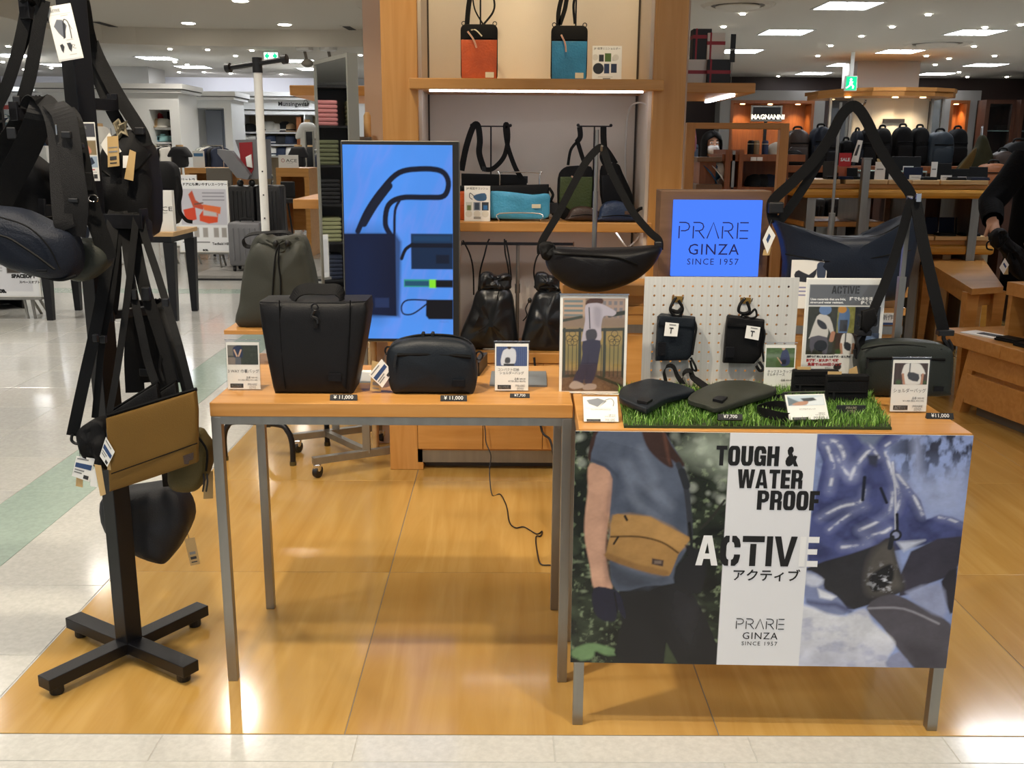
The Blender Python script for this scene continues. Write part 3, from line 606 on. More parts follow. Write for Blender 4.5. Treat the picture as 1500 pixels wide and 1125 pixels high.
drawbag('black smooth drawstring bag hanging on the cross bar',[(700,425),(727,420),(748,426),(755,460),(759,505),(745,511),(712,510),(672,506),(676,485),(690,452)],4.24,[(704,402),(716,398),(728,404),(740,400),(749,404),(746,424),(727,428),(703,424)],[(703,420),(747,420)],[[(700,440),(703,400),(710,372),(714,356),(717,350)],[(748,420),(744,390),(740,370),(739,350)],[(749,410),(746,380),(741,352)],[(694,432),(693,395),(688,372),(678,352)]],[[(732,420),(728,440)]])
drawbag('smaller black drawstring bag hanging beside the sling bag',[(786,428),(805,424),(822,428),(828,470),(829,510),(800,514),(766,507),(768,480),(776,450)],4.23,[(784,402),(796,398),(808,404),(820,400),(822,424),(804,430),(785,424)],[(784,420),(822,420)],[[(786,420),(782,400),(786,378),(798,360)],[(818,410),(816,386),(806,370),(800,358)]],[[(776,440),(770,452),(772,462),(766,470)]])
t=thing('hanging_loop','short black cord loop dangling under the smaller drawstring bag','cord',at(805,524,4.2));obj('loop',MB().tube(crom([at(800,512,4.2),at(799,520,4.2),at(805,525,4.2),at(810,519,4.2),at(809,512,4.2)],4),.004,6),'webbing',t,True)
# ---------------- portrait screen
scr=Canvas(150,250,'#4f8fe0',.584)
u,v=scr.u,scr.v
scr.c=np.array(lin('#4a8ae2'))*(1.02-.12*np.abs(u-.4)[...,None]+.12*(fbm(u,v,4,3)-.5)[...,None]);scr.c[...,0]+=.04*np.clip(1-4*np.abs(fbm(u+v*.6,v*.4,5,9)-.5),0,1)**4
def sp(x,y):return((x-465)/440,(y-70)/752)
scr.line([sp(*p)for p in((520,400),(560,320),(620,240),(690,175),(780,160),(860,168),(888,210),(870,262),(800,268),(700,270),(645,300),(632,370),(650,410))],.028,'#0c1224',smooth=5)
scr.line([sp(*p)for p in((690,282),(672,320),(668,405))],.014,'#0e1730',smooth=4);scr.line([sp(*p)for p in((545,370),(590,300),(650,225))],.036,'#0e1629',smooth=4)
scr.poly([sp(*p)for p in((440,412),(675,408),(695,440),(685,735),(440,735))],'#1f2740',.01,a=.8);scr.poly([sp(*p)for p in((440,410),(672,408),(672,732),(440,720))],'#07122c');scr.poly([sp(*p)for p in((460,412),(600,411),(600,722),(460,720))],'#0a1b3c',.08,a=.7)
scr.rect(*sp(584,660),*sp(642,698),'#1d2c50');scr.rect(*sp(735,408),*sp(905,546),'#0d2440');scr.rect(*sp(735,444),*sp(905,462),'#050e1e');scr.rect(*sp(740,414),*sp(900,440),'#14385a',.01);scr.line([sp(*p)for p in((740,450),(712,470),(696,505))],.018,'#0a0f1a',smooth=4);scr.rect(*sp(836,490),*sp(890,524),'#071528')
scr.rect(*sp(704,586),*sp(812,616),'#2b8f78');scr.rect(*sp(708,592),*sp(808,612),'#1c4a66');scr.rect(*sp(808,586),*sp(838,620),'#7fd62a');scr.rect(*sp(834,588),*sp(905,618),'#080c14')
scr.line([sp(*p)for p in((795,668),(720,668),(694,690),(700,722),(740,722),(796,684))],.008,'#0a1026',smooth=5);scr.poly([sp(*p)for p in((795,666),(905,666),(905,744),(805,744),(793,730))],'#06080f')
SX0,SX1=at(502,350,3.85).x,at(673.5,350,3.85).x;SW=SX1-SX0;SH=.775
tv=thing('portrait_screen','tall lit screen showing a navy bag and small goods on blue','screen',M=Matrix.Translation(((SX0+SX1)/2,3.83,at(587,501,3.83).z))@Matrix.Rotation(math.radians(-3.2),4,'X'))
obj('screen_case',MB().box((-SW/2,0,0),(SW/2,.035,SH),.004),'steel',tv,local=True)
obj('bezel',MB().box((-SW/2+.003,-.002,.003),(SW/2-.003,.004,SH-.003)),'black',tv,local=True)
scr.mesh('display',SW-.034,SH-.03,(-.010,-.0032,.014),tv,'print_screen');text('PHILIPS',.011,(SW*.5-.062,-.0045,SH*.105),mat('txt_blue','#3b66b0',.5,emit=.6),tv)
mi=Matrix.Rotation(math.radians(3.2),4,'X');zt=at(587,501,3.83).z
arm=obj('wall_arm',MB().box((-.03,.03,.30),(.03,.39,.34),.004,mi),'steel',tv,local=True);obj('arm_post',MB().box((.10,.36,.532-zt),(.14,.40,.36),.003,mi).box((-.03,.36,.30),(.14,.40,.34),.003,mi),'steel',tv,local=True);obj('post_foot',MB().box((.04,.33,.5305-zt),(.20,.5,.540-zt),.002,mi),'steel',tv,local=True)
# ================================================================ left table
LX,LYF,LW,LD=-.733,2.361,.90,.45
def table(name,label,loc,rz,w_,d_,h_,shelfmat='oak'):
 t=thing(name,label,'display table',loc,rz)
 obj('tabletop',MB().box((0,0,h_-.036),(w_,d_,h_),.0025),shelfmat,t,local=True)
 f=MB();s=.025;zt=h_-.036
 for a,b in(((0,0),(w_,s)),((0,d_-s),(w_,d_)),((0,s),(s,d_-s)),((w_-s,s),(w_,d_-s))):f.box((a[0]+.002,a[1]+.002,zt-.02),(b[0]-.002,b[1]-.002,zt))
 obj('steel_frame',f,'steel',t,local=True)
 for x in(.001,w_-s-.001):
  for y in(.001,d_-s-.001):obj('leg',MB().box((x,y,0),(x+s,y+s,zt-.001),.0015),'steel',t,local=True)
 return t
table('display_table','oak-topped display table with slim steel legs carrying the black tote',(LX,LYF,0),0,LW,LD,TZ)
mat('logo_dark','#2a2b2e',.6);mat('ink','#3a3a3c',.7);mat('ink_soft','#8a8a88',.7)
def yb(u,v,z=TZ):return gr(u,v,z).y
def stencil(w_,h_,gap=.10):
 """ACTIVE in stencil capitals: list of polygons in (x,z), x 0..w_, z 0..h_"""
 L=[];k=w_/6.05;g=.07*k*2
 def add(x,ps):L.extend([[(x+px_*k,py_*h_)for px_,py_ in p]for p in ps])
 add(0,[[(0,0),(.27,0),(.54,1),(.36,1)],[(.62,0),(1.02,0),(.72,1),(.56,1),(.50,.74)],]if False else[[(0,0),(.30,0),(.36,.22),(.66,.22),(.61,.40),(.41,.40),(.51,.76),(.585,.48),(.725,0),(1.02,0),(.70,1),(.32,1)]])
 x=1.08*k
 add(x,[[(.42,1),(.25,1),(.08,.88),(.02,.7),(.02,.3),(.08,.12),(.25,0),(.42,0),(.42,.2),(.34,.24),(.30,.34),(.30,.66),(.34,.76),(.42,.8)],[(.54,1),(.72,1),(.88,.88),(.94,.7),(.94,.62),(.66,.62),(.66,.68),(.62,.77),(.54,.8)],[(.54,0),(.72,0),(.88,.12),(.94,.3),(.94,.38),(.66,.38),(.66,.32),(.62,.23),(.54,.2)]])
 x=2.1*k;add(x,[[(0,.8),(1,.8),(1,1),(0,1)],[(.36,0),(.64,0),(.64,.74),(.36,.74)]])
 x=3.2*k;add(x,[[(0,0),(.28,0),(.28,1),(0,1)]])
 x=3.55*k;add(x,[[(0,1),(.29,1),(.50,.22),(.56,0),(.34,0)],[(.62,.04),(.73,.36),(.90,1),(.62,1),(.60,.9),(.60,.3)]]if False else[[(0,1),(.29,1),(.52,.24),(.75,1),(1.04,1),(.69,0),(.35,0)]])
 x=4.72*k;add(x,[[(0,0),(.27,0),(.27,1),(0,1)],[(.36,.8),(.86,.8),(.86,1),(.36,1)],[(.36,.41),(.8,.41),(.8,.59),(.36,.59)],[(.36,0),(.86,0),(.86,.2),(.36,.2)]])
 return L
def active(w_,h_,pos,material,parent,name='lettering',only=None):
 mb=MB()
 for i,p in enumerate(stencil(w_,h_)):
  if only is None or i in only:mb.add([V((pos[0]+x,pos[1],pos[2]+z))for x,z in p],[tuple(range(len(p)))])
 return obj(name,mb,material,parent,local=True)
def prare(w_,pos,material,parent,y=0):
 """thin-line brand lettering PRARE / GINZA / SINCE 1957, centre-top at pos"""
 mb=MB();k=w_/5.0;th=w_*.016;x0=pos[0]-w_/2;z0=pos[2];hh=k*1.12
 def ln(pts):
  mb.strap([V((x0+a*k,pos[1],z0-hh+b*hh))for a,b in pts],th,.0006,[V((-(pts[min(i+1,len(pts)-1)][1]-pts[max(i-1,0)][1])*hh,0,(pts[min(i+1,len(pts)-1)][0]-pts[max(i-1,0)][0])*k))for i in range(len(pts))])
 def bowl(x):return[(x,1),(x+.45,1),(x+.66,.92),(x+.74,.74),(x+.66,.56),(x+.45,.48),(x+.14,.48)]
 groups=[[[(0.02,.78),(.02,0)],bowl(.0)],[[(1.02,.78),(1.02,0)],bowl(1.0),[(1.42,.44),(1.82,0)]],[[(2.0,0),(2.42,1),(2.84,0)]],[[(3.08,.78),(3.08,0)],bowl(3.06),[(3.48,.44),(3.86,0)]],[[(4.14,1),(4.14,0)]]+[[(4.30,z),(4.9,z)]for z in(1,.5,.02)]]
 for g in groups:
  for p in g:ln(p)
  if w_>.08:obj('brand_lettering',mb,material,parent,local=True);mb=MB()
 if mb.f:obj('brand_lettering',mb,material,parent,local=True)
 text('GINZA',hh*.98,(pos[0],pos[1],z0-hh*1.72),material,parent,bold=-.0000,sp=1.12,name='brand_lettering')
 text('SINCE 1957',hh*.56,(pos[0],pos[1],z0-hh*2.48),material,parent,sp=1.2,name='brand_lettering')
def pcard(u0,v0,u1,v1,z,label,paintf,lines,lean=.06,acr=True,rz=0,Y=None,ph=(.04,.06,.96,.46)):
 """product card: white print in a clear upright holder"""
 um=(u0+u1)/2;Y=Y or yb(um,v1,z);x0,x1=at(u0,(v0+v1)/2,Y).x,at(u1,(v0+v1)/2,Y).x;h=(at(um,v0,Y).z-z);wd=x1-x0
 M=Matrix.Translation(((x0+x1)/2,Y,z))@Matrix.Rotation(rz,4,'Z')@Matrix.Rotation(-lean,4,'X')
 t=thing('product_card',label,'card',M=M)
 if acr:
  obj('acrylic_holder',MB().box((-wd/2-.003,.002,0),(wd/2+.003,.0035,h+.006)).box((-wd/2-.003,-.0025,0),(wd/2+.003,-.0018,h+.006)).box((-wd/2-.003,.0035,-.001),(wd/2+.003,.045,.0012)),'acrylic',t,local=True)
  obj('holder_edge',MB().box((-wd/2-.003,-.0026,h+.0055),(wd/2+.003,.0036,h+.0068)),'chrome',t,local=True)
 obj('card_sheet',MB().box((-wd/2,-.001,.004),(wd/2,.001,h)),'card',t,local=True)
 if paintf:
  pw,ph_=(ph[2]-ph[0])*wd,(ph[3]-ph[1])*h;c_=Canvas(56,int(56*ph_/pw)+2,'#888888',pw/ph_);paintf(c_);c_.mesh('photo',pw,ph_,((ph[0]+ph[2]-1)/2*wd,-.0013,h*(1-ph[3])),t)
 for s_,zz,al,sz in lines:text(s_,h*sz,(({'LEFT':-.42,'RIGHT':.42,'CENTER':0}[al])*wd,-.0014,h*zz),'ink',t,align=al,xs=.9)
 pl=obj('active_plate',MB().box((-wd*.42,-.0016,h*.06),(-wd*.02,-.001,h*.145)),'logo_dark',t,local=True);active(wd*.34,h*.055,(-wd*.39,-.0018,h*.075),'ink_soft',pl)
 prare(wd*.28,(wd*.26,-.0014,h*.15),'ink',t)
 return t
def price(u0,u1,v0,v1,z,txt,label,rz=0,tilt=.5):
 um=(u0+u1)/2;Y=yb(um,v1,z);x0,x1=at(u0,v1,Y).x,at(u1,v1,Y).x;wd=x1-x0;h=wd*.24
 t=thing('price_tag',label,'price tag',M=Matrix.Translation(((x0+x1)/2,Y,z))@Matrix.Rotation(rz,4,'Z')@Matrix.Rotation(-tilt,4,'X'))
 obj('tag_block',MB().prism([(0,0),(.012,0),(.012,.004),(0,h)],-wd/2,wd/2,Matrix(((0,1,0,0),(1,0,0,0),(0,0,1,0),(0,0,0,1)))),'rubber',t,local=True)
 obj('digit_rail',MB().box((-wd*.47,-.001,h*.18),(wd*.47,.001,h*.88)),'black',t,local=True);text(txt,h*.85,(0,-.0016,h*.52),'white',t,name='digits')
 return t
def ph_street(c):
 c.c[:]=np.array(lin('#31372a'))*(.5+1.2*fbm(c.u,c.v,14,2))[...,None];c.rect(0,.0,.3,.55,'#77736a',.03);c.rect(0,.62,.42,1,'#8a7f76',.03);c.poly([(.2,.1),(.45,.06),(.5,.5),(.44,.66),(.24,.66),(.18,.4)],'#1f2d4e',smooth=3);c.line([(.22,.25),(.3,.56)],.07,'#d7b79c');c.line([(.44,.25),(.36,.56)],.07,'#d7b79c');c.poly([(.25,.62),(.42,.62),(.43,1),(.24,1)],'#5c6068')
def ph_shutter(c):
 c.c[:]=np.array(lin('#4c5f8c'));c.put(.5+.5*np.sin(c.u*90),'#39487a',.7);c.poly([(.16,.95),(.2,.3),(.32,.12),(.5,.08),(.62,.2),(.64,.6),(.56,.92)],'#d3d8e2',smooth=3);c.disc(.42,.04,.1,'#3a2c26');c.poly([(.3,.58),(.44,.58),(.44,.84),(.28,.84)],'#43444a',smooth=2);c.rect(.24,.88,.58,1,'#24272e')
def ph_white(c):
 c.c[:]=np.array(lin('#4a3a34'));c.put(.5+.5*np.sin(c.u*50),'#3a2c28',.6);c.poly([(.28,.98),(.3,.5),(.22,.52),(.28,.1),(.42,0),(.66,0),(.8,.1),(.94,.5),(.8,.52),(.8,.98)],'#e8e6e2',smooth=2);c.line([(.46,0),(.46,.45)],.05,'#3a3c40');c.poly([(.42,.42),(.74,.52),(.72,.86),(.44,.74)],'#3f4248',smooth=2);c.line([(.86,.52),(.84,1)],.1,'#c08c70');c.line([(.26,.52),(.32,1)],.1,'#c08c70');c.disc(.14,.9,.12,'#3d5a30',.04);c.disc(.94,.9,.08,'#3d5a30',.04)
def ph_lake(c):
 c.c[:]=np.array(lin('#4f6a3c'))*(.5+fbm(c.u,c.v,12,4))[...,None];c.rect(0,.3,1,.5,'#7d8c78',.06,.7);c.rect(0,.7,1,1,'#52663c',.05);c.poly([(.55,.2),(.7,.06),(.8,.3),(.84,.8),(.6,.95),(.5,.7)],'#3c4468',smooth=3);c.disc(.6,.02,.09,'#caa58a');c.line([(.4,.5),(.56,.8)],.05,'#c9a184');c.poly([(.56,.6),(.72,.6),(.7,.85),(.56,.85)],'#262a38')
def ph_flat(c):
 c.c[:]=np.array(lin('#eceae6'));c.poly([(.06,.25),(.42,.05),(.66,.3),(.4,.9),(.14,.6)],'#7a7e86');c.poly([(.42,.05),(.7,.35),(.44,.92),(.66,.3)],'#4a4c52');c.line([(.66,.25),(.84,.1),(.92,.4),(.9,.8)],.06,'#33343a',smooth=4)
def ph_sky(c):
 c.c[:]=np.array(lin('#a8bccb'));c.put(1-c.v*1.4,'#c9d6de');c.poly([(0,.1),(.35,.7),(0,1)],'#6e7c84',.05);c.poly([(.6,.3),(1,.1),(1,1),(.5,1)],'#e0e6ea',.08);c.poly([(.36,.3),(.72,.24),(.8,.5),(.46,.66)],'#3d4448');c.poly([(.1,.9),(.3,.62),(.55,.6),(.5,.9),(.3,1)],'#b98c74',smooth=3)
pcard(332,502,380,572,TZ,'product card with a navy-shirt street photo beside the black tote',ph_street,[('3 WAY 巾着バッグ',.40,'CENTER',.085),('品番 XXX-XX'.replace('X','0'),.27,'RIGHT',.05),('¥11,000 (税込 ¥12,100)',.22,'RIGHT',.045)])
pcard(725,504,774,574,TZ,'product card with a blue shutter photo beside the slate pouch',ph_shutter,[('コンパクト収納',.46,'LEFT',.07),('ショルダーバッグ',.39,'CENTER',.07),('品番 000-00',.27,'RIGHT',.05),('¥7,700 (税込 ¥8,470)',.22,'RIGHT',.045)])
price(483,523,577,587,TZ,'¥ 11,000','black price tag in front of the black tote');price(645,684,580,588,TZ,'¥ 11,000','black price tag in front of the slate pouch');price(747,776,574,583,TZ,'¥7,700','short black price tag in front of the shutter-photo card')
# ---- black tote
TY=2.52
t=thing('tote_bag','large black roll-top tote with hook loop on the oak table','tote bag',(at(466,577,TY).x,TY,TZ))
zb=TZ;P=ppl([(387,438),(425,436),(466,437),(505,437),(541,437),(543,450),(540,475),(532,520),(524,560),(521,572)],TY);xr,xl=at(519,574,TY).x,at(410,574,TY).x
P+=[(xr,zb),((xl+xr)/2,zb),(xl,zb)]+ppl([(407,560),(398,515),(391,475),(388,450)],TY)
obj('body',MB().inflate(P,.15,.7,6,2,M=Matrix.Translation((0,TY,0)),wr=.004,ws=11),'pu_tote',t,True)
for pts in([(409,440),(410,470),(413,520),(418,570)],[(513,440),(512,480),(509,530),(507,570)]):obj('seam',MB().tube(crom([at(a,b,TY-.074)for a,b in pts],5),.0016,5),'zip',t)
obj('rolled_top',MB().inflate(ppl([(387,437),(541,436),(542,441),(388,443)],TY),.125,.8,6,2,M=Matrix.Translation((0,TY,0))),'pu_tote',t,True)
for dy in(-.045,.05):obj('handle',MB().strap(crom([at(a,b,TY+dy)for a,b in((428,440),(436,428),(450,423),(475,424),(492,424),(499,431),(501,440))],5),.03,.004,(0,1,0)if dy>0 else(0,.6,1)),'webbing',t)
q=[at(a,b,TY-.078)for a,b in((459,447),(463,450),(464,455),(461,460))]
rg=obj('hook_ring',MB().tube([at(461,450,TY-.079)+V((math.cos(a)*.008,0,math.sin(a)*.009))for a in[2*math.pi*i/12 for i in range(12)]],.0022,6,True),'black_metal',t,True);obj('hook',MB().tube(crom([at(a,b,TY-.08)for a,b in((460,455),(457,463),(464,467),(466,474))],5),.004,6),'rubber',rg,True);obj('hook_tab',MB().strap([at(463,468,TY-.079),at(462,480,TY-.079)],.012,.003),'webbing',rg)
obj('label_patch',MB().box(at(481,547,TY-.075),at(500,559,TY-.079),.0008),'pu_black',t)
# ---- slate pouch
PY=2.50
t=thing('pouch_bag','slate zip-front pouch bag with hang tags on the oak table','pouch bag',(at(635,578,PY).x,PY,TZ))
P=crom2(ppl([(568,520),(575,503),(600,494),(640,492),(675,496),(693,508),(699,530),(699,555),(694,572)],PY)+[(at(688,575,PY).x,TZ+.001),(at(640,576,PY).x,TZ+.0005),(at(590,575,PY).x,TZ+.001)]+ppl([(577,570),(570,550)],PY),4)
obj('body',MB().inflate(P,.11,.5,5,2,M=Matrix.Translation((0,PY,0)),wr=.005,ws=14),'pu_slate',t,True)
zp=obj('front_zip',MB().tube(crom([at(a,b,PY-.052)for a,b in((582,520),(640,519),(690,523))],4),.005,8),'zip',t,True);obj('zip_pull',MB().strap([at(580,520,PY-.058),at(578,532,PY-.06),at(578,538,PY-.06)],.006,.003),'rubber',zp)
tz=obj('top_zip',MB().tube(crom([at(a,b,PY)for a,b in((578,503),(605,492.5),(640,490.5),(672,494),(690,505))],4),.004,6),'zip',t,True)
for a in(620,634):obj('zip_pull',MB().box(at(a-3,487,PY-.01),at(a+3,493,PY+.01),.003),'rubber',tz)
obj('label_patch',MB().box(at(664,556,PY-.055),at(682,567,PY-.060),.0008),'pu_black',t)
for u_,v_ in((569,514),(702,521)):obj('side_ring',MB().tube([at(u_,v_,PY)+V((math.cos(a)*.009,0,math.sin(a)*.011))for a in[2*math.pi*i/10 for i in range(10)]],.0025,6,True),'black_metal',t)
def hangtag(parent,pts,Y,material,string=None,marks=None,name='hang_tag'):
 P=[at(u_,v_,Y)for u_,v_ in pts];n=(P[1]-P[0]).cross(P[2]-P[0]).normalized()
 if n.y>0:n=-n
 mb=MB().add(P+[p-n*.0008 for p in P],[tuple(range(len(P))),tuple(range(len(P),2*len(P)))[::-1]]+[(i,(i+1)%len(P),(i+1)%len(P)+len(P),i+len(P))for i in range(len(P))])
 o=obj(name,mb,material,parent)
 if string:obj('tag_string',MB().tube(crom([at(*s_)for s_ in string],4),.0008,5),'ink',o)
 for f_,m_ in(marks or[]):
  a,b,c_,d=P[0],P[1],P[2],P[3]
  def bl(s_,r_):return(a*(1-s_)+b*s_)*(1-r_)+(d*(1-s_)+c_*s_)*r_+n*.0006
  obj('tag_print',MB().add([bl(f_[0],f_[1]),bl(f_[2],f_[1]),bl(f_[2],f_[3]),bl(f_[0],f_[3])],[(0,1,2,3)]),m_,o)
 return o
mat('tag_blue','#2f4a78',.6)
def activetag(t,pts,Y,string):
 hangtag(t,pts,Y,'card',string,[((.06,.30,.94,.52),'tag_blue'),((.08,.08,.7,.14),'ink_soft'),((.08,.60,.6,.66),'ink_soft'),((.08,.72,.5,.78),'ink_soft'),((.62,.78,.9,.94),'ink')])
hangtag(t,[(545,528),(560,532),(558,574),(542,572)],PY-.03,'paper_tan',None,[((.2,.55,.8,.6),'ink_soft'),((.2,.7,.8,.8),'ink_soft'),((.2,.88,.8,.92),'ink_soft')])
activetag(t,[(540,549),(559,526),(576,545),(560,568)],PY-.04,[(562,530,PY-.04),(564,520,PY-.03),(571,512,PY)])
# ---- little things behind
t=thing('base_plate','flat grey metal stand plate lying behind the shutter-photo card','metal plate',gr(760,556,TZ));pl=[gr(*p,TZ)for p in((717,566),(801,567),(800,546),(720,546))];obj('plate',MB().slab([(p.x,p.y)for p in pl],TZ,TZ+.005),'grey_plate',t)
t=thing('adapter_box','small black box on the table behind the slate pouch','box',gr(710,550,TZ));pl=[gr(*p,TZ)for p in((694,551),(702,551),(714,535),(704,535))];obj('box_body',MB().slab([(p.x,p.y)for p in pl],TZ,TZ+.035),'rubber',t);obj('box_lid',MB().slab([(p.x,p.y)for p in pl],TZ+.035,TZ+.038),'black_metal',t)
t=thing('leaflet_pile','pale blue leaflets lying between the tote and the slate pouch','leaflets',gr(540,555,TZ));pl=[gr(*p,TZ)for p in((527,561),(560,561),(558,545),(530,545))]
obj('leaflet',MB().slab([(p.x,p.y)for p in pl],TZ,TZ+.004),mat('leaflet','#c4d4e4',.5),t);obj('leaflet_edge',MB().slab([(p.x+.002,p.y+.003)for p in pl],TZ+.004,TZ+.0055),'card',t)
# ---- white pole stand with oak plates, and the olive backpack on it
PC=V((-1.062,4.385,0))
t=thing('pole_rack','white pole rack with black cross bar and black bent-tube feet','rack',PC)
obj('pole',MB().tube([(PC.x,PC.y,.17),(PC.x,PC.y,1.70)],.018,14),'white',t,True);obj('pole_top',MB().tube([(PC.x,PC.y,1.69),(PC.x,PC.y,1.752)],.021,14),'rubber',t,True)
for z in(1.28,1.18,1.08):obj('pole_hole',MB().lathe([(.0035,0),(.0035,.002)],8,Matrix.Translation((PC.x+.003,PC.y-.0182,z))@Matrix.Rotation(math.pi/2,4,'X')),'black',t)
a,b=at(329,100,4.40),at(417,84,4.36);a=V((-1.195,4.42,1.712));b=V((-.935,4.34,1.742))
cb=obj('cross_bar',MB().tube([a,b],.011,12),'black_metal',t,True)
for e in(a,b):d=(b-a).normalized();obj('bar_knob',MB().tube([e-d*.012,e-d*.01,e+d*.01,e+d*.012],[.015,.02,.02,.015],14),'rubber',cb,True)
for p,q in((V((-1.271,4.275,0)),V((-.949,4.205,0))),(V((-1.17,4.575,0)),V((-.85,4.51,0)))):
 h=.185;ft=obj('bent_foot',MB().tube(crom([p,p+V((0,0,h*.55)),p.lerp(q,.06)+V((0,0,h*.86)),p.lerp(q,.2)+V((0,0,h)),p.lerp(q,.8)+V((0,0,h)),p.lerp(q,.94)+V((0,0,h*.86)),q+V((0,0,h*.55)),q],4),.013,10),'black_metal',t,True)
 for e in(p,q):obj('foot_cap',MB().tube([e,e+V((0,0,.018))],.0145,10),'olive_nylon',ft)
obj('foot_beam',MB().box((PC.x-.012,4.24,.165),(PC.x+.012,4.55,.185)),'black_metal',t)
obj('upper_plate',MB().box((-1.20,4.13,.606),(-.74,4.5,.624),.002),'oak',t);obj('lower_plate',MB().box((-1.20,4.2,.386),(-.70,4.5,.45),.003),'oak',t)
OY=4.27
t=thing('drawstring_backpack','olive-grey drawstring backpack standing on an oak plate','backpack',(at(410,470,OY).x,OY,.624))
P=ppl([(355,440),(360,400),(367,372),(384,352),(415,358),(446,352),(455,376),(463,412),(467,445)],OY)+[(at(472,466,OY).x,.626),(at(420,470,OY).x,.6245),(at(353,468,OY).x,.626)]
obj('body',MB().inflate(crom2(P,4),.2,.45,4,2,M=Matrix.Translation((0,OY,0)),wr=.014,ws=9,seed=5),'pu_olive',t,True)
obj('gathered_neck',MB().inflate(crom2(ppl([(368,375),(374,350),(388,341),(402,347),(418,345),(432,343),(447,347),(452,372),(420,384),(390,382)],OY),3),.15,.4,3,2,M=Matrix.Translation((0,OY,0)),wr=.03,ws=24,seed=8),'pu_olive',t,True)
obj('handle',MB().strap(crom([at(a_,b_,OY-.02)for a_,b_ in((374,362),(360,360),(357,350),(368,343),(392,341),(418,340),(430,348))],5),.028,.004,(.1,1,.4)),'webbing',t)
for pts in([(409,358),(404,372),(401,400),(399,435)],[(409,358),(408,385),(411,410),(411,436)]):c_=obj('drawcord',MB().tube(crom([at(a_,b_,OY-.11)for a_,b_ in pts],5),.004,6),'webbing',t,True)
for u_ in(404,421):q=at(u_,356,OY-.09);obj('cord_lock',MB().ball(q,.011,8,(1,1,1.3)),'rubber',t,True)
# ---- mirror on casters
mat('mirror_frame','#8d8d86',.45,.4);mat('mirror','#eef0f0',.02,1)
near,far_=V((-.635,4.10,0)),V((-.845,4.50,0));md=(far_-near).normalized();nrm=V((-md.y,md.x,0));nrm=nrm if nrm.x<0 else-nrm
t=thing('standing_mirror','tall grey framed standing mirror on casters beside the screen','mirror',(near+far_)/2)
zb_,zt_=.70,at(520,77,4.1).z;Lm=(far_-near).length
M=Matrix.Translation(near)@Matrix(((md.x,nrm.x,0,0),(md.y,nrm.y,0,0),(0,0,1,0),(0,0,0,1)))
fr=MB();fw_=.016
fr.box((0,-.042,zb_),(fw_,.002,zt_),0,M).box((Lm-fw_,-.042,zb_),(Lm,.002,zt_),0,M).box((fw_,-.042,zt_-fw_),(Lm-fw_,.002,zt_),0,M).box((fw_,-.042,zb_),(Lm-fw_,.002,zb_+fw_),0,M)
obj('mirror_frame',fr,'mirror_frame',t);obj('mirror_glass',MB().box((fw_,-.036,zb_+fw_),(Lm-fw_,-.003,zt_-fw_),0,M),'mirror',t)
c0=(near+far_)/2;bars=((V((-.825,4.03,0)),V((-.41,4.25,0))),(V((-.985,4.39,0)),V((-.575,4.585,0))))
for i,(p,q)in enumerate(bars):
 d=(q-p).normalized();n=V((-d.y,d.x,0))*.015
 b_=obj('foot_bar',MB().slab([(c.x,c.y)for c in(p-n,q-n,q+n,p+n)],.062,.092),'steel',t)
 for e in(p+d*.02,q-d*.02):
  cs=obj('caster',MB().lathe([(.012,-.012),(.026,-.011),(.027,0),(.026,.011),(.012,.012)],16,Matrix.Translation(e+V((0,0,.027)))@Matrix.Rotation(math.pi/2,4,'Y')@Matrix.Rotation(.4,4,'X')),'rubber',t,True);obj('caster_fork',MB().box(e+V((-.016,-.018,.03)),e+V((.016,.018,.064)),.006),'chrome',cs)
p,q=bars[0][0].lerp(bars[0][1],.55),bars[1][0].lerp(bars[1][1],.35);d=(q-p).normalized();n=V((-d.y,d.x,0))*.014
obj('cross_rail',MB().slab([(c.x,c.y)for c in(p-n,q-n,q+n,p+n)],.064,.09),'steel',t)
for p in(bars[0][0].lerp(bars[0][1],.52),bars[1][0].lerp(bars[1][1],.45)):obj('upright',MB().box(p+V((-.016,-.012,.08)),p+V((.016,.012,.86))),'steel',t)
t=thing('wooden_pole','pale wooden pole with metal clamp standing behind the tall mirror','pole',(-.615,4.48,0));obj('shaft',MB().tube([(-.615,4.48,0),(-.615,4.48,1.52),(-.615,4.48,1.535)],[.016,.016,.008],12),'oak_pale',t,True);obj('clamp',MB().box((-.65,4.455,1.41),(-.595,4.505,1.43),.003),'steel',t)
# ---- cables under the table
t=thing('thin_cable','thin black cable wandering over the wooden floor under the table','cable',gr(740,740))
pts=[V((-.13,4.1,.56)),V((-.125,4.09,.5)),at(710,624,4.05),at(712,648,4.0),at(719,667,3.95),at(717,692,3.88)]+[gr(a_,b_,.004)for a_,b_ in((721,725),(733,724),(742,742),(746,764),(755,773),(768,772),(786,782),(794,778),(792,785),(785,787),(787,809),(792,826),(808,828),(824,832))]
obj('cable',MB().tube(crom(pts,6),.0025,6),'rubber',t,True);obj('plug',MB().box(gr(822,826,.0)-V((.02,.012,0)),gr(822,826,.0)+V((.02,.012,.02)),.004),'rubber',t)
t=thing('thick_cable','thick black cable hanging from the counter behind the steel leg','cable',gr(838,730));obj('cable',MB().tube(crom([V((.12,4.1,.52)),at(792,624,4.05),at(806,645,4.0),at(815,680,3.9),gr(838,725,.005),gr(850,740,.005)],6),.005,8),'rubber',t,True);obj('plug',MB().box(gr(850,740)-V((.03,.015,0)),gr(850,740)+V((.03,.015,.025)),.005),'rubber',t)
# ================================================================ right table with the big poster
RX,RY,RW,RRZ=.1673,2.162,.892,math.radians(-1.42)
rt=table('display_table','oak-topped display table fronted by the big printed poster',(RX,RY,0),RRZ,RW,.45,TZ2)
RM=wmat(rt)
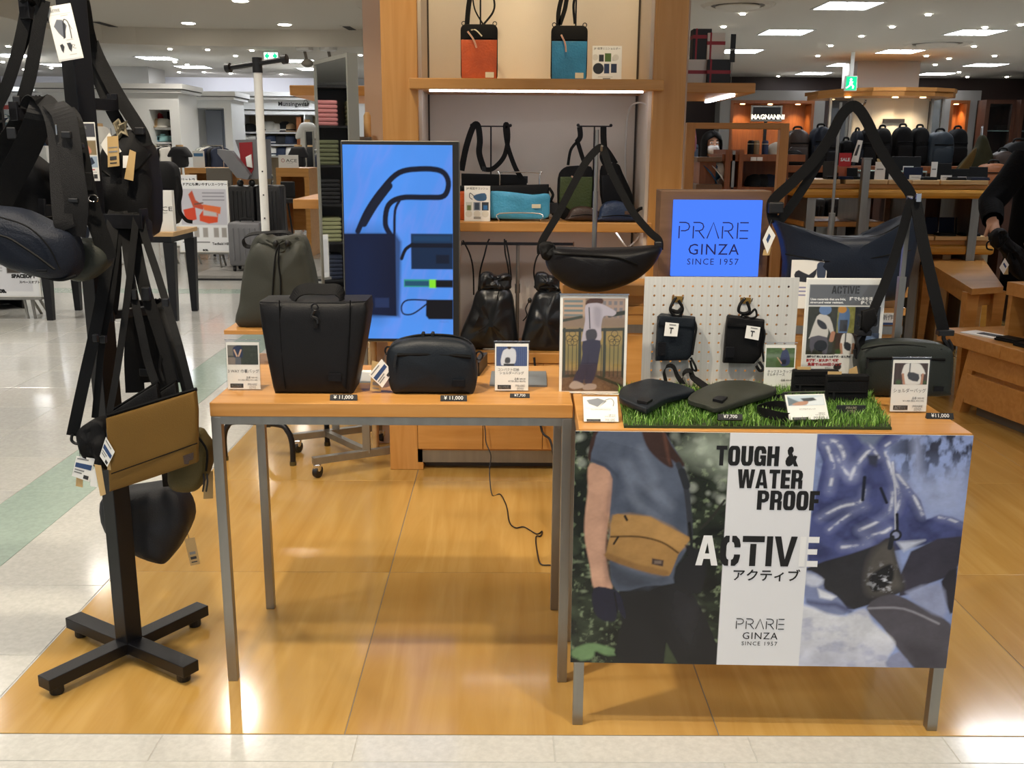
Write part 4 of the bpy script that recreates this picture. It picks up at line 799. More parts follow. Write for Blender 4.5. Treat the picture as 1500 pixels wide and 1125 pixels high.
# ---- poster print
pz0=at(842,971,2.155).z;PHH=TZ2-.004-pz0;PWW=.900
def pv(y):return(y-632)/344
def puv(X,Y_):v_=pv(Y_);xl=848-6*v_;xr=1427-39*v_;return((X-xl)/(xr-xl),v_)
def pc(x,y):return puv(830+x/2.96,610+y/2.96)
def pd(x,y):return puv(1040+x/2.96,610+y/2.96)
cv=Canvas(440,272,'#e6e7ea',PWW/PHH);u,v=cv.u,cv.v
n1,n2,n3=fbm(u,v,22,1),fbm(u*1.6,v,46,5),fbm(u,v,9,11)
fol=np.array(lin('#2c3527'))[None,None]*(np.clip(n1*1.9-.35,.08,2)[...,None])*(np.clip(n3*2-.2,.3,1.6)[...,None])
fol+=np.array(lin('#8f9f7c'))*np.clip((n2-.60)*3.4,0,.8)[...,None]*np.clip(1.3-v*.5,.3,1)[...,None]
left=(u<.391).astype(float);cv.put(left,fol)
rb=np.random.RandomState(4)
for i in range(60):cv.put(left,'#000000',0);cv.disc(*((rb.rand()*.1 if i%3==0 else .21+rb.rand()*.18),rb.rand()*.30),.006+rb.rand()*.014,'#c4cdc0',.008,.16+rb.rand()*.4)if True else None
cv.poly([pc(*p)for p in((500,150),(610,60),(720,60),(720,240),(600,200))],'#b3bfae',.05,a=.6)
for i in range(70):
 x_,y_=rb.rand()*.39,.55+rb.rand()*.45;cv.disc(x_,y_,.006+rb.rand()*.014,'#93a183' if rb.rand()>.5 else '#5d6c52',.008,.15+rb.rand()*.4,.006)
for pts in(((40,1030),(110,995),(170,1005),(130,1040),(60,1065)),((120,1000),(190,1005),(255,1035),(200,1050),(150,1030)),((100,1010),(140,1040),(120,1068),(70,1068))):cv.poly([pc(*p)for p in pts],'#6f8f62',.006,3)
cv.line([pc(700,350),pc(640,430),pc(600,470)],.01,'#2b2a24',smooth=3)
hair='#3a2620';skin='#c79c84';shirt='#565f72'
cv.poly([pc(*p)for p in((150,50),(210,50),(180,110),(130,190),(108,180),(118,110))],hair,.004,3)
cv.poly([pc(*p)for p in((118,200),(230,240),(225,330),(200,440),(185,560),(200,680),(215,745),(140,748),(118,640),(96,520),(96,430),(108,320))],skin,.004,4)
cv.poly([pc(*p)for p in((185,350),(205,330),(200,460),(190,560),(200,700),(185,740),(178,560))],'#a57c68',.012,3,.6)
cv.poly([pc(*p)for p in((250,740),(480,700),(560,760),(610,850),(655,960),(670,1085),(255,1085),(258,900))],'#16161a',.003,3)
cv.poly([pc(*p)for p in((440,1080),(450,985),(500,1080))],'#39432f',.004);cv.poly([pc(*p)for p in((470,720),(560,770),(600,860),(560,1000),(520,980),(470,880))],'#24242a',.03,3,.8)
cv.poly([pc(*p)for p in((160,55),(250,52),(330,54),(420,54),(470,110),(520,200),(545,300),(550,440),(540,560),(490,640),(485,715),(360,730),(235,755),(205,640),(205,400),(215,265),(180,215),(120,190),(135,120))],shirt,.003,2)
cv.poly([pc(*p)for p in((120,190),(180,212),(238,262),(238,245),(190,200),(125,178))],'#424a5c',.004);cv.poly([pc(*p)for p in((215,265),(270,120),(260,240),(240,400),(205,400))],'#3f4758',.02,0,.7);cv.poly([pc(*p)for p in((470,380),(540,300),(548,450),(500,640),(480,600))],'#414a5c',.02,0,.7)
for a_,b_ in(((300,200),(420,330)),((280,330),(420,420)),((340,140),(400,260)),((250,640),(400,690)),((310,260),(470,380)),((260,200),(330,380))):cv.line([pc(*a_),pc(*b_)],.03,'#7d879b',.02,.5);cv.line([pc(a_[0]-30,a_[1]+45),pc(b_[0]-30,b_[1]+40)],.02,'#424a5c',.016,.5)
for pts in(((380,52),(430,52),(470,120),(525,195),(505,205),(440,150)),((345,52),(430,60),(450,130),(478,205),(455,210),(400,170),(360,120))):cv.poly([pc(*p)for p in pts],hair,.004,3)
cv.poly([pc(*p)for p in((430,60),(450,100),(465,200),(450,170))],'#6a4536',.006,3,.7)
cv.line([pc(500,200),pc(532,290),pc(550,440),pc(552,520)],.022,'#33363e',smooth=4);cv.line([pc(515,230),pc(535,290)],.03,'#26282e')
cv.poly([pc(*p)for p in((195,620),(300,660),(440,690),(400,730),(230,740))],'#2e333f',.02,3,.6)
cv.poly([pc(*p)for p in((218,422),(270,418),(380,425),(430,455),(550,512),(545,530),(500,590),(470,670),(440,682),(320,655),(195,610),(190,580),(205,510))],'#a8804a',.003,2)
cv.poly([pc(*p)for p in((218,422),(380,425),(540,515),(505,570),(420,525),(300,500),(212,500))],'#b58c54',.01,2,.8);cv.line([pc(210,514),pc(330,512),pc(430,535),pc(500,580)],.008,'#5c4322',smooth=4);cv.poly([pc(*p)for p in((195,585),(320,630),(455,660),(440,685),(320,658),(195,612))],'#8a663a',.006,2,.8)
cv.poly([pc(*p)for p in((388,606),(438,614),(435,642),(386,632))],'#4a3a34');cv.rect(*pc(398,616),*pc(428,630),'#7a6a60');cv.line([pc(240,515),pc(222,545)],.008,'#1c1712');cv.line([pc(270,424),pc(278,440)],.01,'#1c1712')
cv.poly([pc(*p)for p in((530,545),(580,560),(620,600),(600,755),(490,740),(490,640),(540,590))],'#1a1b20',.004,2);cv.line([pc(548,450),pc(556,520),pc(560,575)],.012,'#15161a')
cv.poly([pc(*p)for p in((135,742),(215,745),(250,770),(275,850),(270,880),(240,840),(228,890),(170,885),(135,840))],'#1c1c30',.003,3);cv.line([pc(225,760),pc(240,850)],.006,'#0c0c16')
cv.put(((u>.391)&(u<.609)).astype(float),'#e9eaee')
right=(u>=.609).astype(float);snow=np.array(lin('#8fa0d0'))*(.75+.5*fbm(u,v,7,21))[...,None];cv.put(right,snow)
tr=np.clip((fbm(u*2.2,v*.8,26,31)-.40)*6,0,1)*np.clip(1-(v-.06)*4.0,0,1)*np.clip((u-.74)*9,0,1);cv.put(right*tr,'#2c2d3c',.95)
cv.poly([pd(*p)for p in((880,70),(920,70),(930,250),(890,260))],'#a8b4dc',.02,a=.8);cv.poly([pd(*p)for p in((840,270),(1130,200),(1110,420),(950,400))],'#a9b6de',.05,a=.8)
jk='#4a5286'
cv.poly([pd(*p)for p in((480,66),(840,66),(760,130),(820,220),(920,340),(945,420),(1000,400),(1108,430),(1095,500),(960,520),(800,560),(640,580),(560,600),(440,620),(450,420),(500,180))],jk,.004,2)
dk=np.clip((fbm(u*1.3,v,12,51)-.48)*5,0,1);m_=Canvas(440,272,'#000000',cv.asp);m_.poly([pd(*p)for p in((480,66),(840,66),(760,130),(820,220),(920,340),(945,420),(1108,430),(1095,500),(800,560),(440,620),(450,420))],'#ffffff',.004);cv.put(dk*m_.c[...,0],'#2b3158',.75)
for pts,wd in((((505,95),(560,100),(590,150),(600,220),(640,240)),.024),(((520,120),(545,200),(530,300)),.018),(((700,130),(640,200),(620,250)),.02),(((770,140),(800,230),(830,320),(815,390)),.018),(((820,230),(890,320),(930,400)),.016),(((490,420),(580,370),(660,350),(680,300)),.014),(((530,470),(620,400),(690,370)),.010),(((660,470),(740,430),(790,380),(800,300)),.016),(((690,500),(760,480),(790,460)),.02),(((585,545),(650,540),(700,530)),.016),(((1000,410),(1050,420),(1100,440)),.010),(((560,160),(615,240),(640,200)),.012),(((770,110),(830,70)),.01),(((740,160),(690,90)),.01)):
 cv.line([pd(*p)for p in pts],wd*1.7,'#8f98c4',.02,.6,4);k0=cv.c.copy();cv.line([pd(*p)for p in pts],wd*.55,'#e2e6f2',.006,1,4);mk_=np.clip((fbm(cv.u,cv.v,40,int(wd*1e4))-.36)*5,0,1)[...,None];cv.c=k0*(1-mk_)+cv.c*mk_
cv.line([pd(800,180),pd(812,300),pd(815,480)],.008,'#c6cada');cv.line([pd(820,400),pd(822,480)],.012,'#20222c');cv.line([pd(680,245),pd(672,340)],.014,'#1c2030');cv.line([pd(750,290),pd(775,350)],.012,'#1c2030');cv.poly([pd(*p)for p in((690,150),(740,150),(730,200),(700,190))],'#3b3f54',.006);cv.poly([pd(*p)for p in((640,66),(760,66),(720,110),(670,100))],'#74809c',.01)
cv.poly([pd(*p)for p in((880,560),(1100,490),(1075,640),(960,700),(830,760))],'#3a3846',.004,2);cv.poly([pd(*p)for p in((1010,690),(1080,630),(1060,830),(1035,800))],'#2c2a34',.004,2);cv.poly([pd(*p)for p in((820,520),(940,510),(850,560))],'#cfd6ea',.008)
cv.poly([pd(*p)for p in((430,640),(620,575),(740,530),(790,500),(820,600),(850,700),(840,740),(700,800),(580,820),(480,700))],'#2a2a30',.004,2)
cv.poly([pd(*p)for p in((690,640),(720,560),(780,520),(812,560),(830,660),(845,715),(800,740),(740,760),(690,740))],'#5a5652',.02,3,.9);cv.poly([pd(*p)for p in((720,740),(700,680),(760,630),(800,620),(805,680),(770,720))],'#17171c',.006,3)
cv.put(np.clip((fbm(u,v,70,91)-.60)*7,0,1)*np.clip(1-np.hypot((u-pd(765,690)[0])*cv.asp,v-pd(765,690)[1])/.09,0,1),'#d6d9e4',.9)
cv.disc(*pd(815,490),.024,'#1d1f28');cv.disc(*pd(815,490),.014,'#8c93b4');cv.line([pd(800,500),pd(790,545)],.02,'#22242c')
cv.poly([pd(*p)for p in((690,810),(790,750),(900,790),(1050,880),(1040,1000),(1025,1095),(900,1090),(760,900))],'#55525c',.004,3);cv.put(.5+.5*np.sin((u*.7+v)*620),'#6d6a72',0);cv.line([pd(700,815),pd(850,815),pd(1000,880)],.008,'#b9b9c4',.004,.6,4);cv.poly([pd(*p)for p in((820,950),(1000,1000),(1020,1095),(900,1090))],'#3f3c46',.03,0,.7)
cv.poly([pd(*p)for p in((430,650),(500,680),(510,730),(560,760),(610,830),(540,850),(440,800),(420,720))],'#7d88b0',.004,3);cv.poly([pd(*p)for p in((430,660),(505,690),(480,720),(430,710))],'#c9cfe2',.008,2);cv.poly([pd(*p)for p in((480,730),(560,765),(540,780),(490,770))],'#dfe3ee',.006);cv.line([pd(440,790),pd(500,800),pd(560,800),(pd(620,830))],.02,'#4c5276',.008,.8)
sn=[pd(*p)for p in((395,830),(440,810),(520,840),(600,850),(680,820),(720,880),(800,950),(810,990),(780,1040),(760,1095),(395,1095))]
cv.poly(sn,'#dcdfe9',.008,3);m2=Canvas(440,272,'#000000',cv.asp).poly(sn,'#ffffff',.008,3);cv.put(np.clip((fbm(u,v,24,71)-.5)*4,0,1)*m2.c[...,0],'#a9aecb',.7);cv.put(np.clip((v-.85)*5,0,1)*m2.c[...,0],'#9aa0c4',.6)
cv.poly([pd(*p)for p in((770,1060),(830,1010),(880,1090),(800,1095))],'#8e94b4',.006,2);cv.poly([pd(*p)for p in((860,740),(1000,700),(1030,780),(1020,850),(920,800))],'#9aa3c6',.01,2)
g1=fbm(u*1.7+v*.6,v*1.1-u*.5,11,101,3);g2=fbm(u,v,120,121,2);cv.c=cv.c*(.78+.44*g1+.12*(g2-.5))[...,None]
cv.put(((u>.391)&(u<.609)).astype(float),'#e9eaee')
po=thing('poster','big printed poster of outdoor bags hung on the right table','poster',M=RM@Matrix.Translation((RW/2-.004,-.003,pz0)))
obj('poster_sheet',MB().box((-PWW/2,-.0006,0),(PWW/2,.0010,PHH)),'card',po,local=True)
cv.mesh('poster_print',PWW,PHH,(0,-.0014,0),po,'print_gloss')
mat('ink_black','#0e0e10',.5);mat('ink_white','#f2f2f2',.5)
GL={}
def _ring(w_,h0=0,h1=1,s=.39,arc=None):
 o=rrect(w_,h1-h0,min(w_,h1-h0)*.3,4,w_/2,(h0+h1)/2);i_=rrect(w_-2*s,h1-h0-.40,.06,4,w_/2,(h0+h1)/2);n=len(o)
 return[[o[k],o[(k+1)%n],i_[(k+1)%n],i_[k]]for k in range(n)if arc is None or arc((o[k][0]+o[(k+1)%n][0])/2,(o[k][1]+o[(k+1)%n][1])/2)]
def _r(a,b,c,d):return[(a,b),(c,b),(c,d),(a,d)]
GL['T']=(.92,[_r(0,.8,.92,1),_r(.29,0,.63,.8)]);GL['O']=(1,_ring(1));GL['H']=(1,[_r(0,0,.39,1),_r(.61,0,1,1),_r(.39,.4,.61,.6)])
GL['U']=(1,[[(0,1),(.39,1),(.39,.28),(.44,.2),(.56,.2),(.61,.28),(.61,1),(1,1),(1,.26),(.88,.06),(.72,0),(.28,0),(.12,.06),(0,.26)]])
GL['G']=(1,[[(1,.62),(.61,.62),(.61,.72),(.56,.8),(.44,.8),(.39,.72),(.39,.28),(.44,.2),(.56,.2),(.61,.28),(.61,.36),(.5,.36),(.5,.54),(1,.54),(1,0),(.76,0),(.72,.06),(.6,0),(.28,0),(.1,.06),(0,.26),(0,.74),(.12,.94),(.28,1),(.72,1),(.88,.94),(1,.74)]])
GL['W']=(1.5,[[(0,1),(.39,1),(.44,.39),(.56,1),(.92,1),(1.05,.39),(1.16,1),(1.5,1),(1.26,0),(.88,0),(.75,.62),(.62,0),(.24,0)]]);GL['A']=(1.06,[[(0,0),(.33,0),(.53,.78),(.73,0),(1.06,0),(.74,1),(.32,1)],_r(.39,.16,.72,.32)])
GL['E']=(.8,[_r(0,0,.39,1),_r(.39,.8,.8,1),_r(.39,.41,.76,.6),_r(.39,0,.8,.2)]);GL['F']=(.8,[_r(0,0,.39,1),_r(.39,.8,.8,1),_r(.39,.38,.74,.58)])
_bw=[[(.39,1),(.61,1),(.88,.93),(.98,.78),(.98,.62),(.88,.46),(.61,.38),(.39,.38),(.39,.56),(.56,.56),(.64,.62),(.64,.76),(.56,.82),(.39,.82)]]
GL['P']=(.98,[_r(0,0,.39,1)]+_bw);GL['R']=(1,[_r(0,0,.39,1)]+_bw+[[(.61,.44),(.98,.46),(.98,0),(.64,0)]])
GL['&']=(1.1,[[(.40,1),(.22,.95),(.12,.80),(.16,.64),(.26,.54),(.08,.42),(0,.26),(.04,.10),(.18,.01),(.38,0),(.54,.05),(.66,.14),(.76,0),(1.10,0),(.86,.30),(.98,.50),(.70,.56),(.66,.50),(.52,.66),(.64,.78),(.60,.92),(.52,.98)]]);GL[' ']=(.36,[])
def blocktext(s_,a_,W_,H_,m_,parent,nm):
 tot=sum(GL[c][0]for c in s_)+.1*(len(s_)-1);x=0;kx=W_/tot
 for c in s_:
  g,ps=GL[c]
  if ps:
   mb=MB()
   for p in ps:mb.add([V((a_[0]+(x+q[0])*kx,a_[1],a_[2]+q[1]*H_))for q in p],[tuple(range(len(p)))])
   obj(nm,mb,m_,parent,local=True)
  x+=g+.1
def ploc(X,Y_):a_,b_=puv(X,Y_);return((a_-.5)*PWW,-.0022,(1-b_)*PHH)
for s_,xl_,xr_,y0_,y1_ in(('TOUGH &',1053,1175,650,678),('WATER',1084,1181,683,710),('PROOF',1113,1205,713,741)):
 a_,b_=ploc(xl_,y1_),ploc(xr_,y0_);H_=b_[2]-a_[2]
 blocktext(s_,a_,b_[0]-a_[0],H_,'ink_black',po,'slogan')
a_,b_=ploc(1024,824),ploc(1220,779.5);wA=b_[0]-a_[0]
for g_,m_ in(((0,),'ink_white'),((1,2,3),'ink_black'),((4,5),'ink_black'),((6,),'ink_black'),((7,),'ink_black'),((8,9,10,11),'ink_white')):active(wA,b_[2]-a_[2],a_,m_,po,'slogan',g_)
text('アクティブ',.032,ploc(1127,839),'ink_black',po,bold=.0005,name='slogan');q=ploc(1120,904);prare(.116,q,'ink_black',po)
# ---- grass mat
mat('mat_base','#2c3a1c',.9)
gm=[gr(*p,TZ2)for p in((914,627),(1306,630),(1272,580),(1180,571),(905,572))];gpoly=[(p.x,p.y)for p in gm]
gt=thing('grass_mat','strip of artificial turf lying on the right table','turf mat',(sum(p[0]for p in gpoly)/5,sum(p[1]for p in gpoly)/5,TZ2))
obj('mat_backing',MB().slab(gpoly,TZ2,TZ2+.006),'mat_base',gt)
def inpoly(x,y,P):
 r=False
 for i in range(len(P)):
  (x1,y1),(x2,y2)=P[i],P[(i+1)%len(P)]
  if(y1>y)!=(y2>y)and x<(x2-x1)*(y-y1)/(y2-y1)+x1:r=not r
 return r
gms=[mat('grass_a','#58852f',.45),mat('grass_b','#8cb656',.45),mat('grass_c','#33551f',.5)]
rnd=random.Random(3);mbs=[MB(),MB(),MB()];cnt=0
xs_=[p[0]for p in gpoly];ys_=[p[1]for p in gpoly]
while cnt<9000:
 x,y=rnd.uniform(min(xs_),max(xs_)),rnd.uniform(min(ys_),max(ys_))
 if not inpoly(x,y,gpoly):continue
 cnt+=1;a_=rnd.uniform(0,6.28);h=rnd.uniform(.014,.028);b_=rnd.uniform(0,6.28);l=rnd.uniform(.002,.012);w_=.0011
 d=V((math.cos(a_),math.sin(a_),0))*w_;e=V((math.cos(b_),math.sin(b_),0))*l;p=V((x,y,TZ2+.004))
 mbs[rnd.choice((0,0,1,1,2))].add([p-d,p+d,p+e*.4+V((0,0,h*.6))+d*.8,p+e*.4+V((0,0,h*.6))-d*.8,p+e*1.3+V((0,0,h))],[(0,1,2,3),(3,2,4)])
for i in range(3):
 b_=obj('grass_blades',mbs[i],gms[i],gt);b_['kind']='stuff'
# ---- two flat sacoches
ZG=TZ2+.018
def flatbag(label,pts,m_,h,patch,straps):
 zc=ZG+h/2;P=[gr(*p,ZG+h*.6)for p in pts];c=sum(P,V())/len(P);t=thing('flat_sacoche',label,'sacoche bag',(c.x,c.y,TZ2+.012))
 Rm=Matrix.Translation((0,0,zc))@Matrix.Rotation(-math.pi/2,4,'X');outl=[(p.x,p.y)for p in crom([(p.x,p.y,0)for p in P],4,True)]
 outl=[(x,z)for x,z in outl]
 mb=MB().inflate([(x,z)for x,z in outl],h,.3,3,2,M=Rm,wr=.003,ws=12)
 obj('body',mb,m_,t,True)
 pp=[gr(*p,ZG+h+.001)for p in patch];obj('label_patch',MB().slab([(p.x,p.y)for p in pp],ZG+h-.004,ZG+h+.0025),'pu_black',t)
 for pts_,wd in straps:obj('strap',MB().strap(crom([at(*p)for p in pts_],5),wd,.002,(.3,.8,.2)),'webbing',t)
 return t
flatbag('slate flat sacoche lying on the turf',[(907,577),(913,568),(936,560),(955,557),(988,563),(1015,571),(1013,576),(978,585),(950,600),(944,600),(924,592),(909,585)],'pu_slate',.03,[(933,587),(941,582),(956,585),(948,590)],[([(975,558,2.52),(973,545,2.53),(977,537,2.53),(986,537,2.53),(992,550,2.52),(1000,562,2.50)],.022),([(998,560,2.50),(1003,548,2.51),(1011,544,2.52),(1016,553,2.51),(1030,564,2.48),(1040,570,2.46)],.028)])
flatbag('olive-grey flat sacoche lying on the turf',[(1008,586),(1020,574),(1053,561),(1080,559),(1105,561),(1135,569),(1133,575),(1104,584),(1053,599),(1032,594)],'pu_grey',.03,[(1044,585),(1051,580),(1066,582),(1058,588)],[([(1128,573,2.41),(1136,580,2.39),(1132,587,2.37)],.012)])
t=thing('strap_loop','black webbing strap loop standing on the turf','strap',gr(1136,622,TZ2+.01));c0=gr(1136,606,TZ2+.02)
obj('loop',MB().strap([V((c0.x+.042*math.cos(a),c0.y+.05*math.sin(a),TZ2+.026+.004*math.sin(2*a)))for a in[2*math.pi*i/28 for i in range(28)]],.022,.002,(0,0,1),True),'webbing',t,True);obj('loop_tail',MB().strap(crom([at(1146,592,2.36),at(1150,580,2.38),at(1135,584,2.40)],4),.018,.002,(0,1,.4)),'webbing',t)
price(1052,1088,606,615,TZ2+.022,'¥7,700','black price tag half sunk in the turf before the olive-grey sacoche')
# ---- pegboard
mat('peg_white','#c9cac8',.55,var=.10,vscale=6,stretch=(30,1,.6))
PBY=2.575;bx0,bx1=at(942,480,PBY).x,at(1166,480,PBY).x;bz1=at(1054,406,PBY).z;bz0=TZ2
pb=thing('pegboard','white perforated pegboard standing at the back of the right table','pegboard',((bx0+bx1)/2,PBY,TZ2))
pit_=.0252;ncol,nrow=15,11;x0_=bx0+.0265;z0_=bz1-.0245;mb=MB();th=.004;rh=.0033
gx0,gz1=x0_-pit_/2,z0_+pit_/2;gx1,gz0=gx0+ncol*pit_,gz1-nrow*pit_
for a,b,c,d in((bx0,gx0,bz0,bz1),(gx1,bx1,bz0,bz1),(gx0,gx1,gz1,bz1),(gx0,gx1,bz0,gz0)):mb.box((a,PBY,c),(b,PBY+th,d))
for i in range(ncol):
 for j in range(nrow):
  cx,cz=x0_+i*pit_,z0_-j*pit_;sq=[V((cx+sx*pit_/2,PBY,cz+sz*pit_/2))for sx,sz in((1,0),(1,1),(0,1),(-1,1),(-1,0),(-1,-1),(0,-1),(1,-1))]
  ci=[V((cx+rh*math.cos(k*math.pi/4),PBY,cz+rh*math.sin(k*math.pi/4)))for k in range(8)]
  mb.add(sq+ci+[p+V((0,th,0))for p in ci],[(k,(k+1)%8,(k+1)%8+8,k+8)for k in range(8)]+[(k+8,(k+1)%8+8,(k+1)%8+16,k+16)for k in range(8)])
obj('board',mb,'peg_white',pb)
for x in(bx0+.01,bx1-.02):obj('board_foot',MB().box((x,PBY+.004,bz0),(x+.01,PBY+.03,bz0+.2)),'white',pb)
def neckpouch(label,outl,Y,flap,patch,tagp,hook,cords,dark):
 hk=at(*hook,PBY)
 P=ppl(outl,Y);t=thing('neck_pouch',label,'neck pouch',(hk.x,Y,min(p[1]for p in P)))
 obj('body',MB().inflate(P,.026,.5,6,2,M=Matrix.Translation((0,Y,0)),wr=.002,ws=25),dark,t,True)
 obj('flap',MB().inflate(ppl(flap,Y-.014),.008,.5,6,2,M=Matrix.Translation((0,Y-.014,0)),wr=.002,ws=30),dark,t,True)
 obj('label_patch',MB().box(at(patch[0],patch[1],Y-.016),at(patch[2],patch[3],Y-.019),.0006),'pu_black',t)
 tg=hangtag(t,tagp,Y-.024,'card',None,[((.3,.10,.8,.18),'ink_soft'),((.44,.42,.52,.80),'ink'),((.34,.34,.64,.44),'ink')],'white_tag')
 for pts,r in cords:obj('cord',MB().tube(crom([at(a,b,Y-.012+(.01 if i==0 else 0))for i,(a,b)in enumerate(pts)],5),r,6),'webbing',t,True)
 h=thing('peg_hook','silver wire hook on the pegboard holding the '+('slate' if dark=='pu_slate' else 'black')+' neck pouch','hook',(hk.x,PBY,hk.z))
 for dx in(-.011,.011):obj('hook_prong',MB().tube(crom([hk+V((dx,.004,-.004)),hk+V((dx,-.02,-.004)),hk+V((dx,-.03,.006))],4),.0018,6),'chrome',h)
 obj('hook_plate',MB().box(hk+V((-.014,-.003,-.012)),hk+V((.014,0,.004))),'brass',h)
neckpouch('slate neck pouch with white tag hanging on the pegboard',[(963,464),(969,459),(1018,464),(1018,478),(1012,521),(1006,527),(960,528),(960,518)],PBY-.022,[(963,476),(1017,480),(1017,466),(966,462)],(963.6,501,975,521),[(975,472),(994.5,474),(992,493),(972.6,492)],(992,436),[([(990,436),(984,446),(982,455),(988,462),(996,462),(1000,452),(994,440)],.004),([(984,455),(993,457),(999,452)],.006),([(986,462),(984,468),(992,472),(998,466),(996,458)],.0025),([(1017,470),(1020,480),(1017,500),(1014,520)],.003),([(1012,524),(1018,535),(1020,543),(1014,540),(1011,528)],.003)],'pu_slate')
neckpouch('black neck pouch with white tag hanging on the pegboard',[(1065,464),(1067,461),(1119,468),(1119,484),(1114,521),(1104,532),(1059,531),(1063,480)],PBY-.022,[(1064,478),(1118,482),(1118,470),(1066,464)],(1063,508,1075,524),[(1094,476.7),(1114,479.5),(1111,498.6),(1091,495)],(1092,438),[([(1091,437),(1084,446),(1082,456),(1090,459),(1098,455),(1094,442)],.004),([(1086,462),(1098,460),(1106,453),(1108,463),(1100,466),(1090,462)],.003),([(1084,464),(1090,470),(1098,466)],.005),([(1118,480),(1120,490),(1117,510),(1119,530)],.003),([(1112,530),(1118,540),(1113,543),(1108,536)],.004)],'nylon')
# ---- framed photo by the railing
fy=yb(868,577,TZ2);x0_,x1_=at(819,500,fy).x,at(920,500,fy).x;fh_=at(868,431,fy).z-TZ2;fw_=x1_-x0_
cf=Canvas(120,172,'#a98f72',fw_/fh_);u,v=cf.u,cf.v
cf.c[:]=np.array(lin('#8d7a68'))*(.7+.5*fbm(u,v,10,2))[...,None];cf.rect(0,0,.36,.2,'#b59a86',.01)
for k in range(4):cf.rect(.02,.02+k*.05,.32,.045+k*.05,'#6d7c80',.004);
cf.rect(.5,0,1,.22,'#a08a80',.02)
for i in range(5):
 for j in range(3):cf.rect(.55+i*.09,.03+j*.07,.60+i*.09,.07+j*.07,'#77757c',.004)
cf.rect(0,.2,1,.34,'#8a7768',.03,.8);cf.rect(0,.34,1,.78,'#a08a55',.05);cf.rect(0,.5,1,.7,'#7d7a50',.05,.7);cf.put((v>.78).astype(float)*np.clip(.5+fbm(u*3,v*8,10,6)*.6,0,1),'#5c4534');
cf.line([(0,.24),(.3,.20)],.03,'#3d4238');cf.line([(.75,.18),(1,.15)],.045,'#33362f')
for y_ in(.33,.345):cf.line([(0,y_+.01),(1,y_-.01)],.018,'#3a3f38')
for x_ in np.linspace(.03,.97,15):cf.line([(x_,.5),(x_,.84)],.008,'#2e322c')
for x_ in(.03,.28,.68,.99):cf.line([(x_,.33),(x_+.0,.84)],.03,'#3a3f38')
for c_ in(.16,.84):
 for a_,b_ in((-.05,.43),(.05,.43),(0,.38),(-.03,.47),(.03,.47)):
  cf.put(np.clip(1-np.abs(np.hypot((u-c_-a_)*cf.asp,v-b_)-.035)*160,0,1),'#2e322c')
cf.line([(.0,.84),(.5,.82),(1,.95)],.03,'#3a382e')
cf.poly([(.36,.06),(.44,0),(.62,0),(.64,.05),(.5,.1)],'#4a2e24',.006,2);cf.poly([(.36,.08),(.5,.05),(.62,.06),(.78,.11),(.86,.15),(.8,.19),(.66,.19),(.62,.30),(.61,.46),(.34,.46),(.31,.44),(.36,.24)],'#b4aebc',.005,3);cf.poly([(.5,.1),(.62,.12),(.6,.3),(.52,.28)],'#94909e',.02,3,.7);cf.line([(.42,.1),(.44,.32)],.012,'#3a3a42');cf.poly([(.38,.35),(.52,.33),(.56,.4),(.5,.46),(.4,.46)],'#43424a',.006,3)
cf.poly([(.33,.46),(.61,.45),(.6,.6),(.56,.78),(.48,.92),(.37,.91),(.38,.8),(.34,.92),(.18,.89),(.28,.74),(.33,.6)],'#33334a',.005,2);cf.line([(.42,.6),(.4,.82)],.02,'#22223a',.01,.7)
cf.poly([(.12,.95),(.2,.89),(.34,.92),(.36,.96),(.2,.98)],'#a89e98',.006,3);cf.poly([(.34,.96),(.42,.92),(.56,.93),(.54,.98),(.38,.99)],'#9c928e',.006,3)
t=thing('photo_stand','acrylic framed photo of a person leaning on a railing','framed photo',M=Matrix.Translation(((x0_+x1_)/2,fy,TZ2))@Matrix.Rotation(-.05,4,'X'))
obj('acrylic_panel',MB().box((-fw_/2,-.004,0),(fw_/2,-.001,fh_)).box((-fw_/2,.003,0),(fw_/2,.005,fh_)),'acrylic',t,local=True);obj('white_mount',MB().box((-fw_/2+.002,0,.002),(fw_/2-.002,.002,fh_-.004)),'card',t,local=True);cf.mesh('photo',fw_*.90,fh_*.925,(0,-.0006,fh_*.03),t);obj('panel_edge',MB().box((-fw_/2,-.0045,fh_-.003),(fw_/2,.0055,fh_)),'chrome',t,local=True);obj('stand_foot',MB().box((-fw_*.4,.005,0),(fw_*.4,.07,.003)),'acrylic',t,local=True)
# ---- cards on the right table
pcard(856,577,907,620,TZ2,'white product card with a grey sacoche picture at the turf corner',ph_flat,[('ワンマイルサコッシュ',.50,'CENTER',.075),('品番 000-00',.30,'RIGHT',.05),('¥7,700 (税込 ¥8,470)',.24,'RIGHT',.045)],lean=.75,ph=(.04,.04,.96,.44))
pcard(1120,506,1165,576,TZ2,'product card with a lakeside photo before the pegboard',ph_lake,[('ネックストラップ',.45,'CENTER',.07),('マルチケース',.385,'LEFT',.07),('品番 000-00',.27,'RIGHT',.05)])
pcard(1157,576,1218,617,TZ2+.016,'product card with a sky photo leaning on the turf',ph_sky,[('ミニマルウォレット',.44,'CENTER',.075),('品番 000-00',.28,'RIGHT',.05),('¥6,600 (税込 ¥7,260)',.22,'RIGHT',.045)],lean=.62,rz=.12,ph=(.04,.04,.96,.42))
pcard(1307,528,1360,605,TZ2,'product card with a white shirt photo before the shoulder bag',ph_white,[('ショルダーバッグ',.42,'CENTER',.085),('品番 000-00',.28,'RIGHT',.05),('¥11,000 (税込 ¥12,100)',.23,'RIGHT',.045)])
price(1358,1397,605,614,TZ2,'¥11,000','black price tag beside the shoulder bag card',-.04)
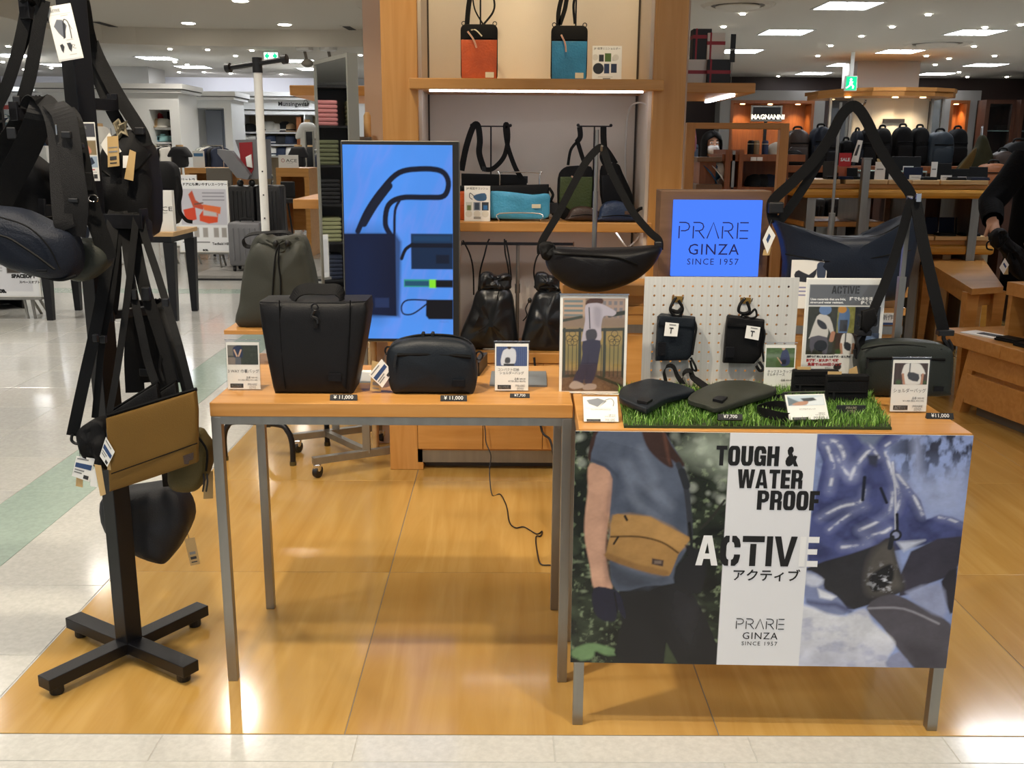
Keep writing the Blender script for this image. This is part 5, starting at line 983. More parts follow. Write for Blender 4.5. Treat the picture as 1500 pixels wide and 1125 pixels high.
# ---- ACTIVE board
AY=2.55;x0_,x1_=at(1178,480,AY).x,at(1294,480,AY).x;h=at(1236,408,AY).z-TZ2;wd=x1_-x0_
ca=Canvas(150,190,'#ecebe8',wd/h);ca.rect(.03,.05,.97,.27,'#6a6c72');
def bk(x0,y0,x1,y1,f_):
 sub=Canvas(int(150*(x1-x0))+2,int(190*(y1-y0))+2,'#444444',(x1-x0)*wd/((y1-y0)*h));f_(sub);iy,ix=int(y0*189),int(x0*149);hh_,ww_=sub.c.shape[:2];ca.c[iy:iy+hh_,ix:ix+ww_]=sub.c[:ca.c.shape[0]-iy,:ca.c.shape[1]-ix]
def ab(c):
 c.c[:]=np.array(lin('#3a3b30'))*(.4+1.1*fbm(c.u,c.v,12,8))[...,None];c.poly([(.1,.62),(.3,.2),(.5,.16),(.75,.22),(.92,.5),(.86,.6),(.72,.45),(.7,.66),(.12,.66)],'#d6d2ce',smooth=2);c.disc(.58,.06,.11,'#6a86b4');c.poly([(.34,.26),(.6,.34),(.68,.46),(.5,.46),(.34,.36)],'#33343a',smooth=3);c.poly([(.12,.64),(.7,.64),(.74,.96),(.6,1),(.4,.7),(.2,.98)],'#5a5660',smooth=2);c.line([(.9,.55),(.86,.7)],.08,'#b98468');c.disc(.5,.82,.12,'#1a1a1c')
def ab2(c):c.c[:]=np.array(lin('#8c8a52'))*(.6+.8*fbm(c.u,c.v,8,9))[...,None];c.poly([(.1,.2),(.5,0),(.7,.3),(.6,1),(.1,1)],'#5f7ba6',smooth=2);c.rect(.15,.5,.6,.95,'#41434a');c.disc(.25,.1,.14,'#c98e3a')
def ab3(c):c.c[:]=np.array(lin('#34363c'))*(.7+.6*fbm(c.u,c.v,6,3))[...,None];c.line([(.1,.3),(.6,.2),(.9,.4)],.02,'#55585e',smooth=3);c.rect(.6,.68,.92,.74,'#9a9aa0')
def ab5(c):c.c[:]=np.array(lin('#3f4a60'));c.poly([(0,.3),(.5,0),(1,.4),(1,.6),(.4,.8),(0,.9)],'#8fa5c6',.06);c.poly([(.2,.6),(1,.5),(1,1),(0,1)],'#32343c',.04)
bk(.04,.29,.41,.79,ab);bk(.42,.29,.64,.56,ab2);bk(.65,.29,.97,.56,ab3);bk(.42,.57,.68,.79,ph_white);bk(.69,.57,.97,.79,ab5)
ca.disc(.46,.93,.036,'#2c2d30')
t=thing('info_board','white framed info board headed ACTIVE on the right table','info board',M=Matrix.Translation(((x0_+x1_)/2,AY,TZ2))@Matrix.Rotation(-.03,4,'X'))
obj('board',MB().box((-wd/2,0,0),(wd/2,.004,h),.001),'card',t,local=True);ca.mesh('board_print',wd*.97,h*.83,(0,-.0008,h*.155),t,'print_gloss');obj('acrylic_cover',MB().box((-wd/2,-.006,0),(wd/2,-.0045,h)),'acrylic',t,local=True);obj('board_foot',MB().box((-wd*.3,.004,0),(wd*.3,.05,.004)),'acrylic',t,local=True)
mat('ink_grey','#26272b',.6);mat('ink_red','#a8202a',.6)
ht=lambda f_:h*.155+h*.83*(1-f_)
active(wd*.38,h*.068,(-wd*.18,-.0016,ht(.145)),'ink_grey',t);text('アクティブ',h*.02,(0,-.0016,ht(.17)),'ink_grey',t)
text('Uses materials that are light,',h*.027,(-wd*.44,-.0016,ht(.205)),'ink_white',t,align='LEFT',bold=.0003);text('strong,and water resistant.',h*.027,(-wd*.44,-.0016,ht(.238)),'ink_white',t,align='LEFT',bold=.0003);text('誰でも水を通さず',h*.034,(wd*.44,-.0016,ht(.20)),'ink_white',t,align='RIGHT',bold=.0003);text('軽くて強い',h*.034,(wd*.44,-.0016,ht(.243)),'ink_white',t,align='RIGHT',bold=.0003)
text('過酷な使用にも耐える耐摩耗・耐久素材',h*.022,(-wd*.44,-.0016,ht(.82)),'ink_grey',t,align='LEFT',bold=.0002);text('耐摩耗・耐久性能 試験',h*.028,(-wd*.44,-.0016,ht(.862)),'ink_red',t,align='LEFT',bold=.0004);text('負荷で10,000回クリア',h*.031,(-wd*.42,-.0016,ht(.905)),'ink_red',t,align='LEFT',bold=.0004);text('実物はこちら→',h*.018,(-wd*.2,-.0016,ht(.943)),'ink_grey',t,align='LEFT')
# ---- wallets and name plate
def wallet(label,u0,v0,u1,v1,Y,zipy,tagu):
 x0,x1,z0,z1=pr(u0,v0,u1,v1,Y);t=thing('wallet',label,'wallet',((x0+x1)/2,Y,TZ2));z0=TZ2+.001
 obj('body',MB().inflate(rrect(x1-x0,z1-z0,.005,3,(x0+x1)/2,(z0+z1)/2),.02,.6,6,2,M=Matrix.Translation((0,Y,0))),'nylon2',t,True)
 zz=at(0,zipy,Y).z;zp=obj('front_zip',MB().tube([(x0+.006,Y-.01,zz),(x1-.008,Y-.01,zz)],.0025,6),'zip',t);obj('zip_pull',MB().strap([V((x0+.018,Y-.013,zz)),V((x0+.018,Y-.014,zz-.018))],.005,.002),'rubber',zp)
 obj('flap_band',MB().box((x0+.002,Y-.011,z1-.016),(x1-.002,Y+.011,z1-.002),.002),'webbing',t)
 x=at(tagu,v0,Y).x;obj('price_slip',MB().box((x-.017,Y-.004,z1-.003),(x+.017,Y-.002,z1+.007)),'paper_tan',t)
 obj('label_patch',MB().box((x1-.03,Y-.0125,z0+.012),(x1-.008,Y-.010,z0+.022)),'pu_black',t)
wallet('black zip wallet standing behind its twin beside the turf',1159,541,1226,600,2.44,557,1177);wallet('black zip wallet standing in front with a paper slip',1208,548,1270,606,2.375,567,1222)
t=thing('name_plate','small dark brand name plate standing on the turf','sign',gr(1247,606,TZ2+.012));Y=gr(1247,607,TZ2+.012).y;x0,x1,z0,z1=pr(1226,594,1268,607,Y)
obj('plate',MB().prism([(0,z0),(.012,z0),(.004,z1),(0,z1)],x0,x1,Matrix(((0,1,0,0),(1,0,0,Y),(0,0,1,0),(0,0,0,1)))),'logo_dark',t)
iv=wmat(t).inverted();q=iv@V(((x0+x1)/2,Y-.0008,z1-.003));prare((x1-x0)*.38,q,'cream',t)
# ---- shoulder bag with its pole
BY=yb(1325,584,TZ2)+.045
t=thing('shoulder_bag','dark green-grey shoulder bag with wide strap on the right table','shoulder bag',(at(1325,580,BY).x,BY,TZ2))
P=crom2(ppl([(1253,530),(1256,516),(1264,505),(1282,499),(1322,497),(1368,501),(1386,508),(1391,520),(1390,543),(1387,568)],BY)+[(at(1380,580,BY).x,TZ2+.002),(at(1310,582,BY).x,TZ2+.001),(at(1272,580,BY).x,TZ2+.002)]+ppl([(1262,566),(1256,548)],BY),4)
obj('body',MB().inflate(P,.085,.5,5,2,M=Matrix.Translation((0,BY,0)),wr=.003,ws=12),'pu_dgreen',t,True)
zp=obj('front_zip',MB().tube(crom([at(a,b,BY-.041)for a,b in((1270,525),(1320,525),(1384,527))],4),.004,6),'zip',t,True);obj('zip_pull',MB().strap([at(1271,526,BY-.045),at(1269,540,BY-.046)],.006,.003),'rubber',zp)
obj('top_seam',MB().tube(crom([at(a,b,BY-.035)for a,b in((1262,512),(1285,507),(1325,505),(1380,512))],4),.002,5),'zip',t)
obj('label_patch',MB().box(at(1368,566,BY-.043),at(1382,573,BY-.046)),'pu_black',t)
obj('strap',MB().strap(crom([at(1258,512,BY),at(1262,492,BY),at(1276,462,BY),at(1300,405,BY+.02),at(1320,345,BY+.03),at(1332,302,BY+.03),at(1336,292,BY+.03)],5),[.03]*3*5+[.022]*16 and .024,.003),'webbing',t)
obj('strap',MB().strap(crom([at(1336,292,BY+.03),at(1342,300,BY+.03),at(1350,345,BY+.02),at(1362,400,BY+.01),at(1375,455,BY),at(1383,490,BY)],5),.03,.003),'webbing',t)
for pts in([(1384,488),(1382,496),(1388,505),(1392,516),(1394,508),(1389,498)],[(1262,490),(1256,500),(1258,512),(1254,524),(1252,512)]):cl=obj('strap_clip',MB().tube(crom([at(a,b,BY-.005)for a,b in pts],4),.005,6),'rubber',t,True)
obj('clip_bar',MB().box(at(1376,484,BY-.012),at(1392,490,BY+.012),.002),'rubber',t);obj('clip_bar',MB().box(at(1256,484,BY-.012),at(1272,490,BY+.012),.002),'rubber',t);obj('strap_slider',MB().box(at(1260,462,BY-.012),at(1280,476,BY+.012),.003),'rubber',t);obj('strap_end',MB().inflate(ppl([(1262,455),(1280,450),(1284,470),(1268,488),(1260,478)],BY-.01),.02,.4,M=Matrix.Translation((0,BY-.01,0))),'webbing',t,True)
hangtag(t,[(1244,541),(1255,536),(1257,548),(1243,549)],BY-.06,'paper_tan')
t=thing('pole_stand','square steel pole stand behind the shoulder bag on the right table','display stand',(at(1312,495,BY+.07).x,BY+.07,TZ2));xb=at(1312,500,BY+.07).x;zt_=at(1335,287,BY+.07).z
obj('stand_pole',MB().box((xb-.006,BY+.064,TZ2),(xb+.006,BY+.076,zt_),.001),'steel',t);obj('pole_sleeve',MB().box((xb-.009,BY+.061,TZ2),(xb+.009,BY+.079,at(1316,405,BY+.07).z),.001),'steel',t)
obj('stand_base',MB().box((xb-.07,BY+.02,TZ2),(xb+.09,BY+.13,TZ2+.005),.001),'grey_plate',t);obj('top_hook',MB().box((xb-.006,BY+.015,zt_-.012),(xb+.006,BY+.07,zt_-.004)).box((xb-.006,BY+.012,zt_-.012),(xb+.006,BY+.018,zt_+.008)),'chrome',t)
# ================================================================ cabinet behind the right table, lit sign, navy bag
CBY=3.3;cbz=at(900,418,CBY).z
t=thing('low_cabinet','oak low cabinet standing behind the right table','cabinet',(.76,CBY,0));cx0,cx1=at(824,430,CBY).x,at(1326,470,CBY).x
obj('cabinet_top',MB().box((cx0,CBY,cbz-.036),(cx1,CBY+.19,cbz),.002),'oak',t);obj('rail',MB().box((cx0,CBY+.004,at(0,455,CBY).z),(cx1,CBY+.02,at(0,444,CBY).z)),'oak',t);obj('recess_panel',MB().box((cx0+.01,CBY+.03,cbz-.1),(cx1-.01,CBY+.18,cbz-.036)),'oak',t)
obj('cabinet_body',MB().box((cx0+.005,CBY+.01,.05),(cx1-.005,CBY+.185,at(0,455,CBY).z)),'oak',t);obj('steel_band',MB().box((cx0+.004,CBY+.006,at(0,483,CBY).z),(cx1-.004,CBY+.012,at(0,471,CBY).z)),'steel',t);obj('plinth',MB().box((cx0+.03,CBY+.05,0),(cx1-.03,CBY+.17,.05)),'vent_grey',t)
for i in range(3):obj('cabinet_door',MB().box((cx0+.008+i*(cx1-cx0-.01)/3,CBY+.002,.07),(cx0+.002+(i+1)*(cx1-cx0-.01)/3,CBY+.010,at(0,486,CBY).z),.001),'oak',t)
SG=3.2
t=thing('pole_stand','slim steel pole stand holding up the large black sling bag','display stand',(at(872,300,3.37).x,3.37,cbz));xp=at(872,300,3.37).x
obj('stand_pole',MB().tube([(xp,3.37,cbz),(xp,3.37,at(872,190,3.37).z)],.006,10),'steel',t);obj('pole_sleeve',MB().tube([(xp,3.37,cbz),(xp,3.37,at(872,280,3.37).z)],.0085,10),'steel',t);obj('stand_base',MB().box((xp-.09,3.32,cbz),(xp+.09,3.48,cbz+.008),.002),'steel',t);obj('top_hook',MB().tube([(xp,3.37,at(872,220,3.37).z),(xp,3.2,at(872,221,3.37).z),(xp,3.19,at(872,214,3.37).z)],.004,6),'steel',t)
t=thing('sling_bag','large black crescent sling bag hanging from a steel pole','sling bag',at(880,427,SG))
obj('body',MB().inflate(crom2(ppl([(800,366),(812,361),(860,363),(920,362),(966,360),(964,376),(950,395),(925,413),(890,425),(862,427),(835,421),(812,405),(800,388)],SG),4),.12,.15,3,2,M=Matrix.Translation((0,SG,0)),wr=.006,ws=12),'pu_black',t,True)
obj('front_zip',MB().tube(crom([at(a,b,SG-.058)for a,b in((812,372),(860,374),(905,378),(935,388))],5),.003,6),'zip',t,True)
obj('strap',MB().strap(crom([at(a,b,SG)for a,b in((792,372),(794,354),(815,318),(840,270),(858,238),(876,218),(884,220),(893,246),(910,280),(928,312),(952,340),(965,352),(966,366))],6),.024,.003),'webbing',t)
for u,v in((796,366),(964,358)):q=at(u,v,SG);obj('strap_buckle',MB().box(q-V((.012,.01,.01)),q+V((.012,.01,.01)),.004),'rubber',t)
obj('strap_bunch',MB().inflate(crom2(ppl([(790,358),(806,354),(814,364),(806,380),(794,378)],SG-.02),3),.04,.3,M=Matrix.Translation((0,SG-.02,0)),wr=.01,ws=60),'webbing',t,True)
emis('sign_blue','#4a7cf6',1.15);mat('sign_ink','#141a66',.5)
LYS=3.36;x0,x1,_,z1=pr(966,279,1127,400,LYS)
t=thing('light_sign','walnut box sign with glowing blue brand panel','lit sign',((x0+x1)/2,LYS,cbz));zz0=cbz
obj('sign_box',MB().box((x0,LYS,zz0),(x1,LYS+.11,z1),.003),'walnut',t)
a,b,c,d=pr(985,293,1114,405,LYS-.02);c=max(c,cbz+.004);obj('light_panel',MB().box((a,LYS-.02,c),(b,LYS-.002,d),.002),'sign_blue',t);obj('panel_spacer',MB().box((a+.03,LYS-.004,c+.03),(b-.03,LYS+.001,d-.03)),'steel',t)
iv=wmat(t).inverted();q=iv@V((at(1047,325,LYS-.02).x,LYS-.0206,at(1047,326,LYS-.02).z));prare(at(1100,340,LYS).x-at(997,340,LYS).x,q,'sign_ink',t)
t=thing('pole_stand','tall thin steel pole stand behind the navy crossbody bag','display stand',(at(1214,338,3.42).x,3.42,cbz));xb=at(1220,300,3.42).x;zt_=at(1238,150,3.42).z
obj('stand_pole',MB().tube([(xb,3.42,cbz),(xb,3.42,zt_)],.005,10),'steel',t);obj('pole_sleeve',MB().tube([(xb,3.42,cbz),(xb,3.42,at(1215,312,3.42).z)],.011,10),'steel',t);obj('stand_base',MB().box((xb-.07,3.37,cbz),(xb+.07,3.48,cbz+.006),.001),'steel',t);obj('top_hook',MB().tube(crom([V((xb,3.42,zt_-.03)),V((xb+.01,3.25,zt_-.02)),V((xb+.012,3.22,zt_+.0))],4),.004,6),'chrome',t)
NY=3.2
t=thing('crossbody_bag','large navy crossbody bag hanging behind the info board','crossbody bag',at(1235,440,NY))
P=crom2(ppl([(1132,322),(1148,330),(1166,331),(1214,345),(1260,346),(1285,343),(1312,330),(1334,314),(1340,335),(1338,360),(1328,404),(1310,438),(1240,434),(1155,422),(1149,385),(1143,350)],NY),3)
obj('body',MB().inflate(P,.16,.3,3,2,M=Matrix.Translation((0,NY,0)),wr=.012,ws=9,seed=2),'pu_navy',t,True)
obj('top_zip',MB().tube(crom([at(a,b,NY-.03)for a,b in((1140,330),(1180,338),(1214,347),(1283,347),(1330,322))],5),.004,6),'zip',t,True);obj('front_seam',MB().tube(crom([at(a,b,NY-.08)for a,b in((1150,372),(1235,384),(1335,366))],4),.002,5),'zip',t)
obj('strap',MB().strap(crom([at(a,b,NY)for a,b in((1134,326),(1130,308),(1134,292),(1160,268),(1190,238),(1215,203),(1231,172),(1245,157),(1256,158),(1270,178),(1290,220),(1315,258),(1334,285),(1340,316))],5),.034,.003),'webbing',t)
obj('strap_tail',MB().strap(crom([at(a,b,NY+.03)for a,b in((1140,326),(1160,300),(1185,262),(1205,226))],5),.03,.003),'webbing',t)
obj('strap_buckle',MB().box(at(1127,296,NY-.02),at(1143,312,NY+.02),.005),'rubber',t);hangtag(t,[(1117,352),(1127,330),(1136,345),(1124,372)],NY-.08,'card',[(1127,332,NY-.08),(1130,322,NY-.02)],[((.3,.3,.7,.6),'tag_blue')]);hangtag(t,[(1119,366),(1130,362),(1127,374),(1117,374)],NY-.075,'paper_tan')
def cardC(c):
 c.poly([(.08,.3),(.2,.2),(.5,.3),(.72,.16),(.62,.42),(.2,.44)],'#2c2f38',smooth=2);c.poly([(.72,.08),(.86,.03),(.97,.1),(.96,.38),(.76,.38)],'#3c475c',smooth=3)
 for y_ in(.55,.63,.71):c.rect(.08,y_,.62,y_+.03,'#8c8cb4')
picard(1158,381,1210,452,3.12,None,'white info card with a small jacket picture before the navy bag',cardC,None,.02)
t_=[o for o in COL.objects if o.name.startswith('info_card')and o.parent is None][-1];obj('card_leg',MB().box((-.01,.004,-(t_.location.z-cbz)),(.01,.2,-(t_.location.z-cbz)+.003)).box((-.01,.003,-(t_.location.z-cbz)),(.01,.006,.05)),'acrylic',t_,local=True)
x0,x1,z0,z1=pr(1294,459,1321,476,CBY-.004);t=thing('paper_notice','white notice card stuck on the cabinet front','notice',((x0+x1)/2,CBY-.004,z0));obj('notice_sheet',MB().box((x0,CBY-.004,z0),(x1,CBY+.004,z1)),'card',t);obj('notice_strip',MB().box((x0,CBY-.0045,z0),(x1,CBY-.0035,z0+.008)),'tag_blue',t);text('新作 2色',.02,(0,-.001,(z1-z0)*.62),'ink_black',t)
p_=price(1288,1304,422,429,cbz,'¥9,900','black price tag on the low cabinet behind the info board')
# ================================================================ bag rack on the left
SC=V((-1.037,2.49,0));SA=math.radians(-33)
bp=thing('bag_rack','black steel bag rack with crossed feet hung full of bags','rack',SC)
RMx=Matrix.Translation(SC)@Matrix.Rotation(SA,4,'Z')
obj('post',MB().box((-.025,-.025,.05),(.025,.025,1.80),.002,RMx),'black_metal',bp)
for k_ in range(4):
 Mk=RMx@Matrix.Rotation(k_*math.pi/2,4,'Z')
 a_=obj('foot_arm',MB().box((.024,-.025,.026),(.255,.025,.058),.002,Mk),'black_metal',bp)
 obj('foot_pad',MB().lathe([(.016,0),(.018,.004),(.018,.022),(.014,.027)],14,Mk@Matrix.Translation((.222,0,0))),'rubber',a_)
obj('foot_hub',MB().box((-.026,-.026,.024),(.026,.026,.06),0,RMx),'black_metal',bp)
def rarm(p,h=.028,w_=.03):
 z=p.z;q=V((SC.x,SC.y,z));d=(p-q);d.z=0;L=d.length;a=math.atan2(d.y,d.x);Mk=Matrix.Translation(q)@Matrix.Rotation(a,4,'Z')
 o=obj('hanging_arm',MB().box((.02,-w_/2,-h),(L,w_/2,0),.002,Mk),'black_metal',bp);obj('arm_stop',MB().box((L-.006,-w_/2,-h),(L,w_/2,.014),.001,Mk),'black_metal',o);return q,p
A1=rarm(at(34,8,2.36));A2=rarm(at(18,158,2.34));A2r=rarm(at(166,146,2.60));A3=rarm(at(212,314,2.46),.035);A3l=rarm(at(60,300,2.40));A4=rarm(at(236,446,2.62),.022,.022)
def hbag(name,label,cat,outl,Y,D,m_,edge=.35,wr=.008,ws=12,sm=4,seed=0,n=4,group=None):
 P=ppl(outl,Y);t=thing(name,label,cat,(sum(p[0]for p in P)/len(P),Y,min(p[1]for p in P)),0,group)
 obj('body',MB().inflate(crom2(P,sm)if sm else P,D,edge,n,2,M=Matrix.Translation((0,Y,0)),wr=wr,ws=ws,seed=seed),m_,t,True);return t
def straps(t,lst,m_='webbing',nm='strap'):
 for pts,wd in lst:obj(nm,MB().strap(crom([at(*p)for p in pts],5),wd,.0028,(1,.25,0)),m_,t)
def blk(t,u0,v0,u1,v1,Y,nm='strap_buckle',m_='rubber',dep=.014):obj(nm,MB().box(at(u0,v0,Y),at(u1,v1,Y+dep),.003),m_,t)
t=hbag('sling_bag','navy sling bag hanging low on the bag rack by a wide black strap','sling bag',[(-80,330),(-40,302),(0,302),(37,308),(75,326),(106,340),(116,360),(119,386),(110,405),(86,409),(49,401),(20,391),(0,381),(-40,376),(-75,360)],2.26,.14,'navy_nylon',.2,.008,9,3,4,3)
obj('front_zip',MB().tube(crom([at(a,b,2.185)for a,b in((-60,345),(0,345),(40,366),(80,395))],5),.003,6),'zip',t,True);obj('panel_seam',MB().tube(crom([at(a,b,2.19)for a,b in((0,318),(40,332),(70,360),(88,395))],5),.0018,5),'zip',t,True);obj('bottom_piping',MB().tube(crom([at(a,b,2.225)for a,b in((-40,376),(0,382),(22,392),(50,402),(86,410),(112,404))],5),.004,6),'webbing',t,True);blk(t,52,395,70,399,2.19,'label_patch','pu_black',.004)
straps(t,[([(98,336,2.24),(92,320,2.24),(88,270,2.26),(86,215,2.29),(80,175,2.31),(68,150,2.335),(52,146,2.34),(42,160,2.35)],.042)],'web_light')
straps(t,[([(108,345,2.25),(112,300,2.25),(106,250,2.26),(100,200,2.28),(93,168,2.30),(78,152,2.33)],.05)],'web_light');blk(t,88,192,107,203,2.26);blk(t,98,290,118,297,2.245)
blk(t,80,182,86,198,2.262,'metal_clip','chrome',.006)
t=hbag('belt_bag','dark olive belt bag tucked behind the navy sling on the rack','belt bag',[(112,352),(135,350),(158,366),(163,382),(150,398),(132,410),(112,410),(100,400),(98,370)],2.34,.08,'pu_grey',.3,.006,14,3,7)
straps(t,[([(158,380,2.32),(150,352,2.32),(138,318,2.32),(128,280,2.32),(118,230,2.32),(108,180,2.33),(96,160,2.36)],.04)],'webbing');blk(t,106,209,125,218,2.30);blk(t,112,252,138,280,2.302,'strap_keeper','web_light',.006)
obj('d_ring',MB().tube([at(136,291,2.30)+V((math.cos(a)*.011,0,math.sin(a)*.008))for a in[2*math.pi*i/12 for i in range(12)]],.0022,6,True),'chrome',t,True)
t=hbag('backpack','large black backpack hanging at the outer side of the bag rack','backpack',[(-60,340),(-55,240),(-20,205),(25,215),(60,238),(84,262),(92,320),(70,345),(10,345)],2.50,.16,'nylon',.4,.012,8,3,9)
straps(t,[([(64,148,2.345),(58,172,2.33),(38,220,2.36),(16,262,2.38),(-8,310,2.40)],.058),([(50,150,2.36),(38,172,2.36),(10,215,2.40),(-14,250,2.42)],.052)],'nylon');blk(t,8,186,28,204,2.345)
straps(t,[([(40,6,2.37),(33,45,2.37),(22,90,2.37),(6,135,2.37),(-16,175,2.37)],.026),([(50,4,2.38),(42,48,2.38),(20,105,2.38),(4,142,2.38),(-12,172,2.38)],.014),([(64,0,2.36),(56,45,2.36),(44,110,2.36),(33,148,2.36),(27,172,2.37)],.028)]);blk(t,17,140,34,156,2.345);straps(t,[([(36,6,2.365),(50,0,2.355),(66,2,2.36)],.03)])
t=hbag('shoulder_tote','black shoulder tote stuffed with tissue hanging on the bag rack','tote bag',[(150,250),(158,215),(175,196),(200,190),(214,205),(224,222),(229,255),(232,285),(228,342),(190,350),(150,352),(143,300)],2.64,.14,'nylon',.4,.016,12,3,12)
straps(t,[([(134,62,2.60),(146,90,2.60),(172,138,2.60),(196,176,2.60),(208,196,2.60),(214,214,2.60)],.034),([(136,96,2.61),(150,130,2.61),(164,162,2.61),(180,190,2.61)],.03)]);straps(t,[([(134,62,2.60),(126,30,2.55),(121,0,2.51),(124,10,2.54),(130,50,2.58),(136,96,2.61)],.028)]);blk(t,196,186,214,198,2.585)
obj('tissue',MB().inflate(crom2(ppl([(160,180),(168,173),(172,180),(181,176),(179,188),(183,200),(174,196),(168,206),(164,192)],2.56),1),.012,.4,M=Matrix.Translation((0,2.585,0)),wr=.02,ws=70),mat('tissue','#857c66',.9),t,True);obj('zip_edge',MB().tube(crom([at(a,b,2.575)for a,b in((150,250),(172,262),(200,250),(222,225))],4),.003,6),'zip',t,True)
hangtag(t,[(157,200),(173,199),(175,243),(158,245)],2.545,'paper_tan',[(164,200,2.545),(162,188,2.57)],[((.1,.35,.9,.38),'ink_soft'),((.1,.48,.9,.53),'ink_soft'),((.2,.66,.8,.78),'ink'),((.2,.86,.8,.9),'ink')]);hangtag(t,[(147,212),(160,194),(178,222),(160,232)],2.552,'card');hangtag(t,[(190,219),(199,223),(195,265),(182,262)],2.55,'paper_tan');hangtag(t,[(180,228),(190,228),(186,246),(180,246)],2.553,'card')
t=hbag('black_pouch','flat black pouch hanging behind the straps under the shoulder tote','pouch',[(150,320),(212,318),(220,345),(216,356),(152,358)],2.57,.06,'nylon',.5,.006,12,3,2)
def rcard(label,pts,Y,paintf,title):
 P=[at(u_,v_,Y)for u_,v_ in pts];c=(P[2]+P[3])/2;wd=(P[1]-P[0]).length;h=(P[0]-P[3]).length;ex=(P[1]-P[0]).normalized();ez=(P[0]-P[3]);ez=(ez-ex*ez.dot(ex)).normalized();ey=ez.cross(ex)
 M=Matrix((ex,ey,ez)).transposed().to_4x4();M.translation=c
 t=thing('rack_card',label,'card',M=M);obj('card_sheet',MB().box((-wd/2,0,0),(wd/2,.002,h)),'card',t,local=True)
 c_=Canvas(64,int(64*h/wd),'#e8e7e3',wd/h);paintf(c_);c_.mesh('printed_picture',wd*.96,h*.96,(0,-.0006,h*.02),t);active(wd*.42,h*.05,(-wd*.36,-.0012,h*.885),'ink_soft',t)
 obj('card_clip',MB().box((-.012,.002,h-.01),(.012,.03,h-.002)),'black_metal',t,local=True);return t
def rc1(c):
 c.line([(.08,.15),(.92,.15)],.004,'#8a8a88');c.poly([(.12,.36),(.3,.24),(.52,.26),(.66,.38),(.42,.6),(.26,.5)],'#6c7078',.005);c.poly([(.52,.3),(.62,.34),(.5,.6),(.4,.62)],'#2c2e34',.004);c.line([(.52,.34),(.6,.26),(.72,.3),(.76,.42),(.74,.62)],.02,'#2a2a2e',smooth=4);c.line([(.72,.3),(.84,.46)],.008,'#2a2a2e');c.poly([(.18,.72),(.3,.7),(.36,.76),(.26,.88),(.2,.82)],'#2f3034',.004);c.poly([(.48,.7),(.64,.7),(.7,.76),(.6,.88),(.52,.82)],'#3a3b40',.004);c.line([(.68,.74),(.8,.76),(.7,.8),(.82,.82)],.008,'#333',smooth=3)
 for y_ in(.18,.64,.92):c.rect(.5,y_,.8,y_+.01,'#9a9a96')
def rc2(c):c.rect(0,0,1,.24,'#4a4b52');c.poly([(.1,.3),(1,.3),(1,.56),(.2,.56)],'#8a7a5c',.01);c.poly([(.2,.34),(.5,.38),(.7,.5),(.4,.54)],'#d08a70',.01,3);c.rect(.1,.58,1,.78,'#9fb0c4');c.poly([(.3,.62),(.7,.6),(.84,.7),(.44,.77)],'#2a3348');c.rect(.1,.81,.8,.83,'#b03040');c.rect(.1,.86,.9,.87,'#888888');c.rect(.7,.9,.92,.98,'#333333')
def rc3(c):c.poly([(.06,.5),(.3,.34),(.6,.46),(.56,.7),(.3,.8),(.08,.66)],'#3a3f4c',.005,3);c.line([(.4,.2),(.44,.4)],.06,'#33343a');c.line([(.66,.2),(.84,.34)],.02,'#33343a');c.line([(.66,.36),(.8,.5)],.05,'#55565c');c.line([(.2,.8),(.3,.9)],.01,'#333');c.rect(.5,.9,1,1,'#a8863e')
rcard('white info card with two bag sketches at the top of the bag rack',[(77,8),(113,2),(123,86),(86,89)],2.37,rc1,'')
rcard('info card with a hand photo fixed behind straps on the bag rack',[(110,176),(136,176),(145,268),(122,262)],2.43,rc2,'');rcard('info card with small accessories halfway down the bag rack',[(110,307),(137,307),(147,366),(114,360)],2.37,rc3,'')
# ---- the lower cluster
t=hbag('flat_sacoche','mustard flat sacoche with black zip hanging in front on the rack','sacoche bag',[(157,612),(222,592),(287,572),(290,600),(290,676),(226,698),(162,719),(160,670)],2.31,.03,'mustard',.5,.003,9,0,1,8)
obj('top_zip',MB().tube([at(157,609,2.31),at(288,570,2.31)],.005,6),'zip',t,True);obj('bottom_seam',MB().tube([at(163,694,2.294),at(225,672,2.292),at(289,649,2.294)],.0014,5),'zip',t)
P=[at(*p,2.291)for p in((268,668),(283,663),(283,673),(277,675),(276,680),(270,680))];obj('label_patch',MB().add(P+[p+V((0,.003,0))for p in P],[tuple(range(6)),tuple(range(11,5,-1))]+[(i,(i+1)%6,(i+1)%6+6,i+6)for i in range(6)]),'leather_brown',t)
straps(t,[([(279,572,2.32),(262,505,2.34),(246,452,2.38),(230,400,2.42),(212,345,2.45),(206,312,2.46)],.018),([(160,606,2.33),(172,540,2.36),(186,440,2.40),(196,350,2.44),(200,312,2.455)],.016)]);blk(t,236,437,250,452,2.38)
t=hbag('flat_sacoche','black flat sacoche hanging just behind the mustard one','sacoche bag',[(160,606),(196,583),(232,560),(236,600),(232,690),(164,712)],2.37,.028,'nylon2',.5,.002,9,0,1,8);obj('top_zip',MB().tube([at(160,604,2.37),at(233,559,2.37)],.004,6),'zip',t);straps(t,[([(228,562,2.38),(217,530,2.39),(206,480,2.40),(196,432,2.42),(186,370,2.46),(182,318,2.48),(180,310,2.49)],.02)]);blk(t,191,424,203,438,2.405)
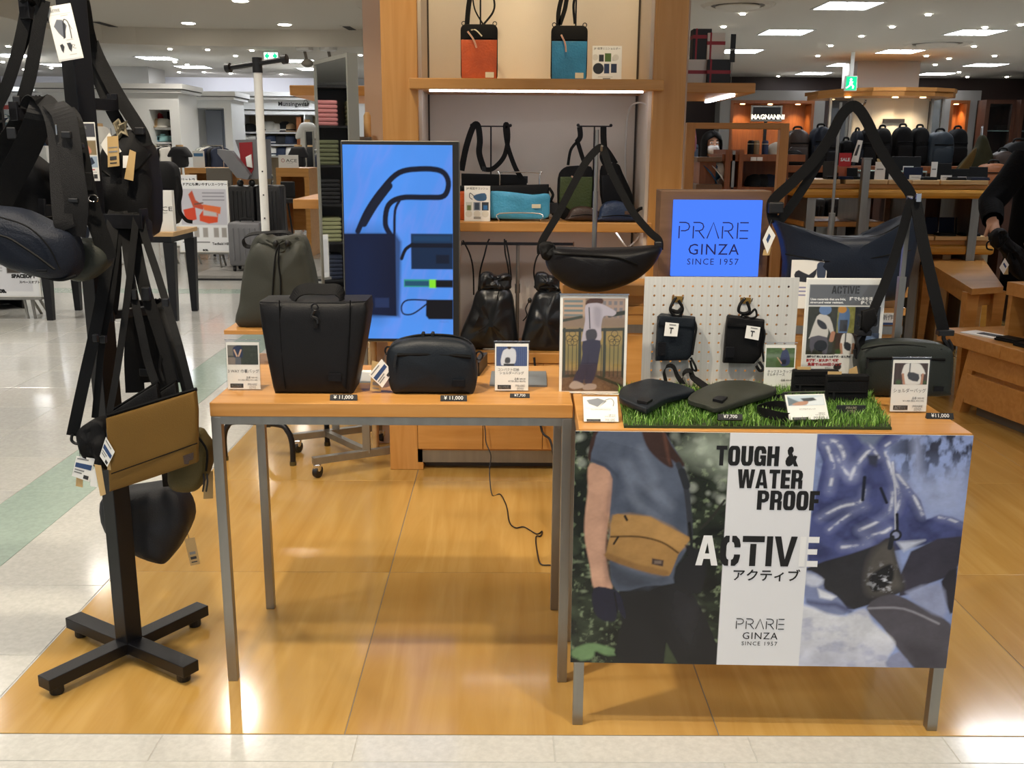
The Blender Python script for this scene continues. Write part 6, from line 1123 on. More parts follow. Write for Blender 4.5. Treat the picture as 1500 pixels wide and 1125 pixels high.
t=hbag('flat_sacoche','second black flat sacoche squeezed behind the other black one','sacoche bag',[(208,592),(234,575),(259,558),(264,600),(262,680),(214,690)],2.41,.028,'nylon2',.5,.002,9,0,1,8);obj('top_zip',MB().tube([at(208,590,2.41),at(260,557,2.41)],.004,6),'zip',t);straps(t,[([(254,562,2.42),(244,520,2.43),(228,470,2.44),(214,430,2.45),(202,380,2.47),(194,330,2.49),(191,312,2.50)],.03)]);blk(t,206,421,222,440,2.43);straps(t,[([(240,558,2.415),(234,540,2.42),(236,520,2.42)],.006)])
t=hbag('body_bag','small black body bag bunched up behind the hang tags','body bag',[(117,630),(130,618),(147,611),(160,618),(168,650),(164,684),(144,680),(128,668),(119,646)],2.36,.09,'nylon',.3,.02,26,3,3)
straps(t,[([(106,638,2.34),(114,600,2.35),(126,545,2.37),(138,492,2.39),(150,430,2.42),(162,360,2.45),(166,318,2.47),(168,310,2.475)],.028),([(139,612,2.38),(144,560,2.39),(150,500,2.41),(162,440,2.43),(172,360,2.46),(176,310,2.48)],.016)]);blk(t,134,490,146,500,2.365);blk(t,144,492,158,502,2.39);obj('strap_clip',MB().tube(crom([at(a,b,2.335)for a,b in((106,636),(105,645),(112,650),(120,648),(116,640))],4),.004,6),'rubber',t,True)
activetag(t,[(112,668),(139,672),(131,706),(105,697)],2.325,[(117,668,2.325),(116,655,2.335)]);hangtag(t,[(113,672),(122,676),(121,714),(111,712)],2.33,'paper_tan');activetag(t,[(155,640),(168,662),(157,684),(146,668)],2.292,[(157,642,2.292),(156,628,2.31)]);hangtag(t,[(160,645),(169,662),(169,690),(157,688)],2.298,'paper_tan');hangtag(t,[(138,680),(148,682),(155,724),(147,727)],2.30,'paper_tan');hangtag(t,[(133,690),(141,684),(143,714),(132,712)],2.305,'card')
t=hbag('waist_bag','olive waist bag peeking out behind the mustard sacoche','waist bag',[(258,640),(289,629),(301,640),(309,655),(308,685),(300,704),(290,715),(264,716),(250,700)],2.40,.11,'olive_nylon',.3,.012,12,3,6);obj('zip',MB().tube(crom([at(a,b,2.35)for a,b in((290,640),(303,660),(302,690))],4),.003,6),'zip',t,True)
for x_ in(298,303):obj('zip_cord',MB().tube(crom([at(x_,694,2.36),at(x_+1,706,2.35),at(x_-1,720,2.35)],4),.0025,6),'rubber',t,True)
hangtag(t,[(298,692),(312,690),(312,730),(298,731)],2.42,'paper_tan');straps(t,[([(285,632,2.40),(270,560,2.44),(250,500,2.5),(236,448,2.6),(225,440,2.6)],.022)])
t=hbag('duffel_pouch','blue-black duffel pouch hanging lowest behind the rack post','pouch',[(153,730),(172,718),(212,712),(250,708),(273,726),(282,757),(270,789),(252,815),(238,818),(198,803),(160,772)],2.62,.15,mat('navy_black','#10131b',.6,bump=.25,bscale=300),.35,.014,9,3,5)
straps(t,[([(250,712,2.58),(248,690,2.56),(246,640,2.56),(238,560,2.58),(232,500,2.60),(226,448,2.61),(222,440,2.6)],.04)],'nylon');hangtag(t,[(270,790),(285,787),(293,826),(279,829)],2.53,'paper_tan',[(277,790,2.53),(275,780,2.54),(274,772,2.55)],[((.2,.5,.8,.6),'ink_soft'),((.2,.68,.8,.78),'ink'),((.2,.86,.8,.9),'ink')])
t=thing('loose_strap','wide black strap looped over the lowest arm of the bag rack','strap',at(210,560,2.6));straps(t,[([(198,575,2.66),(196,520,2.66),(200,470,2.65),(205,440,2.61),(210,470,2.58),(214,520,2.58),(218,560,2.58)],.05)],'nylon','strap_band');blk(t,203,540,220,550,2.565,'strap_slide')
t=thing('loose_strap','narrow black strap loop hung over the third arm of the rack','strap',at(160,470,2.5));straps(t,[([(160,455,2.50),(158,400,2.50),(160,340,2.49),(163,311,2.48),(170,340,2.47),(172,400,2.48),(166,460,2.5)],.02)],'webbing','strap_band');blk(t,158,455,170,470,2.49,'strap_slide')
# ================================================================ the shop floor on the left
def ptable(name,label,x0,x1,y0,y1,z,topm,legm,leg=(.05,.03),th=.035,cat='table'):
 t=thing(name,label,cat,((x0+x1)/2,(y0+y1)/2,0));obj('tabletop',MB().box((x0,y0,z-th),(x1,y1,z),.003),topm,t);obj('apron',MB().box((x0+.03,y0+.03,z-th-.05),(x1-.03,y1-.03,z-th)),legm,t)
 for x in(x0+.05,x1-.05):
  for y in(y0+.05,y1-.05):
   a,b=leg;mb=MB().add([V((x+s*a/2,y+r*a/2,z-th-.05))for s,r in((-1,-1),(1,-1),(1,1),(-1,1))]+[V((x+s*b/2,y+r*b/2,0))for s,r in((-1,-1),(1,-1),(1,1),(-1,1))],[(0,1,2,3),(7,6,5,4),(0,4,5,1),(1,5,6,2),(2,6,7,3),(3,7,4,0)]);obj('leg',mb,legm,t)
 return t
mat('beech','#c9a474',.45,var=.1,vscale=10)
az=at(258,340,7.98).z
ptable('display_table','pale wood table with tapering black legs standing behind the bag rack',-3.78,-2.665,7.95,8.58,az,'beech','black_metal',(.085,.05))
t=hbag('backpack','black backpack standing on the pale wood table','backpack',[(222,328),(220,270),(226,242),(240,236),(254,240),(261,256),(262,300),(260,327)],8.25,.22,'nylon2',.5,.02,5,3,3)
obj('side_strap',MB().strap(crom([at(a,b,8.15)for a,b in((259,258),(265,280),(262,305),(272,322),(282,325))],5),.03,.004),'webbing',t);obj('pocket_seam',MB().tube(crom([at(a,b,8.13)for a,b in((228,285),(240,280),(256,285))],4),.005,5),'zip',t);t.location.z=t.location.z
t=thing('brand_sign','white upright brand block on the pale wood table','sign',(at(240,335,8.02).x,8.02,az));x0,x1,z0,z1=pr(229,279,253,335,8.02);obj('sign_block',MB().box((x0,8.02,az),(x1,8.08,z1),.002),'card',t);text('ACE',.05,(.012,-.001,(z1-az)*.55),'ink_black',t,xs=1.5);text('by Japan',.016,(.012,-.001,(z1-az)*.46),'ink_soft',t)
def easel(label,pts,Y,legs,paintf,txt):
 P=[at(u_,v_,Y)for u_,v_ in pts];x0,x1=(P[0].x+P[3].x)/2,(P[1].x+P[2].x)/2;z1,z0=(P[0].z+P[1].z)/2,(P[2].z+P[3].z)/2;wd,h=x1-x0,z1-z0
 t=thing('poster_stand',label,'poster stand',((x0+x1)/2,Y,0));obj('board',MB().box((x0,Y,z0),(x1,Y+.02,z1),.002),'card',t)
 c_=Canvas(90,int(90*h/wd),'#eceef0',wd/h);paintf(c_);c_.mesh('board_print',wd*.96,h*.96,(0,-.0012,z0+h*.02),t)
 for s_,fx,fz,sz,b_ in txt:text(s_,h*sz,((fx-.5)*wd,-.0022,z0+h*fz),'ink_black',t,bold=b_)
 for x in legs:xx=at(x,400,Y).x;obj('leg',MB().tube([(xx,Y+.02,z0+.02),(xx+.02,Y+.02,0)],.012,8),'steel',t);obj('rear_leg',MB().tube([(xx,Y+.03,z0+.1),(xx+.01,Y+.28,0)],.012,8),'steel',t)
 obj('ledge',MB().box((x0-.005,Y-.02,z0-.02),(x1+.005,Y+.025,z0)),'steel',t);return t
def ep1(c):
 c.rect(.05,.10,.98,.62,'#c9c9d2');c.poly([(.22,.18),(.3,.12),(.36,.26),(.52,.34),(.5,.4),(.3,.36)],'#c8553a',.006);c.poly([(.1,.4),(.34,.36),(.36,.54),(.14,.58)],'#d94a2e',.006);c.poly([(.5,.32),(.86,.36),(.84,.46),(.52,.42)],'#e8743e',.006);c.poly([(.42,.48),(.5,.4),(.8,.46),(.78,.58),(.6,.6),(.42,.56)],'#e2512a',.006);c.poly([(.5,.4),(.76,.44),(.78,.5),(.5,.48)],'#c9c6c6',.01);c.line([(.34,.32),(.5,.3)],.02,'#6d5048')
 for x_ in(.12,.34,.52,.74,.9):c.rect(x_-.05,.66,x_+.05,.80,'#a7a39e')
 c.rect(.05,.865,.6,.88,'#55555a')
 for y_ in(.15,.2,.25):c.rect(.5,y_,.94,y_+.014,'#80808a')
easel('white poster stand showing an orange suitcase kit',[(264,264),(339,265),(333,370),(257,369)],11.3,(272,322),ep1,[('アウトドアにも連いやすいスーツケース',.5,.945,.045,.001),('Tecfield HB',.8,.12,.05,.001),('ace.',.5,.035,.05,.002)])
def ep2(c):
 for y_ in(.3,.4,.5,.6):c.rect(.1,y_,.8,y_+.04,'#9aa0a6')
 c.rect(.3,.12,.8,.2,'#44484e')
easel('white poster stand mostly hidden behind the orange kit poster',[(240,256),(293,256),(289,360),(236,360)],11.9,(250,284),ep2,[('ボリュトラ',.72,.93,.05,.001)])
def ep3(c):
 c.rect(.0,.1,.92,.9,'#d6d8de');c.rect(.60,.28,.78,.52,'#3c342e')
 for y_ in(.34,.4,.46):c.rect(.36,y_,.54,y_+.02,'#8a8a90')
easel('white low poster stand under the navy sling bag',[(-60,360),(58,364),(57,438),(-60,432)],8.05,(-40,29,40),ep3,[('SPACEOPT',.80,.42,.10,.003),('スペースオプト',.87,.30,.06,.001),('ace.',.5,.13,.13,.004)])
mat('slate_tile','#85837e',.6,var=.1,vscale=12);mat('case_grey','#77777a',.35,.2,var=.08,vscale=6);mat('case_black','#1b1b1d',.4,.1);mat('lining_red','#8e1f26',.8)
pf=thing('floor_platform','low grey slatted platform under the suitcases','platform',(-2.6,11.2,0))
obj('platform_base',MB().box((-3.38,10.58,0),(-1.7,12.3,.02)),'case_black',pf)
for j in range(4):
 for i in range(4):obj('plank',MB().box((-3.38+i*.42,10.58+j*.43,.02),(-3.38+i*.42+.414,10.58+j*.43+.422,.05)),'slate_tile',pf)
def suitcase(label,u0,v0,u1,v1,Y,dep,m_,z0=None,handle=True,rz=0):
 x0,x1,za,z1=pr(u0,v0,u1,v1,Y);z0=za if z0 is None else z0;wh=.06;t=thing('suitcase',label,'suitcase',((x0+x1)/2,Y+dep/2,z0));b=obj('shell',MB().box((x0,Y,z0+wh),(x1,Y+dep,z1),.03),m_,t,True)
 w_=x1-x0
 for i in range(1,6):obj('rib',MB().box((x0+w_*i/6-.008,Y-.008,z0+wh+.06),(x0+w_*i/6+.008,Y+.01,z1-.06),.004),m_,b)
 obj('mid_seam',MB().box((x0-.004,Y+dep/2-.01,z0+wh+.03),(x1+.004,Y+dep/2+.01,z1-.03)),'rubber',t)
 for x in(x0+.05,x1-.05):
  for y in(Y+.04,Y+dep-.04):obj('wheel',MB().lathe([(.015,-.014),(.03,-.012),(.03,.012),(.015,.014)],12,Matrix.Translation((x,y,z0+.03))@Matrix.Rotation(math.pi/2,4,'Y')),'rubber',t)
 if handle:obj('handle',MB().tube(crom([((x0+x1)/2-.07,Y+dep/2,z1-.01),((x0+x1)/2-.06,Y+dep/2,z1+.03),((x0+x1)/2+.06,Y+dep/2,z1+.03),((x0+x1)/2+.07,Y+dep/2,z1-.01)],4),.01,6),'rubber',t)
 return t,z1
suitcase('grey ribbed suitcase standing on the slatted platform',334,326,382,394,10.95,.3,'case_grey',.05)
sb=suitcase('tall black suitcase behind the orange kit poster',337,272,374,380,11.7,.35,'case_black',.05,False);_,zc=suitcase('tall black suitcase carrying the opened grey one',376,272,412,380,11.7,.35,'case_black',.05,False)
t=thing('open_suitcase','opened grey suitcase with red lining on top of a black one','suitcase',(at(370,268,11.9).x,11.9,zc))
P=ppl([(347,205),(391,204),(394,262),(366,262)],11.8);obj('shell',MB().prism(P,11.72,11.98),'case_grey',t);P=ppl([(350,209),(369,208),(371,248),(366,258),(352,235)],11.7);obj('lining',MB().prism(P,11.705,11.73),'lining_red',t);P=ppl([(322,218),(342,221),(369,256),(366,263),(350,260),(322,225)],11.66);obj('open_lid',MB().prism(P,11.56,11.68),'case_grey',t);P=ppl([(360,230),(368,226),(370,246),(362,244)],11.69);obj('packed_cloth',MB().inflate(P,.04,.4,M=Matrix.Translation((0,11.69,0))),'white',t,True)
for u_ in(352,369,388):q=at(u_,268,11.75);obj('wheel',MB().ball(q,.04,8),'rubber',t,True)
obj('trolley_rail',MB().tube(crom([at(391,250,11.95),at(399,258,11.95),at(398,270,11.95)],4),.012,6),'chrome',t)
def desk(label,u0,v0,u1,v1,vb,Y,dep,m_):
 x0,x1,z0,z1=pr(u0,v0,u1,v1,Y);t=thing('counter_desk',label,'desk',((x0+x1)/2,Y,0));obj('desk_top',MB().box((x0,Y,z0),(x1,Y+dep,z1),.003),m_,t)
 for x in(x0,x1-.06):obj('side_panel',MB().box((x,Y+.01,0),(x+.06,Y+dep-.01,z0)),m_,t)
 obj('modesty_panel',MB().box((x0+.06,Y+dep-.04,.3),(x1-.06,Y+dep-.02,z0)),m_,t);return t
desk('oak counter desk with grey board between the poster and suitcases',270,246,352,254,0,13.2,.6,'oak');x0,x1,z0,z1=pr(302,246,339,275,13.0);t=thing('seat_back','grey upholstered board leaning at the oak counter desk','board',((x0+x1)/2,13.0,0));obj('pad',MB().box((x0,13.0,z0),(x1,13.06,z1),.01),'vent_grey',t);
for x in(x0+.04,x1-.04):obj('leg',MB().box((x-.015,13.02,0),(x+.015,13.05,z0)),'black_metal',t)
desk('oak counter desk carrying the small brand sign',404,246,452,259,0,13.0,.7,'oak')
Yx=13.05;x0,x1,z0,z1=pr(408,227,437,247,Yx);zd=at(428,246,13.0).z;t=thing('brand_sign','small white brand sign on the oak counter desk','sign',((x0+x1)/2,Yx,zd));obj('sign_sheet',MB().box((x0,Yx,zd),(x1,Yx+.01,z1)),'card',t);obj('sign_foot',MB().box((x0+.03,Yx,zd),(x1-.03,Yx+.1,zd+.008)),'acrylic',t);text('ACE',.055,(.04,-.002,(z1-zd)*.55),'ink_black',t,xs=1.4);text('○',.06,(-.07,-.002,(z1-zd)*.55),'ink_red',t);text('INNOVATOR',.012,(.02,-.002,(z1-zd)*.36),'ink_soft',t)
t=thing('bar_stool','black bar stool beside the oak counter desk','stool',(at(413,340,12.6).x,12.6,0));cx=at(413,340,12.6).x;obj('seat',MB().lathe([(.16,.72),(.18,.74),(.18,.77),(.15,.78)],18,Matrix.Translation((cx,12.6,0))),'rubber',t,True);obj('backrest',MB().box((cx-.02,12.72,.78),(cx+.16,12.75,.98),.01),'rubber',t)
for a in range(4):obj('leg',MB().tube([(cx+.1*math.cos(a*1.57+.7),12.6+.1*math.sin(a*1.57+.7),.73),(cx+.19*math.cos(a*1.57+.7),12.6+.19*math.sin(a*1.57+.7),0)],.012,8),'black_metal',t)
x0,x1,z0,z1=pr(279,221,296,246,13.15);t=thing('leaflet_card','small white card with blue heading on the oak counter desk','card',((x0+x1)/2,13.25,at(0,246,13.2).z));zz=at(290,246,13.2).z;obj('card_sheet',MB().box((x0,13.25,zz),(x1,13.26,z1)),'card',t);obj('card_heading',MB().box((x0+.015,13.246,z1-.07),(x1-.015,13.25,z1-.03)),mat('heading_blue','#4a7ca8',.6),t)
# ---- boutique fronts
def slabw(name,u0,v0,u1,v1,Y,dep,m_='wall_white'):return pr(u0,v0,u1,v1,Y)
def facade(name,label,Y,u0,u1,vtop,openings,dep=1.0,m_='wall_white',fl=True):
 """white shop front with real recessed openings"""
 t=thing(name,label,'shop front',(at((u0+u1)/2,200,Y).x,Y,0));X=lambda a:at(a,200,Y).x;Z=lambda b:at((u0+u1)/2,b,Y).z;ztop=Z(vtop)
 ops=sorted(openings);cur=u0
 for a,b,vt,inm in ops+[(u1,u1,0,None)]:
  if a>cur:obj('panel',MB().box((X(cur),Y,0),(X(a),Y+dep,ztop)),m_,t)
  if inm:
   obj('header',MB().box((X(a),Y,Z(vt)),(X(b),Y+dep,ztop)),m_,t);obj('niche_back',MB().box((X(a),Y+dep-.1,0),(X(b),Y+dep,Z(vt))),inm,t)
  cur=b
 obj('cornice',MB().box((X(u0)-.12,Y-.14,ztop),(X(u1)+.12,Y+dep,ztop+.08)).box((X(u0)-.08,Y-.09,ztop-.06),(X(u1)+.08,Y+dep,ztop)),'white',t);obj('cornice_line',MB().box((X(u0)-.1,Y-.11,ztop-.012),(X(u1)+.1,Y+dep,ztop+.004)),'dark_slot',t)
 return t
mat('niche_brown','#4a3020',.7);mat('niche_beige','#a8987c',.8);mat('door_grey','#a9b2c2',.5)
facade('shop_front','white shop front with brown hat niche behind the shoulder tote',17.0,68,265,130,[(221,251,160,'niche_brown')],1.0)
tb=facade('shop_front','white shop front with grey door between the hat niches',18.5,263,341,141,[(285,330,158,'door_grey')],.9);Yd=19.28;x0,x1,z0,z1=pr(294,162,327,250,Yd);obj('door_leaf',MB().box((x0,Yd-.03,0),(x1,Yd+.02,z1)),mat('door_pale','#b4bccb',.4),tb);obj('door_notice',MB().box(at(295,197,Yd-.04),at(300,202,Yd-.03)),'ribbon_red',tb)
tm=facade('shop_front','wide white shop front with hat shelves and brand fascia',20.2,341,540,141.5,[(341,348,160,'niche_brown'),(352,446,168,'niche_beige'),(448,476,168,'niche_beige')],.9);iv=wmat(tm).inverted();text('Munsingwear',.115,iv@at(430,152.5,20.18),'ink_black',tm,bold=.002);text('♘',.16,iv@at(448,151,20.18),'ink_black',tm)
obj('niche_divider',MB().box((at(434,200,20.2).x,20.25,0),(at(441,200,20.2).x,21.0,at(0,168,20.2).z)),'cherry',tm);obj('fascia_line',MB().box((at(345,158,20.19).x,20.185,at(0,159,20.19).z),(at(480,158,20.19).x,20.2,at(0,157.6,20.19).z)),'dark_slot',tm)
tf=facade('shop_front','white far shop front with red stripe behind the large backpack',19.0,-120,66,134,[(-110,60,158,'wall_white')],1.2);obj('red_stripe',MB().box((at(-120,157,18.98).x,18.97,at(0,160,18.98).z),(at(62,157,18.98).x,19.0,at(0,154,18.98).z)),mat('stripe_red','#7c2a22',.6),tf);text('355',.22,wmat(tf).inverted()@at(60,143,18.97),'ink_black',tf,bold=.004)
mat('shelf_mint','#b9d0cc',.5,emit=0);hatm=[mat('hat_white','#d8d5cc',.8),mat('hat_black','#17181b',.8),mat('hat_navy','#1f2a40',.8),mat('hat_beige','#c0a37c',.8),mat('hat_red','#a3222c',.8),mat('hat_mint','#9fd0d4',.8)]
def shelfboard(label,u0,u1,v,Y,dep,m_='shelf_mint',th=.03):
 a,b=at(u0,v,Y),at(u1,v,Y);o=tag(obj('niche_shelf',MB().box((a.x,Y,a.z-th),(b.x,Y+dep,a.z),.002),m_),label,'shelf');return a.z
def hat(u_,v_,Y,m_,label,r=.13,brim=1.35,h=.13,band=None):
 p=at(u_,v_,Y);t=thing('hat',label,'hat',p,0,'hats on the niche shelves')
 obj('crown',MB().lathe([(r,.012),(r*.98,h*.4),(r*.85,h*.8),(r*.5,h),(.01,h*1.02)],14),m_,t,True,True);obj('brim',MB().lathe([(r*.9,.015),(r*brim,.0),(r*brim,.006),(r*.9,.03)],16),m_,t,True,True)
 if band is not None:obj('band',MB().lathe([(r*1.01,.02),(r*1.0,.05)],14),band,t,True,True)
z_=shelfboard('upper niche shelf of black and white hats',352,434,193,20.45,.5,'white')
for i,(u_,k_,b_)in enumerate(((367,1,None),(386,0,1),(396,0,None),(406,0,None),(418,1,0),(424,3,1))):hat(u_,193,20.6,hatm[k_],['black hat on the upper niche shelf','white and black hat on the upper niche shelf','white hat on the upper niche shelf','white hat on the upper niche shelf','black banded hat on the upper niche shelf','beige hat on the upper niche shelf'][i],.13,1.3,.2 if i in(1,2,4)else .16,hatm[b_]if b_ is not None else None)
z_=shelfboard('middle niche shelf of navy hats',352,434,211,20.45,.5,'white')
for i,(u_,k_)in enumerate(((360,0),(371,0),(383,2),(398,2),(413,1),(426,2))):hat(u_,211,20.6,hatm[k_],['white hat on the middle niche shelf','white hat on the middle niche shelf','navy hat on the middle niche shelf','navy hat with pale band on the middle niche shelf','black hat on the middle niche shelf','navy hat on the middle niche shelf'][i],.14,1.3,.17,hatm[0]if i==3 else None)
z_=shelfboard('lower niche shelf with pale hats',352,434,228,20.45,.5,'white')
for u_,k_ in((399,0),(414,2),(427,0)):hat(u_,228,20.6,hatm[k_],{399:'pale striped hat on the lower niche shelf',414:'navy cap on the lower niche shelf',427:'pale hat at the end of the lower niche shelf'}[u_],.15,1.3,.17,hatm[2]if u_==399 else None)
shelfboard('top shelf of the brown niche with straw hats',222,251,187,17.2,.5,'white');shelfboard('second shelf of the brown niche with folded shirts',222,251,208,17.2,.5,'white')
for u_,k_,l_ in((228,4,'red straw hat in the brown niche'),(229,3,'beige straw hat in the brown niche'),(240,0,'cream hat in the brown niche')):hat(u_,187 if k_!=4 else 178,17.35+(0 if k_!=4 else .15),hatm[k_],l_,.14,1.4,.15)
for i,u_ in enumerate((227,238)):p=at(u_,207.5,17.3);t=thing('folded_shirt',['pale blue folded shirt in the brown niche','mint folded shirt in the brown niche'][i],'shirt',p);obj('shirt_body',MB().box((-.1,0,0),(.1,.25,.1),.02),hatm[5]if i else mat('shirt_blue','#78aeca',.8),t,local=True);obj('collar',MB().box((-.04,.02,.1),(.04,.1,.13),.012),hatm[5],t,local=True)
gcol=[mat('g_black','#18181b',.85),mat('g_white','#cfccc4',.85),mat('g_grey','#8f9190',.85),mat('g_navy','#232b40',.85),mat('g_beige','#b3a68c',.85),mat('g_print','#b9bcb4',.85,var=.5,vscale=30,col2='#5d6560')]
gname=['black','white','grey','navy','beige','patterned']
def rail(label,u0,u1,vr,vb,Y,seq,where):
 a,b=at(u0,vr,Y),at(u1,vr,Y);t=thing('clothes_rail',label,'clothes rail',((a.x+b.x)/2,Y,0))
 obj('rail_bar',MB().tube([a,b],.014,8),'chrome',t)
 for e in(a,b):obj('rail_leg',MB().tube([e,V((e.x,e.y,0))],.014,8),'chrome',t);obj('rail_foot',MB().box((e.x-.02,Y-.22,0),(e.x+.02,Y+.22,.03)),'chrome',t)
 n=len(seq);zb=at(u0,vb,Y).z
 for i,k_ in enumerate(seq):
  x=a.x+(b.x-a.x)*(i+.6)/(n+.2);w_=(b.x-a.x)/n*.75;g=thing('hanging_garment',f'{gname[k_]} garment hanging on the {where}','garment',(x,Y,zb),0,'garments on the '+where)
  H=a.z-zb;prof=[(-.22,0),(.22,0),(.23,H*.5),(.24,H*.78),(.18,H*.9),(.05,H*.95),(-.05,H*.95),(-.18,H*.9),(-.24,H*.78),(-.23,H*.5)]
  obj('cloth',MB().inflate(crom2(prof,2),w_,.5,4,2,M=Matrix.Rotation(math.pi/2-.35,4,'Z'),wr=.02,ws=6,seed=i),gcol[k_],g,True,True);obj('hanger',MB().tube(crom([(0,0,H*.94),(0,0,H),(.0,.012,H+.02)],3),.005,6),'chrome',g,local=True)
rail('chrome clothes rail in front of the brown niche',222,250,214,240,16.4,(0,4,0,1,2,0,1),'rail before the brown niche');rail('chrome clothes rail in front of the grey door',296,326,214,252,16.0,(5,1,3,0,3),'rail before the grey door')
rail('chrome clothes rail near the small mirror',442,474,220,300,17.0,(0,3,1,0,2,3),'rail near the small mirror');rail('chrome clothes rail far behind the large backpack',2,64,170,215,17.5,(1,3,1,2,4,1,0),'rail behind the large backpack')
def bust(label,u_,v0,v1,Y,m_,wd=.44):
 a,b=at(u_,v0,Y),at(u_,v1,Y);h=a.z-b.z;t=thing('mannequin',label,'mannequin',(b.x,Y,0));z0=b.z
 obj('top',MB().inflate(crom2([(-.18*wd/.44,z0),(.18*wd/.44,z0),(.2*wd/.44,z0+h*.5),(.3*wd/.44,z0+h*.46),(.33*wd/.44,z0+h*.55),(.22*wd/.44,z0+h*.86),(.07,z0+h*.97),(-.07,z0+h*.97),(-.22*wd/.44,z0+h*.86),(-.33*wd/.44,z0+h*.55),(-.3*wd/.44,z0+h*.46),(-.2*wd/.44,z0+h*.5)],3),.24,.35,3,2,M=Matrix.Translation((b.x,Y,0)),wr=.02,ws=5),m_,t,True)
 obj('neck',MB().tube([(b.x,Y,z0+h*.9),(b.x,Y,z0+h*1.06)],[.06,.055],12),'beech',t,True);obj('pole',MB().tube([(b.x,Y,0),(b.x,Y,z0+.05)],.015,8),'chrome',t);obj('base',MB().lathe([(.16,0),(.16,.012),(.03,.02)],18,Matrix.Translation((b.x,Y,0))),'chrome',t);return t
t=bust('mannequin in a cream shirt beside the small mirror',452,178,226,19.2,gcol[1],.30);bust('mannequin in a black puffer before the hat niche',265,214,244,15.6,gcol[0],.24);bust('mannequin in a white shirt seen beside the rack post',148,184,236,12,gcol[1],.22)
bust('mannequin in a black jacket behind the oak counter desk',438,214,246,15.0,gcol[0],.2)
t=thing('floor_mirror','small narrow floor mirror among the clothes rails','mirror',(at(455,290,15.5).x,15.5,0));x0,x1,z0,z1=pr(448,191,461,292,15.5);obj('mirror_frame',MB().box((x0,15.5,0),(x1,15.54,z1),.004),'mirror_frame',t);obj('mirror_glass',MB().box((x0+.02,15.492,.1),(x1-.02,15.5,z1-.02)),'mirror',t)
zf=shelfboard('white display shelf far behind the large backpack',-10,66,213,15.2,.5,'white');x0=at(-10,213,15.2).x;x1=at(66,213,15.2).x;obj('shelf_body',MB().box((x0,15.22,0),(x1,15.68,zf-.03)),'white',[o for o in COL.objects if o.name.startswith('niche_shelf')][-1])
for i,(u_,m_,l_)in enumerate(((12,mat('bag_teal','#4a6a70',.6),'teal tote on the far white shelf'),(62,mat('bag_blue','#5a7fae',.6),'blue tote on the far white shelf'),(48,mat('bag_red','#a02838',.6),'red pouch on the far white shelf'),(72,'leather_brown','brown tote on the far white shelf'))):
 p=at(u_,213,15.4);t=thing('small_tote',l_,'tote bag',(p.x,15.4,zf));h_=.34 if i!=2 else .16;obj('body',MB().inflate(rrect(.24,h_,.03,3,0,h_/2),.1,.5),m_,t,True,True);obj('handle',MB().tube(crom([(-.06,0,h_-.01),(-.05,0,h_+.1),(.05,0,h_+.1),(.06,0,h_-.01)],4),.006,6),m_,t,True,True)
struct(obj('wall_pillar',MB().box((at(150,105,21).x,21,0),(at(217,105,21).x,22,CZ)),'wall_side'))
for u_,v_,l_ in((446,76,'small spot camera hanging under the ceiling'),(481,76,'round dome device under the ceiling above the mirror')):
 p=gr(u_,v_-6,CZ);t=thing('ceiling_device',l_,'camera',p);obj('mount',MB().lathe([(.14,0),(.14,-.04),(.05,-.06)][::-1],14),'trim_white',t,local=True);obj('arm',MB().tube([(0,0,-.05),(.03,0,-.2)],.025,8),'vent_grey',t,local=True);obj('head',MB().ball((.04,0,-.24),.08,10,(1.3,1,.8)),'vent_grey',t,True,True)
t=thing('shirt_shelving','black shelving tower filled with folded shirts reflected in the mirror','shelving',(-4.9,8.0,0));SM=Matrix.Translation((-4.9,8.0,0))@Matrix.Rotation(math.radians(42),4,'Z')
obj('back',MB().box((-.9,.38,0),(.9,.4,2.0),0,SM),'case_black',t)
for x in(-.9,0,.88):obj('side',MB().box((x,0,0),(x+.02,.4,2.0),0,SM),'case_black',t)
for j in range(6):obj('shelf',MB().box((-.9,0,.1+j*.37),(.9,.4,.12+j*.37),0,SM),'case_black',t)
sc_=[mat('fold_khaki','#8d8f6a',.85),mat('fold_pink','#b57474',.85),gcol[0],gcol[3],mat('fold_olive','#5c6046',.85)]
for j in range(5):
 for i in range(5):
  st=thing('folded_pile',['khaki','pink','black','navy','olive'][(i+j*2)%5]+f' folded shirts on the {["lowest", "second", "third", "fourth", "fifth"][j]} shelf of the black tower','shirts',M=SM@Matrix.Translation((-.76+i*.37,.04,.12+j*.37)),group='folded shirts in the black tower')
  for k_ in range(6):obj('folded_shirt',MB().box((-.14,0,k_*.04),(.14,.3,k_*.04+.036),.012),sc_[(i+j*2)%5],st,True,True)
